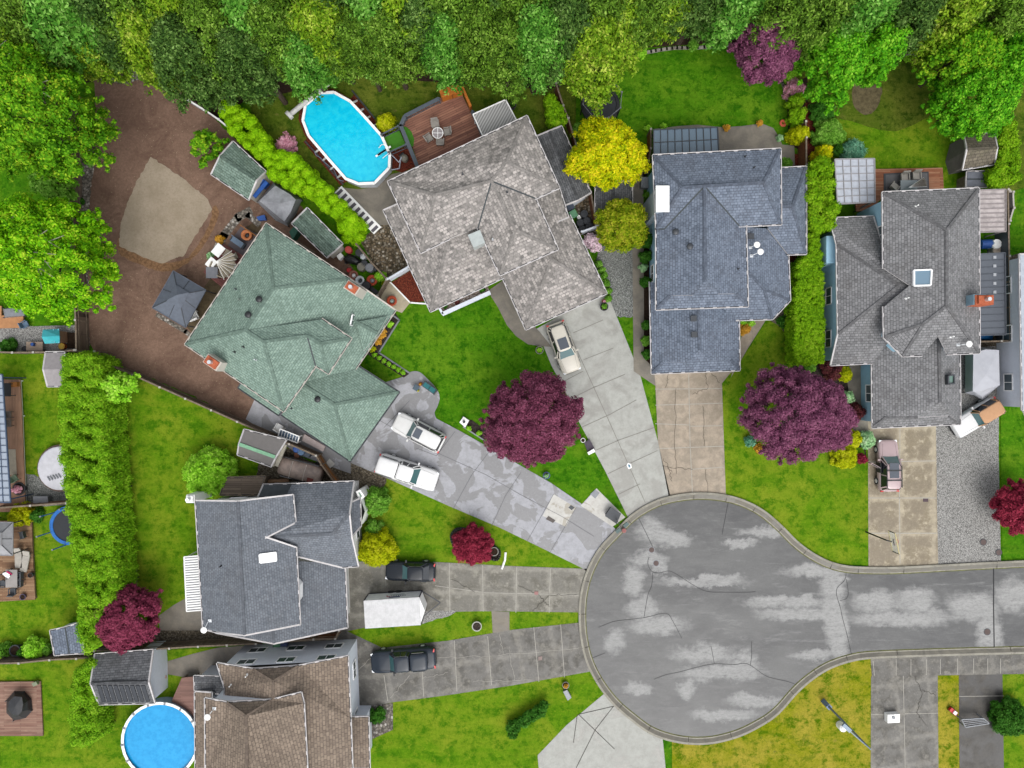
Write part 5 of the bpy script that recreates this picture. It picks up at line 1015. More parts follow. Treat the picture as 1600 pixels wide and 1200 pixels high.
hF, F_ = house('brown_roof_house', 'pale grey walled house with a brown shingle roof at the bottom of the picture', 'house', (440, 1100), [
 dict(pts=dict(a=(340, 1037, 5.0), b=(396, 1046, 5.0), c=(466, 1041, 5.0), d=(543, 1026, 5.0), e=(547, 1122, 5.0), e2=(550, 1200, 5.0), r0=(427, 1065), r1=(429, 1215), f=(352, 1076, 5.0), f2=(345, 1210, 5.0)), faces=[('d', 'e', 'e2', 'r1', 'r0', 'c'), ('b', 'c', 'r0'), ('a', 'f', 'f2', 'r1', 'r0', 'b')] if False else [('d', 'e', 'e2', 'r1', 'r0', 'c'), ('c', 'b', 'r0'), ('f2', 'f', 'a', 'b', 'r0', 'r1')], pitch=.34, mat=R_F, walls=[dict(poly=['a', 'd', 'e2', (345, 1205)], z=5.0, mat=W_GRY, inset=.35)]),
 dict(pts=dict(a=(321, 1092, 6.4), b=(355, 1098, 6.4), c=(425, 1094, 6.4), d=(470, 1083, 6.4), e=(474, 1099, 6.4), e2=(480, 1210, 6.4), r0=(385, 1119), r1=(386, 1215), a2=(322, 1210, 6.4)), faces=[('d', 'e', 'e2', 'r1', 'r0', 'c'), ('b', 'c', 'r0'), ('a2', 'a', 'b', 'r0', 'r1')], pitch=.36, mat=R_F, walls=[dict(poly=['a', 'd', 'e2', 'a2'], z=6.4, mat=W_GRY, inset=.4)]),
 dict(pts=dict(a=(304, 1057, 2.9), b=(350, 1058, 2.9), c=(350, 1084, 2.9), d=(305, 1080, 2.9)), faces=[('a', 'b', 'c', 'd')], pitch=.1, mat=R_S, walls=[dict(poly=['a', 'b', 'c', 'd'], z=2.9, mat=W_GRY, inset=.2, win=False)]),
 dict(pts=dict(a=(305, 1081, 2.9), b=(306, 1200, 2.9), c=(330, 1200), d=(330, 1083)), faces=[('a', 'b', 'c', 'd')], pitch=.36, mat=R_F, walls=[dict(poly=['a', 'b', (345, 1200), (345, 1085)], z=2.9, mat=W_GRY, inset=.3)]),
 dict(pts=dict(a=(540, 1121, 3.0), b=(575, 1121, 3.0), c=(577, 1200, 3.0), d=(545, 1200)), faces=[('b', 'c', 'd', 'a')], pitch=.3, mat=R_F, walls=[dict(poly=['a', 'b', 'c', (540, 1200)], z=3.0, mat=W_GRY, inset=.35)])])
vent(hF, F_[0][1], 386, 1055, 'pipe', WHT); vent(hF, F_[0][1], 361, 1070, 'pipe', WHT); dish(hF, F_[1][1], 335, 1107, -6, 8)
# off-frame neighbour to the right, its pale wall and air conditioner
hG, G_ = house('white_neighbour_house', 'pale walled neighbouring house cut off by the right edge of the picture', 'house', (1640, 480), [dict(pts=dict(a=(1594, 398, 3.4), b=(1598, 640, 3.4), c=(1700, 640), d=(1700, 398)), faces=[('a', 'b', 'c', 'd')], pitch=.2, mat=plain('pale_roof_sheet', S(206, 214, 226), .6), walls=[dict(poly=['a', 'b', 'c', 'd'], z=3.4, mat=W_GRY, inset=.2)])])
pot_box('air_conditioner', 'grey four fan air conditioning unit by the right hand neighbour wall', 'air conditioner', [(1583, 503), (1599, 503), (1600, 520), (1583, 520)], 0, 1.0, GRM, plain('ac_grill', S(168, 170, 168)), -.02)
# ================================================================ SHEDS, COVERS, GAZEBOS
R_AS = m_roof('green_shed_shingles', S(108, 132, 120), S(150, 174, 160), S(70, 90, 80), .42, .22, S(90, 100, 80), .5)
shed('green_shed', 'green shingle shed with a pale end wall beside the cedar hedge', (370, 265), ((331, 272), (388, 311)), ((344, 244), (400, 281)), ((364, 222), (414, 268)), 2.3, R_AS, W_CRM, .5)
shed('long_green_shed', 'long narrow green roofed shed between the house and the cedar hedge', (495, 365), ((457, 349), (511, 401)), ((468, 338), (523, 391)), ((480, 326), (534, 381)), 2.1, R_AS, W_CRM, .35)
shed('side_shed', 'long dark shingled shed against the side of the speckled roof house', (880, 255), ((840, 213), (882, 320)), ((859, 205), (903, 312)), ((877, 198), (922, 301)), 2.3, R_S, W_GRY, .3)
shed('small_shed', 'low grey shed roof half hidden under the golden tree', (960, 310), ((931, 332), (931, 284)), ((958, 331), (958, 283)), ((987, 330), (987, 284)), 2.1, R_S, W_GRY, .25)
shed('mossy_shed', 'old shed with a mossy brown roof below the green maple', (1523, 235), ((1505, 264), (1553, 256)), ((1512, 233), (1558, 231)), ((1507, 209), (1553, 208)), 2.2, R_M, plain('old_shed_wall', S(132, 126, 122), .9), .7)
shed('lean_to', 'small grey lean-to with a wood store behind the grey roof house', (1525, 285), ((1511, 291), (1541, 291)), ((1511, 280), (1541, 280)), ((1512, 269), (1541, 268)), 1.7, plain('grey_felt', S(124, 128, 138), .9), WOODP, .15)
sp, spo = shed('solar_shed', 'grey shed with rows of black solar heating panels on its roof', (205, 1055), ((149, 1023), (238, 1016)), ((142, 1068), (231, 1066)), ((155, 1100), (241, 1098)), 2.7, R_S, W_GRY, .45)
tri = spo[0][1]
for i in range(9):
    u0 = 150+i*8.6; a = Vector(on_roof(tri, u0+2, 1071, .05)); b = Vector(on_roof(tri, u0+7.6, 1071, .05)); c = Vector(on_roof(tri, u0+15.5, 1096, .05)); d = Vector(on_roof(tri, u0+10, 1096, .05)); m = MB(); m.add([a, b, c, d], [(3, 2, 1, 0)])
    for p, q in ((a, b), (b, c), (c, d), (d, a)): m.bar(p, q, .03, .04)
    m.obj('solar_panel', plain('solar_mat', S(62, 66, 74), .6, .3) if i == 0 else bpy.data.materials['solar_mat'], sp)
m = MB(); m.tube([on_roof(tri, 148, 1066, .08), on_roof(tri, 185, 1063, .08), on_roof(tri, 225, 1064, .08)], .03); m.obj('solar_hose', BLK, sp)
shed('corner_shed', 'small blue grey shingled shed tucked under the tall cedar hedge', (105, 1005), ((79, 986), (86, 1023)), ((102, 981), (108, 1021)), ((124, 974), (130, 1020)), 2.2, R_C, W_GRY, .3)
shed('plastic_shed', 'light grey plastic garden shed half swallowed by the cedar hedge', (85, 575), ((75, 603), (100, 603)), ((68, 577), (98, 577)), ((72, 551), (100, 551)), 2.0, plain('plastic_grey', S(172, 166, 168), .6), plain('plastic_grey_wall', S(186, 182, 184), .6), .3, caps=False)
R_FL = plain('grey_felt_roof', S(142, 138, 136), .9, .2, var=.06)
sm, smo = shed('metal_shed', 'grey roofed shed with a mint green ridge beside the wooden fence', (410, 700), ((382, 672), (446, 688)), ((374, 694), (430, 714)), ((372, 710), (423, 728)), 2.2, R_FL, W_GRY, .3, caps=False)
W = smo[0][2]; m = MB(); m.bar(W['r']+Vector((0, 0, .04)), W['s']+Vector((0, 0, .04)), .3, .06); m.obj('ridge_cap', plain('mint_ridge', S(150, 208, 168), .6), sm)
shed('timber_lean_to', 'low weathered timber lean-to against the white house wall', (370, 765), ((345, 773), (404, 772)), ((350, 758), (410, 755)), ((353, 747), (413, 745)), 2.2, m_planks('old_boards', 0, S(120, 104, 90), S(150, 132, 114), S(80, 68, 58), .2), WOODP, .2, gut=WOODP, caps=False)
def gazebo(name, label, quad, apex, z, mt, cat='gazebo', tier=.35, pmat=DKG):
    c = P(apex[0], apex[1], z); t = thing(name, label, cat, (c[0], c[1], 0)); q = [Vector(P(a, b, z)) for a, b in quad]; A = Vector(P(apex[0], apex[1], z+1.1)); m = MB(); e = MB()
    lo = [p.lerp(A, 1-tier) for p in q]
    for i in range(4):
        j = (i+1) % 4; m.add([q[i], q[j], lo[j], lo[i]], [(0, 1, 2, 3)]); m.bar(q[i], q[j], .05, .12); e.bar(q[i]+Vector((0, 0, .03)), lo[i]+Vector((0, 0, .03)), .05, .04); e.bar((q[i]+q[j])/2+Vector((0, 0, .02)), (lo[i]+lo[j])/2+Vector((0, 0, .02)), .04, .03)
    m.obj('canopy', mt, t); e.obj('canopy_seam', DKG, t); m = MB(); up = Vector((0, 0, .22))
    big = [A.lerp(p, tier+.07) for p in q]
    for i in range(4): j = (i+1) % 4; m.add([big[i]+up*.7, big[j]+up*.7, A+up], [(0, 1, 2)])
    m.obj('canopy_top', mt, t)
    for p in q: k = MB(); r = p.lerp(Vector((c[0], c[1], p.z)), .07); k.cyl((r.x, r.y, 0), (r.x, r.y, z), .05, .05, 8); k.obj('post', pmat, t)
    return t
gazebo('garden_gazebo', 'dark grey two tier gazebo on the bare soil yard', [(271, 423), (322, 453), (290, 512), (238, 481)], (279, 461), 2.4, plain('gazebo_cloth_grey', S(112, 120, 134), .7))
gazebo('deck_gazebo', 'light grey gazebo over the timber deck at the left edge', [(-32, 815), (20, 816), (20, 868), (-32, 867)], (-7, 842), 2.4, plain('gazebo_cloth_pale', S(176, 176, 180), .8))
def cover(name, label, quad, z0, z1, mt, ribs=0, ribm=None, axis=0, cat='patio cover', th=.05, rw=.06, posts=True, rh=.08, cross=0):
    """flat sloping cover; quad = four corner pixels, first two at z0, last two at z1"""
    zs = (z0, z0, z1, z1); p = [Vector(P(q[0], q[1], z)) for q, z in zip(quad, zs)]; c = sum(p, Vector())/4; t = thing(name, label, cat, (c.x, c.y, 0)); m = MB(); d = Vector((0, 0, th))
    ok = (p[1]-p[0]).cross(p[2]-p[0]).z > 0; m.add(p, [(0, 1, 2, 3) if ok else (3, 2, 1, 0)]); m.add([x-d for x in p], [(3, 2, 1, 0) if ok else (0, 1, 2, 3)])
    for i in range(4): m.add([p[i], p[(i+1) % 4], p[(i+1) % 4]-d, p[i]-d], [(0, 1, 2, 3)])
    m.obj('panel', mt, t); k = MB()
    for i in range(4): k.bar(p[i]+d*.4, p[(i+1) % 4]+d*.4, .09, .12)
    for i in range(1, ribs):
        f = i/ribs; a, b = (p[0].lerp(p[1], f), p[3].lerp(p[2], f)) if axis == 0 else (p[0].lerp(p[3], f), p[1].lerp(p[2], f)); k.bar(a+d*.5, b+d*.5, rw, rh)
    for i in range(1, cross):
        f = i/cross; a, b = (p[0].lerp(p[3], f), p[1].lerp(p[2], f)) if axis == 0 else (p[0].lerp(p[1], f), p[3].lerp(p[2], f)); k.bar(a+d*.5, b+d*.5, rw, rh*.9)
    k.obj('frame', ribm or WHT, t)
    if posts:
        for x in p: q = x.lerp(c, .05); o = MB(); o.box((q.x, q.y, x.z/2-.05), (.1, .1, x.z-.1)); o.obj('post', ribm or WHT, t)
    return t
cover('glass_patio_cover', 'blue grey glass patio cover with dark bars behind the slate roof house', [(1021, 203), (1121, 199), (1123, 237), (1021, 243)], 2.7, 3.0, m_glass('glass_cover', S(112, 134, 152), .12), 9, DKG, 0, cross=2)
cover('polycarbonate_pergola', 'pergola of clear panels and grey bars beside the orange deck', [(1304, 249), (1366, 248), (1367, 316), (1308, 319)], 2.7, 2.8, plain('polycarbonate', S(214, 220, 232), .3), 5, plain('pergola_bar', S(178, 176, 178)), 0, 'pergola', cross=6)
pale_c = ND('white_corrugated'); wv = pale_c.n('ShaderNodeTexWave', bands_direction='X'); pale_c.L(pale_c.mp(pale_c.pos, rot=(0, 0, math.radians(28))), wv.inputs[0]); wv.inputs['Scale'].default_value = 1.4; wv.inputs['Distortion'].default_value = .6
corr = pale_c.fin(pale_c.mix(wv.outputs[1], S(150, 150, 150), S(216, 216, 214)), .6)
cover('corrugated_cover', 'weathered white corrugated cover on the deck beside the speckled roof house', [(739, 179), (790, 156), (808, 190), (755, 214)], 2.9, 3.1, corr, 0)
cover('corrugated_side_cover', 'pinkish white corrugated cover on the far side of the grey roof house', [(1571, 296), (1571, 362), (1530, 363), (1530, 297)], 2.5, 2.9, plain('aged_corrugated', S(206, 196, 194), .6, .3, var=.3, sc=1.2), 9, plain('corrug_shadow', S(166, 156, 156)), 0, rw=.1, rh=.05)
t = cover('metal_side_shed', 'dark grey metal lean-to with a row of clear squares', [(1570, 395), (1571, 523), (1530, 524), (1530, 397)], 2.3, 2.6, plain('charcoal_metal', S(104, 110, 120), .5, .4, var=.06), 12, plain('charcoal_seam', S(92, 98, 108)), 0, 'lean-to', rw=.04, rh=.05)
for i in range(5): x, y, z = P(1554, 402+i*13.6, 2.45); m = MB(); m.box((x, y, z+.02), (.26, .26, .05)); m.obj('roof_light', plain('roof_light', S(190, 194, 200)) if i == 0 else bpy.data.materials['roof_light'], t)
cover('slatted_cover', 'white slatted patio cover on the lawn side of the charcoal roof house', [(288, 870), (292, 955), (316, 953), (312, 868)], 2.8, 2.9, plain('slat_gap', S(176, 178, 182)), 22, WHT, 0, rw=.12)
cover('gridded_cover', 'long glass and white grid cover along the tan deck at the left edge', [(-30, 585), (4, 585), (17, 785), (-30, 785)], 2.9, 2.9, m_glass('grid_glass', S(176, 188, 204), .2), 4, plain('grid_bar', S(74, 92, 120)), 0, cross=18, rw=.05)
# tarpaulin covered things
TARP = plain('grey_tarp', S(166, 168, 174), .6, .4, var=.25, sc=1.6); TARPW = plain('silver_tarp', S(204, 206, 214), .45, .4, var=.08, sc=1)
def tarp(name, label, cat, base, top, z0, z1, mt, seed=1, mid=None):
    b = [Vector(P(u, v, z0)) for u, v in base]; q = [Vector(P(u, v, z1)) for u, v in top]; g = random.Random(seed); c = sum(b, Vector())/len(b); t = thing(name, label, cat, (c.x, c.y, 0)); m = MB(); n = len(b)
    rings = [[p.copy() for p in b], [x.lerp(y, .5)+Vector((g.uniform(-.08, .08), g.uniform(-.08, .08), 0)) for x, y in zip(b, q)], [p.copy() for p in q]]
    vs = [p for r in rings for p in r]; m.add(vs, [(k*n+i, k*n+(i+1) % n, (k+1)*n+(i+1) % n, (k+1)*n+i) for k in range(2) for i in range(n)])
    cc = sum(q, Vector())/n+Vector((0, 0, mid if mid else .15)); m.add(q+[cc], [(i, (i+1) % n, n) for i in range(n)]); o = m.obj('cover', mt, t)
    k = MB()
    for i in range(0, n, max(1, n//4)): k.cyl((b[i].x*.97+c.x*.03, b[i].y*.97+c.y*.03, 0), (b[i].x*.97+c.x*.03, b[i].y*.97+c.y*.03, z0+.2), .05, .05, 6)
    k.obj('frame', DKG, t); return t
tarp('covered_boat', 'boat under a crumpled grey tarpaulin between the two green roofed sheds', 'boat', [(402, 316), (428, 284), (456, 300), (472, 312), (462, 336), (450, 354), (430, 344)], [(405, 314), (430, 290), (454, 304), (462, 312), (454, 332), (444, 346), (432, 336)], .4, 2.2, TARP, 3, .35)
tarp('covered_camper', 'camper under a silver grey cover parked beside the grey roof house', 'camper', [(1508, 614), (1508, 552), (1534, 543), (1560, 549), (1561, 602), (1546, 616), (1536, 626), (1522, 618)], [(1520, 611), (1521, 552), (1540, 546), (1561, 547), (1562, 602), (1547, 606), (1533, 611), (1521, 612)], .5, 2.5, TARPW, 5)
for uu, vv in ((1512, 585), (1512, 605)):
    pass
t = thing('rusty_van', 'rust stained old van behind the wooden fence', 'van', P(475, 733, 0)[:2]+(0,), rad(66, 18))
RV = plain('rusty_white_paint', S(176, 156, 144), .5, .5, var=.35, sc=1.6)
rs = []
for xx, hw, z in ((-2.0, .62, 1.35), (-1.9, .78, 1.6), (-1.2, .82, 1.68), (0, .84, 1.7), (1.2, .82, 1.66), (1.85, .76, 1.5), (2.0, .6, 1.25)): rs.append([(xx, -hw-.1, .3), (xx, -hw-.08, .95), (xx, -hw+.06, z-.08), (xx, 0, z+.04), (xx, hw-.06, z-.08), (xx, hw+.08, .95), (xx, hw+.1, .3), (xx, -hw-.1, .3)])
weld(loft(rs).obj('body', RV, t, local=True), 1)
for xx in (-.7, .55): m = MB(); m.tube([(xx, -.76, 1.64), (xx, 0, 1.75), (xx, .76, 1.64)], .025); m.obj('roof_seam', plain('seam_pale', S(220, 210, 200)) if xx < 0 else bpy.data.materials['seam_pale'], t, local=True)
for s in (-1, 1): m = MB(); m.box((0, s*.86, 1.22), (3.2, .05, .32)); m.obj('side_window', GLD, t, local=True)
m = MB(); m.box((1.2, -.5, 1.67), (.55, .4, .03)); m.obj('rust_patch', plain('rust', S(120, 56, 48), .9), t, local=True)
for sx in (-1.2, 1.2):
    for s in (-1, 1): m = MB(); m.cyl((sx, s*.75, .3), (sx, s*.95, .3), .3, .3, 16); m.obj('wheel', RUB, t, local=True)
# ================================================================ FENCES
fence('wooden_fence', 'grey board fence between the bare soil yard and the big lawn', [(148, 549), (165, 568), (208, 586), (250, 605), (290, 623), (371, 659), (412, 677), (452, 694), (494, 712)], 1.8)
fence('cross_fence', 'short orange brown fence beside the rusty van', [(494, 712), (502, 726), (524, 756)], 1.6, WOODO, WOODP)
fence('tall_fence', 'dark plank fence beside the river rock strip under the bright lime trees', [(105, 140), (107, 240), (107, 320), (112, 400), (118, 500), (119, 547)], 1.9)
fence('low_divider_fence', 'thin fence running down the edge of the tall cedar hedge', [(163, 568), (168, 640), (172, 720), (178, 830), (183, 925)], 1.5)
fence('lower_fence', 'long brown fence between the two lower left gardens', [(148, 1017), (222, 1015), (265, 1013), (310, 1010), (355, 1008), (400, 1006)], 1.8)
fence('garage_side_fence', 'red brown fence strip under the charcoal garage roof', [(442, 1003), (490, 999), (524, 998), (530, 985)], 1.7, FENR)
fence('corner_garden_fence', 'brown fence along the bottom left gardens under the small shed', [(-10, 1037), (30, 1036), (78, 1031), (120, 1029), (148, 1027)], 1.8)
fence('yard_fence', 'thin fence along the bottom of the play yard at the left edge', [(-10, 550), (20, 551), (85, 550), (117, 547)], 1.8)
fence('deck_fence', 'reddish fence below the tan deck at the left edge', [(-10, 794), (48, 790), (104, 786)], 1.8, FENR)
fence('mulch_fence', 'orange brown fence behind the dark side shed', [(869, 130), (880, 165), (888, 185), (900, 225), (923, 300), (932, 350)], 1.8, FENR)
fence('vertical_back_fence', 'thin brown fence beside the clipped junipers', [(1259, 190), (1260, 215), (1260, 258)], 1.7, FENR)
fence('grey_side_fence', 'grey fence along the far side of the grey roof house', [(1575, 296), (1576, 350), (1577, 400), (1578, 480), (1579, 533)], 1.8, plain('slate_fence', S(92, 96, 104)), FENP)
fence('gate_fence', 'pale fence across the yard above the covered camper', [(1530, 534), (1564, 533), (1596, 532)], 1.7, plain('pale_fence', S(160, 156, 150)), FENP)
fence('patio_side_fence', 'narrow wooden fence at the left end of the glass patio cover', [(1017, 202), (1017, 232), (1012, 262)], 1.7, WOODO)
fence('white_rail', 'white rail fence between the soil yard and the cedar hedge', [(277, 146), (320, 172), (342, 187), (372, 212)], 1.2, plain('white_rail_panel', S(206, 206, 222)), WHT, WHT, th=.03)
fence('pebble_fence', 'low fence between the cluttered planter yard and the brown pebbles', [(557, 382), (580, 410), (604, 436)], 1.1, WOODP, WOODP, sp=3)
fence('small_yard_fence', 'short weathered fence at the corner of the cream paved square', [(604, 437), (590, 462)], 1.3)
fence('pebble_gate', 'pale blue grey gate between the house and the red mulch', [(606, 436), (638, 417)], 1.4, W_GRY, W_GRY, W_GRY)
fence('bin_gate', 'pale grey gate bar beside the bins and the pink bloom', [(909, 362), (936, 352)], 1.5, W_GRY, W_GRY, W_GRY)
fence('right_edge_fence', 'curved white topped fence on the lawn at the right edge', [(1577, 298), (1583, 300), (1584, 325), (1578, 345)], 1.5, FENP, FENP, FENP)
# window box planters B
m = MB(); m.bar(P(691, 491, .9), P(766, 457, .9), .35, .25); m.bar(P(687, 482, .9), P(692, 491, .9), .2, .25); m.top('front_wall', W_GRY, 'pale blue grey low wall holding pebbles in front of the speckled roof house', 'low wall')
flat('pebble_strip', [(686, 480), (762, 448), (766, 458), (692, 490)], .3, m_gravel('pink_pebbles', [S(150, 130, 118), S(210, 196, 186), S(180, 150, 136), S(230, 220, 214)], 7))
for i, (u, v) in enumerate([(753, 452), (714, 472), (696, 478)]): shrub('small_shrub', ['round green shrub at the driveway end of the pebble strip', 'reddish green tuft in the middle of the pebble strip', 'small green shrub at the left end of the pebble strip'][i], u, v, [5, 4, 4][i], .9, ['dark', 'dred', 'dark'][i], 50+i)
# ================================================================ POOLS
WAT = ND('pool_water'); wn = WAT.noise(1.8, 3, .5, .5); pool_water = WAT.fin(WAT.mix(WAT.step(wn, .3, .7), S(14, 206, 246, .6), S(40, 222, 252, .6)), .12, .5)
WAT.bump(WAT.noise(5, 3, .6), .5, .05)
WAT2 = ND('pool_water_deep'); wn = WAT2.noise(2.2, 4, .6); pool_water2 = WAT2.fin(WAT2.mix(WAT2.step(wn, .3, .7), S(20, 160, 226, .6), S(40, 176, 240, .6)), .12, .5)
pp = [(500, 145), (522, 144), (547, 158), (572, 185), (596, 212), (609, 241), (608, 262), (585, 286), (560, 287), (540, 279), (511, 246), (482, 212), (473, 188), (477, 164)]
flat('pool_surround', [(p[0]+(p[0]-541)*.1, p[1]+(p[1]-216)*.07) for p in pp], .03, MULCH)
flat('pool_surround', [(553, 148), (600, 205), (616, 240), (600, 230), (545, 158)], .034, MULCH); flat('pool_surround', [(474, 222), (483, 214), (545, 282), (532, 290)], .034, MULCH)
t = thing('oval_pool', 'oval above ground pool of bright turquoise water with a white rim', 'pool', P(541, 216)[:2]+(0,)); p1 = PX(pp, 1.3); m = MB(); n = len(p1)
for i in range(n):
    a, b = Vector(p1[i]), Vector(p1[(i+1) % n]); m.bar((a.x, a.y, 1.27), (b.x, b.y, 1.27), .24, .06)
m.obj('rim', WHT, t); m = MB(); inn = offset(p1, .08); m.prism(offset(p1, .02), 0, .02)
for i in range(n): a, b = p1[i], p1[(i+1) % n]; m.bar((a[0], a[1], .62), (b[0], b[1], .62), .04, 1.2)
m.obj('pool_wall', plain('pool_wall', S(214, 218, 224)), t); m = MB(); m.sheet(offset(p1, .04), 1.12); m.obj('water', pool_water, t)
for u, v, du, dv in ((500, 232, -7, 6), (511, 245, -7, 6), (523, 259, -7, 6), (534, 272, -7, 6), (552, 160, 6, -3), (562, 173, 6, -3), (572, 185, 6, -3), (583, 197, 6, -3)):
    m = MB(); a = Vector(P(u, v, 1.0)); b = Vector(P(u+du, v+dv, .1)); m.bar(a, b, .1, .14); m.obj('brace', WHT, t)
m = MB(); a = Vector(P(592, 236, 1.3)); 
for i in range(4): q = P(594+i*3.2, 240-i*2.2, 1.25-.0*i); m.box(q, (.16, .95, .04), rad(60, -40)+1.57)
m.obj('pool_steps', WHT, t); m = MB(); m.tube([P(603, 226, 1.2), P(603, 226, 1.7), P(596, 226, 1.7), P(592, 231, 1.3)], .03); m.tube([P(609, 236, 1.2), P(609, 238, 1.7), P(603, 243, 1.7), P(598, 247, 1.3)], .03); m.obj('handrail', WHT, t)
m = MB(); m.cyl(P(452, 180, 1.3), P(517, 127, 1.3), .22, .22, 12); m.cyl(P(450, 182, 1.3), P(454, 178, 1.3), .4, .4, 12); m.cyl(P(453, 180, 0), P(453, 180, 1.2), .05, .05, 8); m.top('pool_cover_roller', plain('roller_cover', S(214, 214, 210), .6), 'long pale pool cover rolled on a reel at the end of the oval pool', 'pool cover')
for a, b in (((553, 144), (590, 190)), ((590, 190), (597, 205))): pass
m = MB(); m.ribbon(PX([(551, 143), (570, 166), (586, 186)]), .12, .2, h=.2); m.ribbon(PX([(478, 222), (500, 246), (536, 288)]), .12, .2, h=.2); m.struct('bed_edging', DKG)
m = MB(); m.tube([P(491, 236, .3), P(494, 243, .3), P(500, 246, .3), P(509, 255, .25), P(522, 266, .2), P(529, 281, .2), P(537, 283, .2)], .035, 6); m.top('pool_hose', plain('hose_grey', S(150, 160, 180)), 'grey pool hose lying along the red mulch beside the oval pool', 'hose')
cx, cy = 250, 1158; t = thing('round_pool', 'round blue above ground pool cut by the bottom of the picture', 'pool', P(cx, cy)[:2]+(0,)); c = P(cx, cy, 1.3); R0 = 59*(H-1.3)/F
m = MB(); m.lathe((c[0], c[1], 1.26), [(R0-.12, 0), (R0-.12, .05), (R0+.12, .05), (R0+.12, 0)], 36); m.obj('rim', WHT, t); m = MB(); m.lathe((c[0], c[1], 0), [(R0, 0), (R0, 1.26)], 36); m.obj('pool_wall', plain('pool_wall_blue', S(170, 190, 210)), t); m = MB(); m.cyl((c[0], c[1], 1.05), (c[0], c[1], 1.1), R0-.03, R0-.03, 40); m.obj('water', pool_water2, t)
for i in range(14): a = i*2*math.pi/14+.1; m = MB(); m.box((c[0]+(R0+.02)*math.cos(a), c[1]+(R0+.02)*math.sin(a), 1.33), (.26, .16, .05), a); m.obj('rim_clip', GRM, t)
# ================================================================ DECKS
def deck(name, label, px, h, mt, edge=None, cat='deck'):
    c = P(sum(p[0] for p in px)/len(px), sum(p[1] for p in px)/len(px)); t = thing(name, label, cat, (c[0], c[1], 0)); p = PX(px, h); m = MB(); m.prism(p, h-.12, h); m.obj('deck_boards', mt, t)
    k = MB(); q = offset(p, .12); n = len(q)
    for i in range(n): k.bar(q[i]+(h-.22,), q[(i+1) % n]+(h-.22,), .06, .2); k.box((q[i][0], q[i][1], (h-.12)/2), (.1, .1, h-.12))
    k.obj('deck_frame', edge or WOODP, t); return t
deck('pool_deck', 'large red brown timber deck between the pool and the speckled roof house', [(633, 182), (690, 152), (718, 140), (738, 180), (740, 185), (758, 220), (655, 262), (645, 230), (630, 195)], .9, D_B)
RAILM = plain('deck_rail_grey', S(96, 106, 116), .6)
def railing(label, px, z, h=1.0, mt=RAILM, wd=.34, name='deck_railing'):
    W_2 = [Vector(P(a, b, z+h)) for a, b in px]; c = sum(W_2, Vector())/len(W_2); t = thing(name, label, 'railing', (c.x, c.y, z)); m = MB(); k = MB()
    for a, b in zip(W_2[:-1], W_2[1:]): m.bar(a, b, wd, .05); k.bar(a-Vector((0, 0, .8)), b-Vector((0, 0, .8)), .05, .05); L = (b-a).length; nb = int(L/.35); [k.box(a.lerp(b, (i+.5)/nb)-Vector((0, 0, .45)), (.03, .03, .85)) for i in range(nb)]
    m.obj('handrail', mt, t); k.obj('baluster', mt, t)
    for p in W_2: q = MB(); q.box(p-Vector((0, 0, h/2)), (.1, .1, h)); q.box(p+Vector((0, 0, .05)), (.16, .16, .07)); q.obj('post', mt, t)
    return t
railing('slate grey railing along the lawn side of the large timber deck', [(686, 154), (633, 181), (626, 196)], .9); railing('slate grey railing between the deck and the pool pump area', [(626, 196), (652, 260)], .9); railing('short slate grey railing beside the corrugated cover', [(738, 174), (755, 213)], .9)
m = MB(); m.prism(PX([(686, 141), (717, 130), (722, 143), (690, 153)], 1.8), .95, 1.8); m.prism(PX([(719, 131), (722, 130), (737, 165), (734, 168)], 1.8), .95, 1.8); m.top('cedar_bench', D_O, 'bright orange cedar corner bench and screen at the far end of the deck', 'bench')
m = MB(); m.prism([(P(638+14*math.cos(a), 211+0, .9)[0], 0) for a in (0,)] if False else PX([(629, 197), (636, 199), (643, 206), (647, 217), (646, 228), (641, 229)], .94), .9, .94); m.top('grass_mat', plain('turf_green', S(84, 150, 50), .9, .1, var=.1), 'half round green turf mat on the timber deck', 'mat')
deck('pool_landing', 'small turf covered landing with grey rails between pool and deck', [(600, 214), (624, 204), (634, 226), (607, 236)], .85, bpy.data.materials['turf_green'])
railing('grey rail on the shrub side of the pool landing', [(596, 210), (622, 197)], .85, .9, wd=.12); railing('grey rail on the pump side of the pool landing', [(607, 238), (634, 226)], .85, .9, wd=.12)
flat('pump_bed', [(608, 240), (636, 228), (650, 260), (628, 270), (612, 264)], .04, MULCH)
x, y, _ = P(632, 247, .5); t = thing('pool_pump', 'pool pump and sand filter with white hoses beside the pool', 'pump', (x, y, .05)); m = MB(); m.lathe((0, 0, 0), [(.3, 0), (.34, .3), (.3, .6), (.12, .75), (0, .78)], 16); m.obj('filter_tank', plain('tank_tan', S(150, 146, 132)), t, local=True); m = MB(); m.cyl((-.5, .2, .2), (-.1, .5, .2), .16, .16, 12); m.obj('motor', BLK, t, local=True); m = MB(); m.tube([(-.2, 0, .75), (-.5, -.4, .5), (-1.0, .1, .6), (-1.4, .3, .9)], .05); m.tube([(-.3, .1, .5), (-.5, -.9, .3), (-1.5, -1.1, .4)], .05); m.obj('hose', plain('hose_white', S(200, 206, 220)), t, local=True)
flat('pool_patio', [(545, 305), (527, 292), (560, 296), (588, 292), (612, 272), (640, 266), (660, 240), (720, 240), (720, 380), (600, 380), (592, 350), (575, 335)], .014, CBd)
flat('pebble_yard', [(563, 377), (590, 352), (640, 350), (680, 420), (606, 438), (585, 415)], .022, G_PEB)
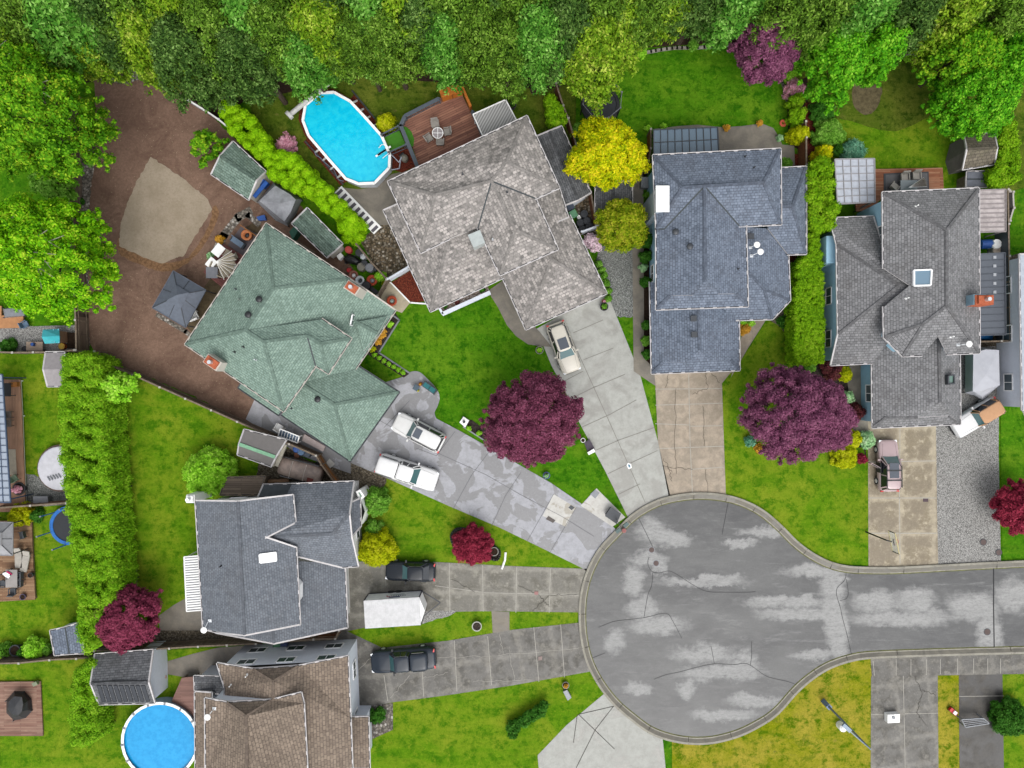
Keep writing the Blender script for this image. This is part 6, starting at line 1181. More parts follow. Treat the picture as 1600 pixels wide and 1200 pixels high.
# chequered strip
m = MB(); a = Vector(P(534, 291)[:2]); b = Vector(P(596, 355)[:2]); e = (b-a).normalized(); nn = Vector((-e.y, e.x)); L = (b-a).length
if (Vector(P(527, 300)[:2])-a).dot(nn) < 0: nn = -nn
m.prism([tuple(a), tuple(b), tuple(b+nn*.95), tuple(a+nn*.95)], .02, .1, 0)
for i in range(9): c = a+e*(L*(i+.5)/9)+nn*.55; m.box((c.x, c.y, .104), (L/18, .72, .02), math.atan2(e.y, e.x), 1)
m.struct('chequered_edge', [WHT, plain('slate_square', S(108, 104, 112))])
flat('mulch_bed', [(612, 441), (640, 424), (668, 470), (640, 474), (632, 470)], .03, MULCH); m = MB(); m.ribbon(PX([(608, 439), (641, 473), (668, 475)]), .12, .1, h=.1); m.ribbon(PX([(606, 437), (640, 417)]), .3, .12, h=.12); m.struct('bed_edging', WHT)
flat('cream_patio', [(590, 465), (610, 440), (641, 473), (628, 489), (600, 478)], .032, CY)
deck('backyard_deck', 'orange timber deck with a grey rug behind the grey roof house', [(1367, 264), (1473, 262), (1475, 300), (1382, 304), (1360, 330), (1338, 330), (1337, 318), (1368, 316)], .5, D_D)
m = MB(); m.prism(PX([(1381, 271), (1451, 268), (1452, 299), (1381, 301)], .54), .5, .54); m.prism(PX([(1384, 273), (1449, 270), (1450, 299), (1384, 300)], .55), .53, .55, 1); m.top('outdoor_rug', [DKG, plain('rug_grey', S(118, 116, 118))], 'grey outdoor rug on the orange deck', 'rug')
deck('garden_deck', 'red paver deck with an umbrella and grill behind the green roof house', [(318, 425), (349, 381), (384, 402), (395, 410), (350, 452)], .35, D_A)
deck('tan_deck', 'long tan composite deck at the left edge', [(-40, 593), (31, 593), (34, 650), (40, 800), (-40, 800)], .5, D_L, WHT)
deck('lounge_deck', 'weathered plank deck with two loungers and a dining table', [(-40, 815), (49, 813), (51, 870), (55, 937), (-40, 942)], .4, D_W)
deck('cedar_platform', 'orange cedar platform under the lime tree at the left edge', [(-30, 478), (2, 478), (2, 493), (36, 490), (36, 512), (-30, 514)], .4, plain('cedar_platform', S(206, 150, 104), .7, .2, var=.15))
deck('pink_deck', 'pinkish composite deck beside the round pool', [(284, 1059), (306, 1057), (306, 1140), (300, 1120), (268, 1096)], .9, D_F)
deck('barbecue_pad', 'plank platform carrying the covered barbecue at the bottom left', [(-30, 1066), (63, 1065), (67, 1150), (-30, 1150)], .2, D_X)
# ================================================================ VEHICLES
BW = paint('car_white', (.54, .54, .54, 1)); BI = paint('car_cream', S(216, 210, 196, .62)); BP = paint('car_rose', S(198, 174, 176, .58)); BB = paint('car_black', (.012, .015, .02, 1), .16); BG = paint('car_midnight', (.022, .028, .038, 1), .14); TOPW = paint('roof_white', (.5, .5, .49, 1))
DARKP += [BB, BG]
car('cream_suv', 'cream SUV with a dark sunroof parked nose out below the speckled roof garage', 'car', 881, 543, 24, 66, BI, L=4.75, W=1.9, Ht=1.55, ws=(.4, .12), rear=(-1.95, -2.2), sun=(-.85, .15), rails=True, zc=.8)
car('white_suv', 'white SUV with black side windows facing the green roof garage', 'car', 654, 676, -66, -34, TOPW, L=4.9, W=1.95, Ht=1.75, ws=(.36, .16), rear=(-2.1, -2.3), sun=(-.35, .3), rails=True, hood=1.1, belt=1.1, nosez=.95, zc=.9)
car('white_pickup', 'white pickup truck with a white canopy facing down the green house driveway', 'truck', 636, 738, 88, 29, BW, L=5.7, W=2.0, Ht=1.85, ws=(.4, .2), rear=(-.75, -.9), belt=1.15, hood=1.15, nosez=.98, canopy=(-2.75, -.85, 1.85), zc=.9)
car('black_sedan', 'black sedan on the mottled driveway beside the white cargo trailer', 'car', 641, 893, -76, -2, BB, L=4.55, W=1.78, Ht=1.45, ws=(.3, .06), rear=(-1.2, -1.75), deckz=.98, zc=.75)
car('black_pickup', 'black pickup truck with a dark glossy canopy on the lower driveway', 'truck', 630, 1032, -100, 8, BG, L=5.9, W=2.0, Ht=1.85, ws=(.4, .22), rear=(-.6, -.75), belt=1.18, hood=1.18, nosez=1.0, canopy=(-2.3, -.72, 1.82), zc=.9)
car('rose_suv', 'metallic rose SUV with its rear left door open on the brown driveway', 'car', 1390, 728, -1, -66, BP, L=4.7, W=1.85, Ht=1.65, ws=(.38, .1), rear=(-1.95, -2.2), sun=(-1.0, .35), rails=2, zc=.9, door_open=True)
car('canvas_top_truck', 'white off-road truck with a tan canvas top parked across the pale gravel', 'truck', 1526, 652, -60, 37, BW, L=4.6, W=1.8, Ht=1.85, ws=(.16, .05), rear=(-2.0, -2.1), belt=1.12, hood=1.12, nosez=1.05, roofm=plain('tan_canvas', S(224, 176, 136), .9, .1, var=.06), zc=.9)
t = thing('cargo_trailer', 'white box cargo trailer with a ribbed roof and a lettered side on the mottled driveway', 'trailer', P(613, 955, 1)[:2]+(0,), 0)
zt = 2.45; q = [Vector(P(u, v, zt)) for u, v in ((568.5, 939), (655, 933.5), (657, 976.5), (571, 982))]; c = sum(q, Vector())/4; bx = [(p.x, p.y) for p in q]; m = MB(); m.prism(bx, .45, zt-.06); m.obj('body', plain('trailer_white', (.66, .68, .7, 1), .5), t)
m = MB(); e = (q[1]-q[0]).normalized(); L = (q[1]-q[0]).length; s_ = (q[3]-q[0]); m.prism([tuple((c+(Vector((a, b, 0))-Vector((c.x, c.y, 0)))*1.01).to_tuple()[:2]) for a, b in bx], zt-.06, zt, 0)
for i in range(28): a = q[0]+e*(L*(i+.5)/28); m.bar(a+s_*.03+Vector((0, 0, .01)), a+s_*.97+Vector((0, 0, .01)), .07, .05, 0)
m.obj('roof', plain('trailer_roof', (.46, .46, .465, 1), .6, .2), t); k = MB()
for i in range(4): a, b = q[i], q[(i+1) % 4]; k.bar((a.x, a.y, .46), (b.x, b.y, .46), .09, .12); k.bar((a.x, a.y, .45), (a.x, a.y, zt-.05), .09, .09)
k.obj('trim', plain('navy_trim', S(40, 42, 64)), t)
nrm = Vector((0, 1, 0)); base0 = q[0].lerp(q[1], .36); TXT = plain('letter_dark', S(44, 44, 70)); TR = plain('letter_red', S(208, 60, 90)); TBm = plain('letter_blue', S(30, 36, 130)); TG = plain('letter_faint', S(160, 184, 190))
o3 = Vector((0, .022, 0)); lt = MB()
for i in range(7): a = base0+e*(.55+i*.2)+o3; lt.box((a.x, a.y, 1.55), (.12, .012, .17), math.atan2(e.y, e.x)); lt.box((a.x+.03, a.y+.006, 1.52), (.05, .012, .07), math.atan2(e.y, e.x), 1)
lt.obj('lettering', [TXT, TG], t); lt = MB(); a = base0+e*.15+o3; lt.box((a.x, a.y, 1.55), (.14, .012, .3), math.atan2(e.y, e.x), 0, 0, .5); lt.box((a.x+.2, a.y, 1.68), (.1, .012, .3), math.atan2(e.y, e.x), 0, 0, -.4); lt.obj('red_emblem', TR, t); lt = MB(); a = base0+e*.85+o3; lt.box((a.x, a.y, 1.9), (.95, .012, .24), math.atan2(e.y, e.x), 0, 0, .08); lt.obj('blue_emblem', TBm, t); lt = MB(); a = base0+e*1.0+o3; lt.box((a.x, a.y, 1.2), (1.3, .012, .1), math.atan2(e.y, e.x)); lt.obj('faint_lettering', TG, t)
v_ = [q[1].lerp(q[2], .03), q[1].lerp(q[2], .97), q[1].lerp(q[2], .5)+e*.4]; m = MB(); m.prism([(p.x, p.y) for p in v_], .5, zt-.12); m.obj('nose', WHT, t)
m = MB(); tip = q[1].lerp(q[2], .5)+e*1.6; m.bar((v_[0].x, v_[0].y, .42), (tip.x, tip.y, .42), .08, .1); m.bar((v_[1].x, v_[1].y, .42), (tip.x, tip.y, .42), .08, .1); m.obj('hitch', DKG, t)
for sd_ in (0, 1):
    for f in (.42, .56): a = (q[0] if sd_ == 0 else q[3]).lerp(q[1] if sd_ == 0 else q[2], f); m = MB(); m.cyl((a.x, a.y+(.06 if sd_ == 0 else -.06), .33), (a.x, a.y-(.16 if sd_ == 0 else -.16), .33), .33, .33, 16); m.obj('wheel', RUB, t)
# ================================================================ TREES
tree('lime_tree', 'great bright lime green tree in the top left corner beside the bare soil', 'tree', 48, 176, 106, 13, 'lime', 11, clump=.62, n=150, ls=(.23, .15), fingers=30, baretwigs=10, irr=.22, limbs=7, cover=1.05)
tree('lime_tree', 'bright yellow green tree with bare grey twigs beside the river rock strip', 'tree', 70, 402, 97, 12, 'lime2', 12, clump=.6, n=135, ls=(.22, .14), fingers=30, baretwigs=16, irr=.16, limbs=7, cover=1.05)
tree('garden_tree', 'small green tree on the dark lawn between the two lime trees', 'tree', 82, 285, 30, 5, 'shrub', 13, clump=.4, fingers=4)
for sh, lf, sd_ in (('F1', 'forest', 21), ('F2', 'fdark', 22), ('F3', 'fgreen', 23), ('F4', 'flight', 24), ('F5', 'forest', 25)): pass
FP = dict(clump=.42, n=150, ls=(.26, .12), fingers=44, irr=.34, limbs=8, cover=.95, core=.55, spiky=.35)
fr = [(140, 92, 46, 9, 'F4', 'feathery green tree above the pale rocks at the top left'), (205, 70, 56, 11, 'F1', 'mid green tree above the top edge of the bare soil'), (252, 92, 50, 12, 'F4', 'yellow green tree over the corner of the bare soil'), (305, 118, 54, 13, 'F2', 'dark green tree above the start of the white rail'), (352, 80, 56, 13, 'F5', 'olive green tree behind the cedar hedge top'), (398, 118, 50, 12, 'F2', 'dark shaggy tree overhanging the lawn left of the pool'), (440, 82, 56, 13, 'F1', 'green tree standing above the pool lawn'), (478, 112, 42, 11, 'F3', 'fresh green tree reaching towards the pool cover reel'), (516, 76, 52, 13, 'F4', 'light yellow green tree right behind the oval pool'), (566, 96, 46, 12, 'F1', 'green tree behind the right end of the oval pool'), (612, 92, 48, 12, 'F5', 'green tree over the lawn between pool and deck'), (664, 76, 50, 13, 'F2', 'dark tree left of the cedar bench'), (700, 104, 46, 12, 'F3', 'bright fresh green tree reaching over the cedar bench'), (748, 84, 52, 13, 'F1', 'green tree above the corrugated cover'), (792, 104, 48, 12, 'F5', 'shaggy tree over the small lawn behind the speckled roof house'), (838, 92, 50, 13, 'F3', 'pale tipped tree above the cedar column hedge'), (884, 80, 52, 13, 'F2', 'dark green tree beside the tree over the trampoline'), (926, 110, 56, 12, 'F4', 'large yellow green tree overhanging the black trampoline'), (965, 66, 44, 11, 'F4', 'yellow green tree at the corner of the wide bright lawn')]
LFS = dict(F1='forest', F2='fdark', F3='fgreen', F4='flight', F5='forest')
for i, (u, v, r, h, sh, lab) in enumerate(fr): tree('woodland_tree', lab, 'tree', u, v-(30 if 640 < u < 720 else 17), r*.94, h, LFS[sh], 30+int(sh[1]), 'trees along the top of the gardens', share=sh, rot=i*1.3, **FP)
row2 = [(-10, 60, 60, 13, 'F4'), (60, 40, 60, 13, 'F1'), (130, 30, 60, 13, 'F3'), (190, 8, 62, 14, 'F2'), (250, 20, 60, 14, 'F1'), (300, 30, 56, 13, 'F4'), (350, 5, 62, 14, 'F5'), (410, 25, 58, 14, 'F3'), (470, 10, 62, 14, 'F1'), (530, 10, 58, 14, 'F2'), (590, 28, 58, 13, 'F3'), (645, 5, 60, 14, 'F4'), (700, 28, 58, 14, 'F5'), (755, 8, 60, 14, 'F2'), (810, 22, 60, 14, 'F1'), (870, 8, 60, 14, 'F3'), (925, 30, 58, 13, 'F5'), (985, 15, 58, 13, 'F1'), (1040, 14, 54, 11, 'F4'), (1095, 10, 54, 12, 'F2'), (1150, 12, 54, 12, 'F3'), (1215, 10, 56, 12, 'F1'), (1275, 15, 56, 12, 'F5'), (1340, 10, 56, 12, 'F3'), (1410, 14, 54, 12, 'F2'), (1470, 10, 54, 12, 'F4'), (1530, 12, 56, 12, 'F1'), (1590, 18, 56, 12, 'F5')]
side = ['in the far top left corner', 'behind the great lime tree', 'behind the feathery tree by the pale rocks', 'one row behind the bare soil', 'second back row tree above the bare soil', 'behind the dark tree of the white rail', 'above the cedar hedge top in the back row', 'behind the shaggy tree left of the pool', 'in the back row above the pool lawn', 'in the back row behind the oval pool', 'in the back row over the pool end', 'in the back row between pool and deck', 'in the back row behind the cedar bench', 'in the back row above the corrugated cover', 'in the back row over the small lawn', 'in the back row above the cedar columns', 'in the back row behind the trampoline', 'above the corner of the wide bright lawn', 'above the curved kerb of the wide lawn', 'above the middle of the wide bright lawn', 'left of the plum coloured tree', 'right behind the plum coloured tree', 'behind the bright maple', 'right behind the bright maple', 'above the dark bed at the top right', 'above the mossy shed garden', 'behind the round maple of the shed garden', 'in the far top right corner']
for i, (u, v, r, h, sh) in enumerate(row2): tree('woodland_tree', 'tall woodland tree '+side[i], 'tree', u, v-(16 if 980 < u < 1160 else 0), r, h, LFS[sh], 30+int(sh[1]), 'trees along the top of the gardens', share=sh, rot=i*2.1+.7, **FP)
tree('plum_tree', 'purple grey plum tree at the top edge beside the bright maple', 'tree', 1196, 74, 52, 8, 'purple2', 41, clump=.5, n=90, ls=(.17, .11), fingers=12)
tree('maple_tree', 'large bright green maple overhanging the top of the shed garden', 'tree', 1300, 96, 52, 9, 'maple', 42, clump=.55, n=80, ls=(.24, .16), fingers=20, irr=.25)
tree('maple_tree', 'bright green maple right beside the larger maple at the top edge', 'tree', 1364, 84, 42, 9, 'maple', 43, clump=.55, n=60, ls=(.24, .16), fingers=18, irr=.25)
tree('maple_tree', 'round fresh green maple above the mossy shed', 'tree', 1522, 156, 60, 8, 'maple', 44, clump=.5, n=110, ls=(.22, .15), fingers=16, irr=.12)
tree('maple_tree', 'green maple with yellow tips at the top right edge', 'tree', 1500, 88, 50, 9, 'lime', 45, clump=.55, n=80, fingers=18, irr=.25)
tree('maple_tree', 'green tree in the top right corner', 'tree', 1568, 92, 48, 9, 'maple', 46, clump=.55, n=80, fingers=18, irr=.25)
tree('golden_tree', 'vivid golden yellow tree between the two sheds in the middle', 'tree', 948, 238, 53, 7, 'yellow', 47, clump=.4, n=120, ls=(.26, .1), fingers=50, irr=.22, spiky=.25)
tree('olive_tree', 'dense olive green round tree between the gravel and the speckled roof house', 'tree', 971, 352, 41, 5.5, 'olive', 48, clump=.45, n=80, ls=(.2, .13), fingers=6, irr=.06)
tree('purple_maple', 'large purple maple in front of the speckled roof house', 'tree', 832, 655, 75, 8, 'purple', 49, clump=.55, n=150, ls=(.16, .1), fingers=18, irr=.1, cover=1.3)
tree('purple_maple', 'large dusky purple maple on the lawn right of the turning circle', 'tree', 1246, 648, 84, 8, 'purple2', 50, clump=.5, n=170, ls=(.16, .1), fingers=20, irr=.12, ax=(1.03, .86), cover=1.2)
tree('red_maple', 'small crimson maple in a stone ring on the front lawn', 'tree', 738, 852, 31, 2.6, 'red', 51, clump=.35, n=80, ls=(.2, .09), fingers=8, irr=.08, zc=.6)
tree('red_maple', 'maroon maple beside the tall cedar hedge at the bottom left', 'tree', 200, 966, 49, 5, 'redb', 52, clump=.42, n=110, ls=(.2, .11), fingers=12, irr=.1, zc=.6)
tree('red_maple', 'crimson maple at the right edge beside the pale gravel drive', 'tree', 1592, 794, 40, 3.6, 'red', 53, clump=.4, n=90, ls=(.2, .1), fingers=10, irr=.12)
tree('young_tree', 'thin young lime green tree beside the white rail', 'tree', 322, 229, 22, 4, 'lime', 54, clump=.32, n=18, fingers=12, irr=.5, limbs=4, cover=1.0)
tree('young_tree', 'small bright leafed tree beside the board fence and hedge top', 'tree', 180, 604, 27, 4, 'bright', 55, clump=.34, n=44, fingers=8, irr=.2)
# ---------------------------------------------------------------- hedges
hedge('cedar_hedge', 'very tall bright cedar hedge down the left side of the big lawn', [(94, 556), (118, 549), (150, 556), (160, 600), (163, 690), (170, 770), (176, 860), (182, 925), (170, 950), (158, 985), (155, 1008), (142, 1020), (128, 1012), (119, 995), (116, 960), (124, 935), (115, 900), (106, 820), (100, 760), (93, 700), (91, 620)], 4.6, 'hedge2', 61, clump=.42, ls=(.18, .08), rough=.4, spiky=.15, sep=2.1)
hedge('cedar_hedge', 'ragged cedar hedge at the bottom edge beside the solar panel shed', [(118, 1040), (148, 1030), (150, 1100), (155, 1160), (112, 1170), (107, 1110), (113, 1070)], 3.4, 'hedge2', 62, clump=.42, ls=(.18, .08), rough=.5, spiky=.15, sep=1.9)
hedge('cedar_hedge', 'lumpy bright cedar hedge above the green shed beside the pool lawn', [(332, 160), (358, 153), (392, 176), (412, 205), (431, 233), (428, 248), (402, 250), (372, 222), (345, 190)], 3.0, 'hedge', 63, clump=.5, tight=True, ls=(.14, .09), rough=.55, step=1.3)
hedge('cedar_hedge', 'lumpy bright cedar hedge between the covered boat and the chequered edge', [(415, 240), (440, 228), (470, 246), (510, 288), (545, 322), (566, 345), (545, 352), (510, 332), (486, 306), (450, 296), (430, 285), (412, 262)], 3.0, 'hedge', 64, clump=.5, tight=True, ls=(.14, .09), rough=.55, step=1.3)
shrub('round_cedar', 'round bright cedar at the end of the lumpy hedge', 548, 355, 23, 3.0, 'hedge', 65, clump=.4, ls=(.13, .08), irr=.04, tight=True)
hedge('cedar_hedge', 'tall full cedar hedge beside the clear pergola', [(1264, 247), (1296, 241), (1304, 252), (1306, 300), (1312, 334), (1302, 354), (1284, 362), (1266, 352), (1262, 300)], 3.8, 'hedge3', 66, clump=.5, ls=(.2, .12), rough=.4, step=1.1)
hedge('clipped_hedge', 'neatly clipped long hedge between the slate and the grey roof houses', [(1263, 362), (1281, 360), (1286, 400), (1289, 500), (1288, 566), (1262, 571), (1241, 566), (1240, 470), (1246, 410), (1262, 395)], 2.8, 'hedge3', 67, clump=.3, ls=(.15, .09), rough=.06)
hedge('cedar_hedge', 'soft green hedge behind the mossy shed at the right edge', [(1562, 200), (1592, 176), (1594, 230), (1596, 285), (1548, 289), (1545, 268), (1562, 250)], 3.0, 'hedge3', 68, clump=.45, ls=(.22, .1), rough=.3)
hedge('cedar_hedge', 'green cedar columns beside the dark side shed and the thin fence', [(850, 142), (866, 146), (876, 162), (888, 184), (882, 194), (864, 199), (855, 178)], 2.4, 'hedge3', 69, clump=.38, rough=.3)
hedge('low_hedge', 'dark green clipped hedge on the lawn at the bottom of the picture', [(790, 1135), (826, 1112), (850, 1096), (860, 1102), (852, 1118), (820, 1136), (800, 1160)], 1.0, 'dark', 70, clump=.3, rough=.1)
# ---------------------------------------------------------------- shrubs
SH = [('round light green shrub on the lawn above the white house', 322, 740, 41, 3.2, 'bright', dict(clump=.32, ls=(.2, .08), spiky=.15)), ('dense grey green round shrub by the bay windows of the white house', 586, 785, 23, 2.2, 'shrub', {}), ('yellow green round shrub above the black sedan', 587, 859, 32, 2.6, 'ygreen', dict(clump=.36)), ('small cream flowered shrub squeezed between the two round shrubs', 583, 827, 14, 1.5, 'shrub', {}), ('yellow round shrub beside the oval pool', 602, 190, 15, 1.6, 'ygreen', {}), ('pink blooming shrub beside the lumpy cedar hedge', 447, 226, 18, 1.4, 'pink', dict(irr=.3, cover=.8)),
 ('pale pink blooming shrub below the bin gate', 928, 378, 15, 1.5, 'pinkw', dict(irr=.25)), ('pink azalea at the edge of the curved garden kerb', 1243, 138, 16, 1.6, 'pink', {}), ('dark green shrub on the shed garden lawn edge', 1287, 172, 20, 1.5, 'dark', {}), ('pale flowered shrub above the blue spruce', 1296, 206, 26, 1.6, 'shrub', dict(irr=.2)), ('golden shrub at the top of the cedar hedge beside the clear pergola', 1288, 240, 15, 2.2, 'yellow', dict(irr=.2)), ('blue green dwarf spruce above the clear pergola', 1334, 236, 20, 1.7, 'teal', dict(ls=(.2, .06), spiky=.3)), ('small dark green bush beside the blue green spruce', 1310, 234, 10, 1.3, 'dark', {}),
 ('green juniper topmost of the row by the curved kerb', 1245, 158, 14, 2.2, 'hedge3', {}), ('green juniper in the middle of the row by the curved kerb', 1246, 182, 14, 2.3, 'hedge3', {}), ('smooth oval juniper at the bottom of the row by the curved kerb', 1249, 209, 15, 2.2, 'ygreen', dict(ax=(1.15, .75), irr=.02)), ('small green bush at the patio corner behind the slate roof house', 1229, 255, 10, .8, 'shrub', {}), ('small light bush at the patio edge beside the big lawn', 1219, 215, 5, .7, 'pale', {}), ('orange potted plant at the left of the patio kerb', 1136, 199, 5, .8, 'orange', {}), ('orange potted plant at the right of the patio kerb', 1188, 192, 5, .8, 'orange', {}),
 ('maroon leafed shrub between the purple maple and the lime ball', 1302, 578, 18, 1.4, 'dred', dict(irr=.25)), ('lime green clipped ball beside the grey roof house path', 1321, 584, 13, 1.3, 'ygreen', dict(irr=.02, clump=.22, tight=True)), ('silvery shrub between purple maple and side path', 1325, 620, 11, 1.2, 'pale', {}), ('dark red leafed shrub beside the side path of the blue house', 1334, 646, 19, 1.5, 'dred', dict(irr=.2)), ('upper lime yellow ball shrub beside the rose car', 1331, 687, 17, 1.5, 'ygreen', dict(irr=.02, clump=.25, tight=True)), ('lower lime yellow ball shrub at the lawn edge', 1321, 713, 21, 1.5, 'ygreen', dict(irr=.03, clump=.25, tight=True)), ('pale silver leafed shrub next to the nose of the rose car', 1357, 688, 14, 1.3, 'pale', {}), ('small crimson shrub beside the open car door', 1348, 717, 9, .9, 'red', {}), ('green shrub at the lower left foot of the dusky purple maple', 1172, 690, 9, .8, 'teal', {}), ('orange tufted plant under the dusky purple maple', 1188, 702, 9, .6, 'orange', {}), ('grey green bush at the end of the clipped hedge', 1268, 572, 9, .8, 'shrub', {}),
 ('green bush at the front door of the slate roof house', 1172, 503, 8, .9, 'bright', {}), ('orange green bush beside the diagonal front walk', 1163, 514, 10, 1.0, 'orange', {}), ('bright round bush right of the front walk', 1160, 504, 7, .9, 'bright', {}), ('green bush at the end of the rocky side bed', 1226, 503, 9, .7, 'dark', {}), ('small orange shrub in the rocky side bed of the slate house', 1237, 465, 4, .6, 'orange', {}),
 ('dark climbing shrub left of the chimney chase of the slate roof house', 1012, 375, 12, 1.8, 'dark', {}), ('dark green shrub in the narrow side bed next to the wall', 1010, 440, 9, 1.4, 'dark', {}), ('green shrub lower down the narrow side bed', 1011, 400, 10, 1.5, 'dark', {}), ('green shrub beside the slate garage corner upper one', 1010, 508, 8, 1.2, 'dark', {}), ('pink dotted shrub beside the slate garage wall', 1010, 532, 8, 1.1, 'shrub', {}), ('dark shrub nearest the tan driveway', 1012, 553, 8, 1.2, 'dark', {}), ('small shrub at the top of the side path near the blue chase', 1013, 305, 7, 1.0, 'shrub', {}), ('grey leafed plant beside the narrow side path', 1006, 418, 7, .8, 'pale', {}),
 ('leafy bush under the brown fence behind the golden tree', 903, 205, 14, 1.8, 'shrub', {}), ('low dark bush under the golden tree beside the patio fence', 1000, 240, 11, 1.2, 'dark', {}), ('bright tuft at the top of the patio side fence', 1013, 200, 5, .7, 'bright', {}), ('small green ball at the lawn corner by the glass cover', 1037, 197, 5, .6, 'bright', {}),
 ('bright green shrub beside the fence at the bottom left', 52, 1014, 18, 1.5, 'bright', {}), ('dark green shrub left of the bright shrub by the bottom fence', 34, 1020, 9, 1.2, 'dark', {}), ('green shrub against the small corner shed', 74, 1016, 9, 1.2, 'shrub', {}), ('low green bush at the left end of the bottom fence', 4, 1016, 12, 1.1, 'shrub', {}), ('yellow green bush below the fence of the tan deck', 30, 806, 20, 1.4, 'ygreen', {}), ('green creeper beside the blue trampoline', 56, 806, 12, .7, 'dark', {}), ('dark green shrub in a box at the play yard corner', 10, 540, 13, 1.0, 'dark', {}),
 ('wide round dark green bush at the bottom right corner', 1582, 1124, 30, 2.0, 'dark', {}), ('green bush in the white rock bed at the brown roof garage', 588, 1120, 14, 1.2, 'dark', {}), ('reddish yellow flowers in the bed beside the green roof house', 596, 521, 8, .7, 'orange', dict(ax=(.7, 1.3))), ('green plant at the top of the narrow flower bed', 609, 506, 5, .7, 'bright', {}), ('orange yellow plant in the narrow flower bed', 590, 534, 6, .7, 'orange', {}), ('green tuft at the low corner of the flower bed', 582, 545, 5, .6, 'ygreen', {}), ('green yellow plants beside the terracotta bowl', 594, 431, 9, .8, 'bright', {}), ('small lime tuft at the corner of the planter yard', 600, 443, 4, .5, 'ygreen', {}), ('orange brown grass clump beside the red garden deck', 342, 374, 7, .7, 'orange', {}), ('small pale plant beside the fire table', 327, 399, 5, .6, 'pale', {}), ('green weeds on the white rocks left one', 160, 113, 8, .6, 'bright', {}), ('green mound on the white rocks right one', 185, 115, 11, .9, 'shrub', {}), ('green moss patch plant in the river rock strip', 126, 314, 5, .4, 'dark', {}), ('little bush at the kerb end of the wide bright lawn', 1003, 80, 10, 1.2, 'bright', {}), ('green bush in the bed above the wide lawn', 1083, 70, 9, 1.0, 'shrub', {}), ('green plant under the top right trees', 1420, 91, 6, .6, 'bright', {}), ('green bush between pink azalea and bright maple', 1236, 116, 12, 1.2, 'bright', {})]
for i, (lab, u, v, r, h, lf, kw) in enumerate(SH): shrub('shrub', lab, u, v, r, h, lf, 100+i, **kw)
for i in range(7): shrub('small_round_shrub', 'small round lime green shrub in the row beside the grey front path', 585+i*7.4, 554.5+i*4.6, 3.9, .55, 'bright', 200+i, group='row of small round shrubs beside the front path', share='ball', clump=.12, ls=(.09, .06))
for i in range(4): shrub('small_ball_shrub', 'small round green shrub in the bed strip under the purple maple', [732, 748, 762, 780][i], [669, 677, 686, 698][i], 4.2, .55, 'bright', 210+i, group='small shrubs in the strip under the purple maple', share='ball')
for i in range(6): shrub('side_ball_shrub', 'round green shrub in the row between garage wall and side gravel', [936, 940, 944, 948, 951, 951][i], [412, 422, 431, 442, 454, 466][i], 6, .9, 'shrub', 220+i, group='row of round shrubs beside the garage wall', share='ball2', clump=.18, ls=(.12, .08))
flat('bed_strip', [(724, 660), (737, 656), (770, 680), (800, 706), (795, 712), (760, 690), (726, 667)], .02, BARK)
m = MB(); m.prism(PX([(724, 651), (733, 657), (727, 668), (718, 660)], .25), .0, .25); x, y, _ = P(725, 659, .3); m.lathe((x, y, .25), [(.1, 0), (.13, .2), (.05, .3), (.1, .4), (0, .45)], 10, 1); m.top('garden_ornament', [WHT, DKG], 'white square stone base with a small dark ornament on the front lawn', 'ornament')
m = MB(); m.ribbon(PX([(724, 667), (760, 690), (790, 708)]), .12, .1, h=.1); m.struct('bed_edging', GRM)
m = MB(); m.ribbon(PX(catmull([(730, 826), (714, 826), (705, 836), (708, 850), (720, 868), (740, 876), (760, 872), (777, 874), (781, 862), (772, 852), (766, 840)], 4)), .18, .2, h=.2); m.top('stone_ring', plain('dark_stone', S(92, 92, 88), .9, .1, var=.4, sc=4), 'dark stone edging around the small crimson maple', 'edging')
flat('bed_floor', catmull([(730, 826), (714, 826), (705, 836), (708, 850), (720, 868), (740, 876), (760, 872), (777, 874), (781, 862), (772, 852), (766, 840)], 4), .02, BARK)
TERR = plain('terracotta', S(204, 92, 62), .8, .2, var=.12); GPOT = plain('stone_pot', S(168, 166, 156), .8, .2); DPOT = plain('dark_pot', S(60, 64, 70), .6)
planter('round stone pot beside the crimson maple ring', 772, 862, .38, .5, GPOT, None); planter('white rimmed round pot on the grass strip between the two driveways', 745, 979, .42, .5, plain('pale_pot', S(210, 208, 200), .8), None, BARK); planter('stone pot with a plant at the corner of the pale driveway', 843, 547, .34, .5, GPOT, 'bright'); planter('dark pot with a small plant at the end of the round shrub row', 944, 479, .36, .5, DPOT, 'shrub'); planter('small pink flowered pot above the dark pot by the side gravel', 944, 471, .18, .4, TERR, 'pink')
planter('orange plant pot on the cream paved square', 600, 449, .2, .4, plain('brown_pot', S(110, 90, 70)), None)
planter('blue pot with white and green plants under the purple maple', 854, 743, .3, .45, plain('blue_pot', S(84, 96, 170), .5), 'pale'); planter('green pot shrub behind the corrugated deck cover', 801, 164, .3, .7, DPOT, 'dark')
planter('dark round pot beside the bottom fence', 6+0, 1022, .3, .5, DPOT, None); planter('large dark pot between the shrubs at the bottom fence', 23, 1017, .5, .7, DPOT, None)
planter('round dark pot with magenta flowers on the tan deck', 29, 764, .55, .6, DPOT, 'pink'); planter('small dark round pot at the edge of the lounger deck', 47, 899, .22, .4, DPOT, None, z=.4); planter('round purple bowl at the bottom of the lounger deck', 35, 933, .26, .3, plain('purple_bowl', S(90, 80, 110)), None, z=.4)
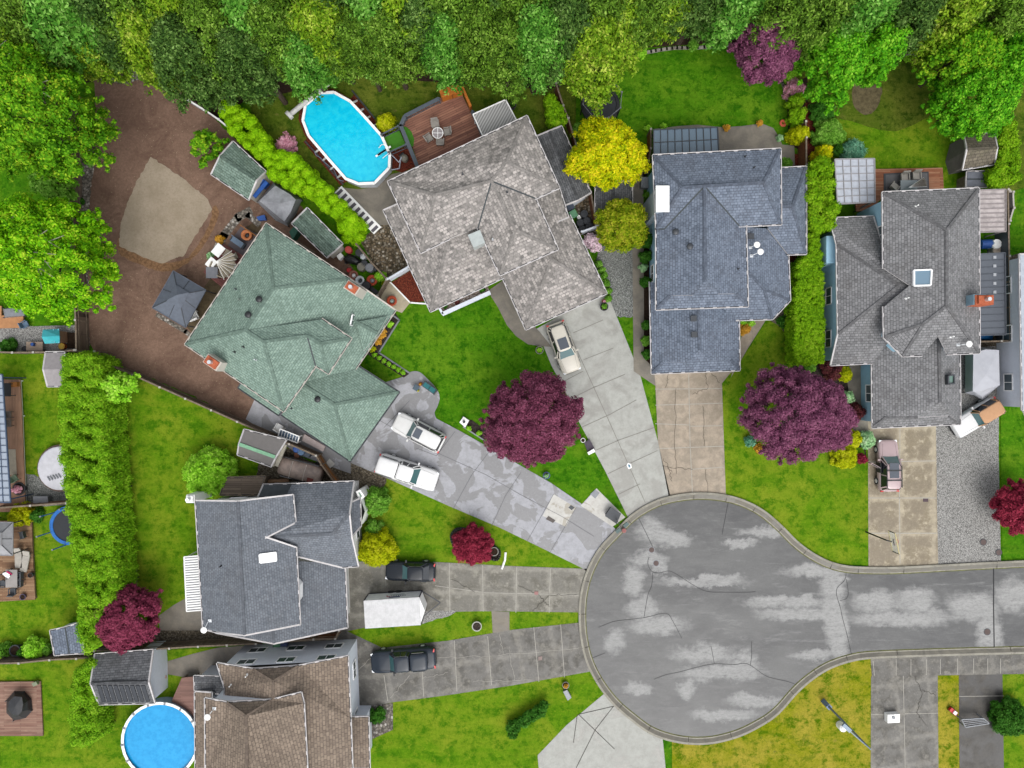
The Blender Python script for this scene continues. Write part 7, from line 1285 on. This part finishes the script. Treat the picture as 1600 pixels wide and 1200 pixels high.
firepit('white bowl with a black spout standing among the planters', 562, 438, .42, plain('porcelain', S(232, 238, 242), .3), DKG, .8, name='bird_bath', cat='bird bath'); firepit('red terracotta bowl with a grey centre beside the lime plants', 581, 438, .5, TERR, GRM, .5, name='terracotta_bowl', cat='bowl'); firepit('red ringed bowl with a pale centre on the cream paved square', 612, 470, .48, TERR, plain('pale_green_insert', S(176, 190, 180)), .45, name='terracotta_bowl', cat='bowl')
firepit('square brown and white flower bowl beside the red bucket', 552, 430, .45, plain('brown_bowl', S(170, 104, 86)), WHT, .6, name='flower_bowl', cat='bowl'); barrel('red bucket at the top of the cluttered planter yard', 545, 422, .22, .5, plain('red_plastic', S(214, 40, 44), .4), name='bucket', cat='bucket'); barrel('red orange lidded tub beside the black bags', 544, 390, .32, .6, plain('red_orange_plastic', S(226, 92, 80), .5), name='tub', cat='tub')
for i, (u, v, r, mt, lab) in enumerate([(561, 395, .36, 'dark_pot', 'dark round barrel below the round bright cedar'), (567, 401, .26, 'porcelain', 'white round tub beside the pebble fence'), (569, 411, .3, 'dark_pot', 'dark round pot left of the grey barrel'), (577, 418, .4, 'grey_metal', 'grey blue lidded barrel in the planter yard'), (564, 417, .38, 'tank_tan', 'pale green round tub in the planter yard'), (586, 421, .16, 'dark_pot', 'little dark pot at the pebble fence')]): barrel(lab, u, v, r, .7, bpy.data.materials[mt])
tarp('black_bags', 'heap of black bin bags beside the long green shed', 'bags', [(536, 404), (544, 396), (556, 400), (566, 408), (560, 416), (548, 412), (540, 412)], [(540, 404), (546, 400), (554, 403), (560, 408), (556, 411), (548, 409), (543, 408)], .05, .7, BLK, 8, .1)
pot_box('storage_box', 'white lidded storage box beside the black bags', 'box', [(526, 400), (532, 395), (536, 400), (530, 406)], 0, .7, WHT); barrel('black barbecue beside the white bowl', 572, 446, .4, .9, BLK, name='kettle_grill', cat='barbecue'); pot_box('black_bench', 'long black bench along the wall by the terracotta bowls', 'bench', [(570, 447), (574, 443), (592, 456), (588, 460)], 0, .5, BLK)
# side yards of B
GRNP = plain('green_plastic', S(110, 170, 128), .5); BLP = plain('slate_plastic', S(74, 86, 104), .5); BLUEP = plain('blue_plastic', S(52, 104, 190), .45); TEALP = plain('teal_plastic', S(60, 190, 200), .5)
bin_('slate blue wheelie bin at the top of the bin corner', 891, 322, -1.1, BLP); bin_('green wheelie bin below the slate blue bin', 896, 334, -1.1, GRNP)
for i, (u, v, lab) in enumerate([(907, 348, 'grey round bin left in the bin corner'), (913, 334, 'dark round bin beside the brown fence'), (917, 345, 'dark square tub right in the bin corner'), (910, 358, 'black tub against the bin gate'), (921, 353, 'dark tub between the gate and the olive tree')]): barrel(lab, u, v, .36, .7, DPOT)
barrel('small white bucket above the grey round bin', 905, 339, .2, .35, WHT, name='bucket', cat='bucket')
pot_box('grey_box', 'grey storage box beside the slate roof house path', 'box', [(1002, 277), (1016, 277), (1016, 293), (1002, 293)], 0, .8, GRM); barrel('small black composter by the patio side fence', 1011, 268, .26, .8, BLK, name='composter', cat='composter')
# side yard of D
t = barrel('white topped round barrel in the side yard of the grey roof house', 1558, 381, .44, .9, WHT); barrel('pale tan barrel below the white one', 1558, 391, .38, .8, plain('tan_barrel', S(190, 176, 160))); 
m = MB(); m.cyl(P(1531, 382, .5), P(1547, 381, .5), .42, .42, 18); m.cyl(P(1547, 381, .5), P(1551, 381, .5), .42, .36, 18, 1); m.top('blue_drum', [BLUEP, plain('drum_end', S(170, 190, 210))], 'blue drum lying on its side in the side yard', 'drum')
m = MB(); 
for k_ in range(3): m.lathe(P(1559, 491, 0)[:2]+(k_*.24,), [(.22, .02), (.24, .22), (.44, .22), (.48, .16), (.48, .06), (.44, .01)], 22)
m.lathe(P(1559, 491, 0)[:2]+(.5,), [(0, .1), (.2, .12), (.24, .1)], 16, 1); m.top('wheel_stack', [RUB, STEEL], 'stack of spare car wheels in the side yard', 'wheels')
barrel('rust red pot beside the wheel stack', 1551, 504, .3, .6, plain('rust_pot', S(134, 70, 60))); barrel('teal and grey pot beside the wheel stack', 1558, 506, .34, .6, plain('teal_pot', S(96, 130, 140)))
tarp('yellow_cover', 'mustard yellow crumpled sheet in the side yard', 'sheet', [(1554, 514), (1563, 510), (1571, 518), (1568, 524), (1556, 521)], [(1556, 515), (1562, 513), (1567, 518), (1564, 521), (1558, 519)], .05, .5, plain('mustard', S(214, 164, 88), .8, .2, var=.3), 11)
tarp('blue_tarp', 'bright blue tarpaulin heap against the grey roof house', 'tarp', [(1530, 515), (1538, 518), (1552, 524), (1550, 532), (1531, 532)], [(1531, 518), (1538, 520), (1548, 525), (1546, 530), (1532, 530)], .05, .5, plain('blue_tarp', S(30, 140, 222), .5, .4, var=.2), 12)
pot_box('planter_box', 'tan square bed frame at the right edge beside the lawn', 'planter box', [(1587, 564), (1602, 564), (1602, 590), (1587, 590)], 0, .3, plain('tan_soil_box', S(176, 152, 116), .9)); pot_box('maroon_box', 'dark maroon box near the right edge lawn upper one', 'box', [(1586, 536), (1596, 536), (1596, 562), (1587, 562)], 0, .7, plain('maroon_box', S(84, 62, 70))); pot_box('maroon_box', 'dark maroon box near the right edge lawn lower one', 'box', [(1587, 591), (1596, 591), (1596, 611), (1587, 611)], 0, .7, bpy.data.materials['maroon_box'])
# ---------------------------------------------------------------- patio furniture
CH = plain('wicker_grey', S(178, 172, 164), .8); CHD = plain('chair_dark', S(86, 90, 96), .7); CRM = plain('canvas_cream', S(190, 180, 160), .8, .2, var=.08)
rtable('round glass table with a white cross rim on the large timber deck', 684, 208, .5, plain('table_glass', S(186, 178, 180), .2), .9)
for u, v, r, lab in ((680, 194, -1.4, 'wicker chair above the round glass table'), (699, 206, 3.3, 'wicker chair right of the round glass table'), (670, 216, .6, 'wicker chair left of the round glass table'), (688, 222, 1.57, 'wicker chair below the round glass table')): chair(lab, u, v, r, CH, .9, 1.05)
CHW = plain('chair_pale', S(196, 190, 180), .7)
for u, v, r, lab in ((1397, 292, .9, 'pale chair alone on the left of the grey rug'), (1413, 277, -1.5, 'pale chair at the top of the rug'), (1431, 275, -1.5, 'pale chair right behind the closed umbrella')): chair(lab, u, v, r, CHW, .55, 1.1)
btable('glass_table', 'glass garden table on the grey outdoor rug', 1420, 292, 1.2, 1.5, 0, m_glass('pale_table_glass', S(160, 172, 174), .1), .55)
def umbrella(label, u, v, rot, l, r, mt, z=0, spread=1.0, a0=-.9, a1=.9):
    x, y, _ = P(u, v, z+1.6); t = thing('garden_umbrella', label, 'umbrella', (x, y, z), rot); m = MB(); n = 7
    for i in range(n):
        a = a0+(a1-a0)*i/n; b = a0+(a1-a0)*(i+1)/n; c = (a+b)/2; m.add([(0, 0, 2.0), (l*math.cos(a), l*math.sin(a), 1.5), (l*.93*math.cos(c), l*.93*math.sin(c), 1.78), (l*math.cos(b), l*math.sin(b), 1.5)], [(0, 1, 2), (0, 2, 3)])
    m.obj('canopy', mt, t, local=True); k = MB()
    for i in range(n+1): a = a0+(a1-a0)*i/n; k.cyl((0, 0, 2.01), (l*math.cos(a), l*math.sin(a), 1.51), .025, .02, 6)
    k.obj('rib', WHT, t, local=True); k = MB(); k.cyl((l*.5, 0, 0), (l*.45, 0, 1.8), .03, .03, 8); k.box((l*.5, 0, .05), (.5, .5, .1)); k.obj('pole', WHT, t, local=True); return t
umbrella('half folded cream umbrella on the red garden deck', 341, 410, rad(22, 6), 1.6, 1, CRM, .3, a0=-1.0, a1=1.0); umbrella('folded tan umbrella over the glass table on the orange deck', 1416, 295, rad(22, -8), 1.9, 1, plain('canvas_tan', S(184, 172, 156), .8), .5, a0=-.22, a1=.22)
btable('white_side_table', 'white table at the soil edge of the red garden deck', 341, 391, .85, 1.05, rad(8, -10), WHT, .35, .7); btable('white_side_table', 'smaller white table beside the grey grill table', 330, 411, .75, .9, rad(8, -10), WHT, .35, .7)
btable('grill_table', 'grey square table with a black handle on the garden deck', 331, 426, 1.0, 1.05, 0, plain('grill_grey', S(140, 142, 150)), .35, .8)
for u, v, r, lab in ((355, 396, 2.6, 'tan padded chair between the white table and the umbrella'), (366, 401, 2.0, 'tan padded chair nearest the roof edge'), (337, 416, -.4, 'tan padded chair under the umbrella point'), (348, 428, 1.2, 'tan padded chair below the umbrella')): chair(lab, u, v, r, CRM, .35, .95)
firepit('square orange topped fire table on the dark paver pad', 385, 367, .5, plain('orange_fire_table', S(226, 140, 84)), BLK, .6, name='fire_table', cat='fire table')
t = thing('blue_bench', 'steel blue garden bench on the dark paver pad', 'bench', P(374, 380)[:2]+(0,), rad(16, 11)); m = MB(); m.box((0, 0, .42), (1.4, .5, .06)); m.obj('seat', plain('bench_blue', S(120, 142, 166)), t, local=True); m = MB(); m.box((0, .24, .65), (1.4, .05, .4)); m.obj('backrest', bpy.data.materials['bench_blue'], t, local=True)
for s in (-1, 1): m = MB(); m.box((s*.65, 0, .3), (.06, .5, .6)); m.obj('side_frame', DKG, t, local=True)
t = thing('front_bench', 'teal cushioned bench on the rounded end of the lilac driveway', 'bench', P(672, 606)[:2]+(0,), rad(18, 13)); TEAL = plain('teal_cushion', S(50, 130, 136), .8)
for s in (-1, 1): m = MB(); m.box((s*.33, 0, .42), (.6, .42, .12)); m.obj('cushion', TEAL, t, local=True)
m = MB(); m.box((0, 0, .33), (1.4, .55, .05)); m.box((0, .27, .6), (1.4, .06, .45)); m.obj('frame', DKG, t, local=True)
for s in (-1, 1): m = MB(); m.box((s*.68, 0, .32), (.07, .55, .6)); m.obj('armrest', DKG, t, local=True)
btable('small_table', 'small slate table beside the teal cushioned bench', 650, 606, .5, .5, rad(10, 6), plain('slate_top', S(84, 104, 118)), 0, .5); planter('orange and yellow flower pot beside the teal bench', 657, 600, .16, .3, TERR, 'orange'); planter('yellow flower pot below the slate table', 653, 610, .12, .25, plain('yellow_pot', S(220, 180, 60)), 'yellow')
# covered bbq bottom left
tarp('covered_barbecue', 'round barbecue under a black cover on the plank platform', 'barbecue', [(10, 1094), (22, 1080), (38, 1080), (49, 1092), (51, 1110), (40, 1122), (22, 1126), (10, 1114)], [(14, 1096), (22, 1088), (34, 1089), (36, 1100), (34, 1112), (28, 1118), (18, 1116), (12, 1106)], .25, 1.2, BLK, 15, .1)
m = MB(); m.prism(PX([(49, 1068), (56, 1065), (59, 1070), (52, 1073)], .5), .2, .5); m.top('deck_lamp', plain('lamp_grey', S(150, 160, 130)), 'small grey green lamp box at the edge of the plank platform', 'lamp')
# lounge deck left
lounger('pale sun lounger nearest the lawn', 39, 877, 2.0, .62, rad(6, -28), CHW, .4); lounger('pale sun lounger beside the gazebo corner', 28, 872, 1.9, .62, rad(-1, -26), CHW, .4)
btable('dining_table', 'grey tiled dining table on the lounger deck', 18, 904, 1.05, 1.6, 1.57, plain('tile_top', S(170, 164, 160), .6), .4)
for u, v, r, lab in ((31, 899, 3.14, 'dark dining chair on the right of the tiled table upper one'), (31, 911, 3.14, 'dark dining chair on the right of the tiled table lower one'), (4, 912, 0, 'dark dining chair on the left of the tiled table'), (20, 924, 1.57, 'dark dining chair at the foot of the tiled table'), (35, 836, 3.4, 'dark wicker chair beside the gazebo')): chair(lab, u, v, r, CHD, .4, .95)
tarp('folded_towel', 'white towel with a crimson stripe lying on the tiled table', 'towel', [(3, 897), (8, 893), (18, 898), (12, 904)], [(4, 897), (8, 894), (16, 898), (12, 903)], 1.14, 1.2, WHT, 17, .02); m = MB(); m.prism(PX([(9, 893), (12, 892.5), (19, 897), (17, 899)], 1.24), 1.2, 1.24); m.top('crimson_cloth', plain('crimson_cloth', S(204, 20, 100)), 'crimson cloth beside the white towel on the tiled table', 'cloth')
# tan deck left
for u, v, lab in ((12, 648, 'upper grey wicker chair on the tan deck'), (12, 661, 'lower grey wicker chair on the tan deck')): chair(lab, u, v, 0, plain('wicker_taupe', S(140, 128, 120)), .5, 1.0)
m = MB(); m.prism(PX([(13, 702), (24, 702), (26, 742), (15, 742)], .54), .5, .53); m.top('patterned_rug', plain('rug_cream', S(204, 192, 172), .9), 'cream patterned rug on the tan deck', 'rug'); pot_box('storage_bench', 'light grey lidded storage box on the gravel beside the deck', 'box', [(52, 776), (74, 776), (75, 786), (52, 786)], 0, .6, GRM, plain('box_lid_grey', S(178, 180, 186))); btable('black_table', 'black side table at the top of the tan deck', 10, 609, .8, 1.2, 1.57, BLK, .5); pot_box('wooden_crate', 'orange wooden crate at the top end of the tan deck', 'crate', [(14, 598), (26, 597), (26, 604), (15, 605)], .5, .9, WOODO); chair('pale green chair beside the magenta flower pot', 22, 748, .6, plain('pale_green_chair', S(150, 176, 150)), .5, .9)
flat('gravel_patch', [(41, 740), (60, 744), (104, 760), (106, 790), (41, 790)], .014, G_GREY)
t = thing('splash_pool', 'white covered round splash pool half hidden by the cedar hedge', 'pool', P(92, 732)[:2]+(0,)); c = P(92, 732, .7); m = MB(); m.lathe((c[0], c[1], 0), [(1.95, 0), (2.0, .3), (1.98, .62), (1.9, .66), (1.2, .7), (0, .72)], 30); m.obj('cover', plain('white_cover', S(232, 232, 240), .6, .3, var=.1, sc=2), t); m = MB(); m.lathe((c[0], c[1], 0), [(2.15, 0), (2.15, .45), (2.0, .45)], 30); m.obj('surround', plain('brown_surround', S(120, 96, 84)), t)
m = MB(); 
for i in range(5): m.box(P(76+i*4.2, 748-i*1.2, .78), (.1, .45, .04), .6)
m.top('pool_ladder', GRM, 'grey ladder laid across the white splash pool cover', 'ladder')
# play yard
flat('play_yard', [(-30, 512), (118, 508), (118, 548), (-30, 550)], .012, G_LT)
t = thing('play_house', 'turquoise roofed play house in the play yard', 'play house', P(80, 525)[:2]+(0,)); a = [Vector(P(u, v, 1.7)) for u, v in ((67, 515), (92, 514), (93, 536), (70, 537))]; r0, r1 = Vector(P(65, 526, 2.0)), Vector(P(93, 525, 2.3)); m = MB(); m.add([a[0], r0, r1, a[1]], [(0, 1, 2, 3)]); m.add([r0, a[3], a[2], r1], [(0, 1, 2, 3)]); m.obj('roof', TEALP, t); m = MB(); m.prism(offset([(p.x, p.y) for p in a], .15), 0, 1.65); m.obj('wall', plain('play_wall', S(190, 150, 120)), t); m = MB(); m.bar(a[1]+Vector((0, 0, .05)), a[2]+Vector((0, 0, .05)), .1, .1); m.bar((a[0]+a[1])/2*1.0-(a[0]-a[1])*.22+Vector((0, 0, .1)), (a[3]+a[2])/2-(a[3]-a[2])*.22+Vector((0, 0, .1)), .05, .05); m.obj('roof_trim', plain('pale_blue_trim', S(130, 220, 240)), t)
btable('mud_kitchen', 'small toy kitchen table with blue and red toys', 54, 541, .8, 1.5, 0, plain('toy_wood', S(196, 172, 150)), 0, .5); pot_box('sand_box', 'brown wooden planter frame in the play yard corner', 'planter box', [(105, 520), (117, 520), (117, 544), (105, 544)], 0, .35, WOODP, SOIL); barrel('small blue toy bucket on the toy kitchen table', 50, 538, .16, .25, BLUEP, z=.55, name='toy_bucket', cat='toy'); barrel('orange and yellow toy by the play yard fence', 96, 541, .3, .4, plain('toy_orange', S(236, 120, 50)), plain('toy_yellow', S(240, 200, 70)), name='toy', cat='toy'); barrel('black toy tyre by the play yard fence', 38, 545, .26, .25, BLK, name='rubber_ring', cat='toy'); chair('blue grey folding chair beside the cedar platform', 39, 507, .5, plain('chair_slate_blue', S(104, 130, 156)), 0, .9)
tarp('platform_cover', 'grey cushion cover under the lime tree on the cedar platform', 'cover', [(5, 482), (38, 478), (40, 494), (7, 497)], [(6, 483), (37, 480), (38, 493), (8, 495)], .42, .8, GRM, 18, .02)
# trampolines
def tramp(label, u, v, R, padm, h=.85, ph=2.6, n=6, a0=.3, ring=True):
    x, y, _ = P(u, v, h); t = thing('trampoline', label, 'trampoline', (x, y, 0)); m = MB(); m.lathe((0, 0, h), [(0, 0), (R-.25, 0)], 32); m.obj('jump_mat', plain('jump_mat', S(50, 54, 60), .7), t, local=True); m = MB(); m.lathe((0, 0, h), [(R-.3, .02), (R-.28, .06), (R, .06), (R+.03, .0), (R, -.05)], 32); m.obj('pad', padm, t, local=True)
    for i in range(n):
        a = a0+6.283*i/n; c, s = math.cos(a), math.sin(a); m = MB(); m.cyl(((R+.05)*c, (R+.05)*s, 0), ((R+.05)*c, (R+.05)*s, ph), .05, .05, 8); m.cyl(((R+.05)*c, (R+.05)*s, ph), ((R+.05)*c, (R+.05)*s, ph+.08), .08, .08, 8, 1); m.obj('pole', [padm, GRM], t, local=True)
    if ring:
        m = MB(); pts = [((R+.05)*math.cos(a0+6.283*i/n), (R+.05)*math.sin(a0+6.283*i/n), ph) for i in range(n+1)]; m.tube(pts, .03); m.obj('net_ring', GRM, t, local=True)
    return t
tramp('round blue rimmed trampoline beside the tall cedar hedge', 108, 821, 1.75, plain('pad_blue', S(40, 124, 214), .5), a0=.35, ring=False); tramp('black trampoline under the yellow green tree behind the golden tree', 938, 164, 1.75, BLK, n=8, ph=2.3)
# basketball hoop
t = thing('basketball_hoop', 'basketball hoop on a leaning black pole at the edge of the brown driveway', 'basketball hoop', P(1353, 831)[:2]+(0,)); a = Vector(P(1353, 831)); e = Vector(P(1382, 845, 3.4)); d = (Vector((1, -.12, 0))).normalized()
m = MB(); top = Vector((a.x+.15, a.y-.05, 3.2)); m.cyl(a, top, .07, .06, 10); m.cyl(top, Vector((a.x+.55, a.y-.15, 3.3)), .06, .05, 8); m.obj('pole', BLK, t); bx_, by_ = a.x+.72, a.y-.2; s_ = Vector((.2, -1, 0)).normalized()
m = MB(); c = Vector((bx_, by_, 3.3)); m.bar(c-s_*.9, c+s_*.9, .04, 1.05); bc = plain('board_clear', (.8, .8, .78, 1), .1); bc.node_tree.nodes['Principled BSDF'].inputs['Alpha'].default_value = .25; m.obj('backboard', bc, t); m = MB()
for zz in (2.78, 3.82): m.bar(c-s_*.92+Vector((0, 0, zz-3.3)), c+s_*.92+Vector((0, 0, zz-3.3)), .08, .05)
m.obj('board_frame', plain('frame_cream', S(220, 206, 150), .5), t); m = MB(); m.bar(c-s_*.3, c+s_*.3, .08, .05); m.bar(c-s_*.92-Vector((0, 0, .5)), c-s_*.92+Vector((0, 0, .5)), .06, .06); m.bar(c+s_*.92-Vector((0, 0, .5)), c+s_*.92+Vector((0, 0, .5)), .06, .06); m.obj('board_bracket', BLK, t); m = MB(); m.tube([(c.x+.3+.23*math.cos(q), c.y+.23*math.sin(q), 3.05) for q in [i*6.283/14 for i in range(15)]], .02); m.obj('rim', plain('rim_orange', S(200, 70, 40)), t)
# street lamp bottom right
t = thing('street_lamp', 'tall grey blue street lamp post rising from the dry lawn', 'street lamp', P(1287, 1096, 0)[:2]+(0,)); LG = plain('lamp_blue_grey', S(140, 158, 176), .4, .5, .3); b = Vector(P(1287, 1096, 0)); tp = b+Vector((0, 0, 8.2))
m = MB(); m.cyl(b+Vector((0, 0, 1.1)), tp, .1, .06, 12); m.obj('pole', LG, t); m = MB(); m.box(b+Vector((0, 0, .55)), (.42, .42, 1.1), .78); m.obj('base', plain('lamp_base', S(120, 146, 180), .5), t); m = MB(); m.tube([tp, tp+Vector((-.9, .8, .35)), tp+Vector((-1.9, 1.7, .4))], .045, 8); m.obj('arm', LG, t)
m = MB(); m.box(tp+Vector((-2.1, 1.9, .4)), (.8, .3, .14), 2.41); m.obj('lamp_head', LG, t)
m = MB(); m.lathe(P(1312, 1132)[:2]+(0,), [(.35, 0), (.35, .7), (.2, .85), (0, .9)], 16); m.top('white_pedestal', WHT, 'white rounded pedestal beside the street lamp post', 'pedestal')
# kerbside signs and odds and ends
t = thing('mail_post', 'black hooked post beside the grey utility box at the kerb', 'post', P(963, 812)[:2]+(0,)); m = MB(); m.cyl(P(963, 812, 0), P(963, 812, 1.6), .04, .04, 8); m.bar(P(963, 812, 1.55), P(972, 826, 1.6), .05, .05); m.obj('post', BLK, t)
for s, (u, v) in enumerate(((966, 829), (978, 820))): m = MB(); m.box(P(u, v, 1.5), (.3, .5, .22), rad(10, 12)); m.obj('mail_box', plain('mail_green', S(96, 120, 118)), t)
m = MB(); m.cyl(P(975, 829, 0), P(975, 829, .9), .22, .18, 12); m.top('red_hydrant', plain('faded_red', S(196, 128, 124)), 'faded red marker post between two mail boxes at the kerb', 'post')
pot_box('white_planter', 'dark garden bed with a white edge beside the pale driveway', 'planter box', [(913, 692), (921, 687), (930, 703), (920, 709)], 0, .3, plain('slate_bed', S(92, 84, 96), .9)); m = MB(); m.prism(PX([(918, 707), (928, 701), (930, 706), (920, 711)], .5), .0, .5); m.top('white_block', WHT, 'white block at the end of the dark garden bed', 'block'); planter('small white figure pot above the dark garden bed', 911, 688, .2, .5, WHT, None)
m = MB(); m.tube([P(790, 863, .05), P(789, 875, .05), P(784, 889, .05)], .1, 8); m.top('white_pipe', WHT, 'short white curved pipe lying at the lawn and driveway edge', 'pipe')
m = MB(); m.prism(PX([(880, 1081), (886, 1078), (893, 1090), (887, 1095)], .4), 0, .4); m.top('garden_box', GRM, 'grey box on the lawn above the clipped dark hedge', 'box'); planter('round pot with orange flowers above the grey lawn box', 884, 1071, .3, .35, GPOT, 'orange')
m = MB(); m.prism(PX([(1387, 1117), (1406, 1116), (1406, 1129), (1387, 1130)], .6), .05, .6); x, y, _ = P(1397, 1122, .7); m.lathe((x, y, .6), [(0, .0), (.15, 0), (.15, .06), (0, .07)], 12, 1); m.top('white_crate', [WHT, GRM], 'white box with a round knob on the sidewalk driveway at the bottom', 'box')
t = thing('toy_car', 'small red ride on toy car on the grass strip between two driveways', 'toy car', P(1486, 1109)[:2]+(0,), rad(12, 10)); m = MB(); m.box((0, 0, .28), (.75, .36, .24)); m.obj('body', plain('toy_red', S(226, 30, 44), .4), t, local=True); m = MB(); m.box((.1, 0, .45), (.3, .3, .12)); m.obj('seat', WHT, t, local=True)
for a_ in (-1, 1):
    for b_ in (-1, 1): m = MB(); m.cyl((a_*.24, b_*.16, .12), (a_*.24, b_*.22, .12), .12, .12, 12); m.obj('wheel', BLK, t, local=True)
cover('trailer_rack', 'grey framed rack of slats at the end of the black driveway', [(1502, 1124), (1536, 1122), (1545, 1130), (1508, 1136)], .8, .9, plain('rack_floor', S(140, 130, 120)), 1, GRM, 0, 'rack', cross=4)
bin_('green wheelie bin in the alley below the charcoal roof house', 432, 1007, 0, GRNP); bin_('blue wheelie bin right of the green one in the alley', 443, 1005, 0, plain('bin_blue', S(70, 84, 130), .5)); barrel('round green bin against the pale grey alley wall', 418, 1019, .35, .8, plain('bin_green', S(70, 150, 110)))
planter('brick coloured flower tub by the solar shed wall upper one', 252, 1024, .3, .4, TERR, 'orange'); planter('brick coloured flower tub by the solar shed wall lower one', 254, 1058, .3, .4, TERR, 'orange')
tarp('grey_cover', 'small grey covered thing in the soil square beside the low fence', 'cover', [(182, 899), (192, 895), (205, 902), (200, 912), (190, 910)], [(184, 899), (192, 896), (202, 902), (197, 909), (190, 906)], .1, .8, plain('slate_cover', S(92, 108, 120)), 19); flat('soil_square', [(184, 888), (214, 888), (214, 930), (184, 935)], .012, DIRT)
m = MB(); m.ribbon(PX([(184, 888), (214, 888), (214, 930)]), .08, .1, h=.1); m.struct('bed_edging', WOODP)
# clutter behind fence E/A
cover('cold_frame', 'slate blue ribbed cold frame with a white rim against the board fence', [(438, 670), (468, 682), (465, 692), (435, 681)], 1.3, 1.0, plain('cold_frame_blue', S(108, 126, 146), .4), 7, WHT, 0, 'cold frame', rw=.03); pot_box('raised_bed', 'long red framed raised bed beside the garage', 'planter box', [(476, 680), (507, 698), (504, 704), (473, 688)], 0, .5, plain('crimson_frame', S(160, 70, 88)), plain('pale_bed_sheet', S(206, 190, 186)), .05)
for u, v, r, h_, mt, lab in ((463, 702, .32, .9, 'blue_plastic', 'blue barrel behind the fence left one'), (470, 706, .34, .9, 'steel_blue', 'steel blue barrel right of the blue barrel'), (479, 709, .36, .8, 'slate_plastic', 'slate round tub behind the fence')):
    if mt not in bpy.data.materials: plain(mt, S(100, 136, 176), .5)
    barrel(lab, u, v, r, h_, bpy.data.materials[mt])
pot_box('wooden_crate', 'brown crate beside the blue barrel', 'crate', [(460, 708), (467, 708), (467, 715), (460, 715)], 0, .5, WOODP, plain('rust_fill', S(130, 76, 50))); pot_box('white_box', 'white lidded box left of the rusty van', 'box', [(442, 720), (449, 719), (452, 728), (444, 730)], 0, 1.0, BLP, WHT); pot_box('paving_slab', 'square pale slab on the gravel beside the cross fence', 'slab', [(507, 726), (515, 717), (523, 725), (515, 732)], 0, .12, CW); m = MB(); m.bar(P(446, 694, 1.7), P(432, 728, 1.6), .35, .25); m.bar(P(443, 693, 1.5), P(430, 727, 1.4), .12, 1.2); m.top('upturned_boat', plain('boat_cream', S(208, 202, 184), .5), 'cream upturned boat hull leaning beside the metal shed', 'boat')
m = MB(); m.prism(PX([(418, 750), (451, 748), (451, 753), (418, 755)], .6), 0, .6); m.top('wood_pile', D_W, 'stack of weathered planks behind the white house', 'wood pile'); pot_box('blue_cooler', 'small blue box on the soil beside the covered boat', 'box', [(401, 339), (413, 336), (415, 343), (404, 344)], 0, .4, BLUEP); m = MB(); m.bar(P(397, 308, 1.6), P(417, 284, 1.6), .35, .1); m.bar(P(397, 308, .8), P(417, 284, .8), .1, 1.5); m.top('blue_boards', BLUEP, 'row of blue boards between the green shed and the covered boat', 'boards')
pot_box('green_box', 'dark green bin between the house and the long green shed', 'bin', [(452, 362), (460, 354), (466, 360), (457, 374)], 0, 1.1, plain('dark_green_plastic', S(40, 104, 84))); m = MB()
for i in range(4): m.bar(P(462+i*2, 376+i*1.2, .2+i*.08), P(486+i*2, 391+i*1.2, .2+i*.08), .16, .08)
m.top('plank_pile', WOODP, 'pile of old planks in the gap beside the long green shed', 'wood pile')
t = chair('white plastic chair beside the dark garden gazebo', 304, 494, 2.0, WHT, 0, 1.3); chair('pale chair at the lower side path of the green roof house', 436, 668, 1, WHT, 0, 1.0)
m = MB(); m.lathe(P(1223, 193)[:2]+(0,), [(.1, .02), (.14, .16), (.3, .16), (.34, .1), (.3, .02)], 16); m.top('orange_ring', plain('ring_orange', S(236, 110, 80)), 'small orange ring on the lawn by the junipers', 'ring')
t = thing('long_shade_rack', 'orange wood gate frame above the fire table', 'frame', P(388, 358)[:2]+(0,)); m = MB(); m.bar(P(376, 352, 1.2), P(402, 370, 1.2), .08, .1); m.obj('top_bar', WOODO, t); m = MB(); m.bar(P(376, 352, .6), P(402, 370, .6), .04, .6); m.obj('panel', WOODO, t)
print('objects', len(bpy.data.objects), 'polys', sum(len(o.data.polygons) for o in bpy.data.objects if o.type == 'MESH'))
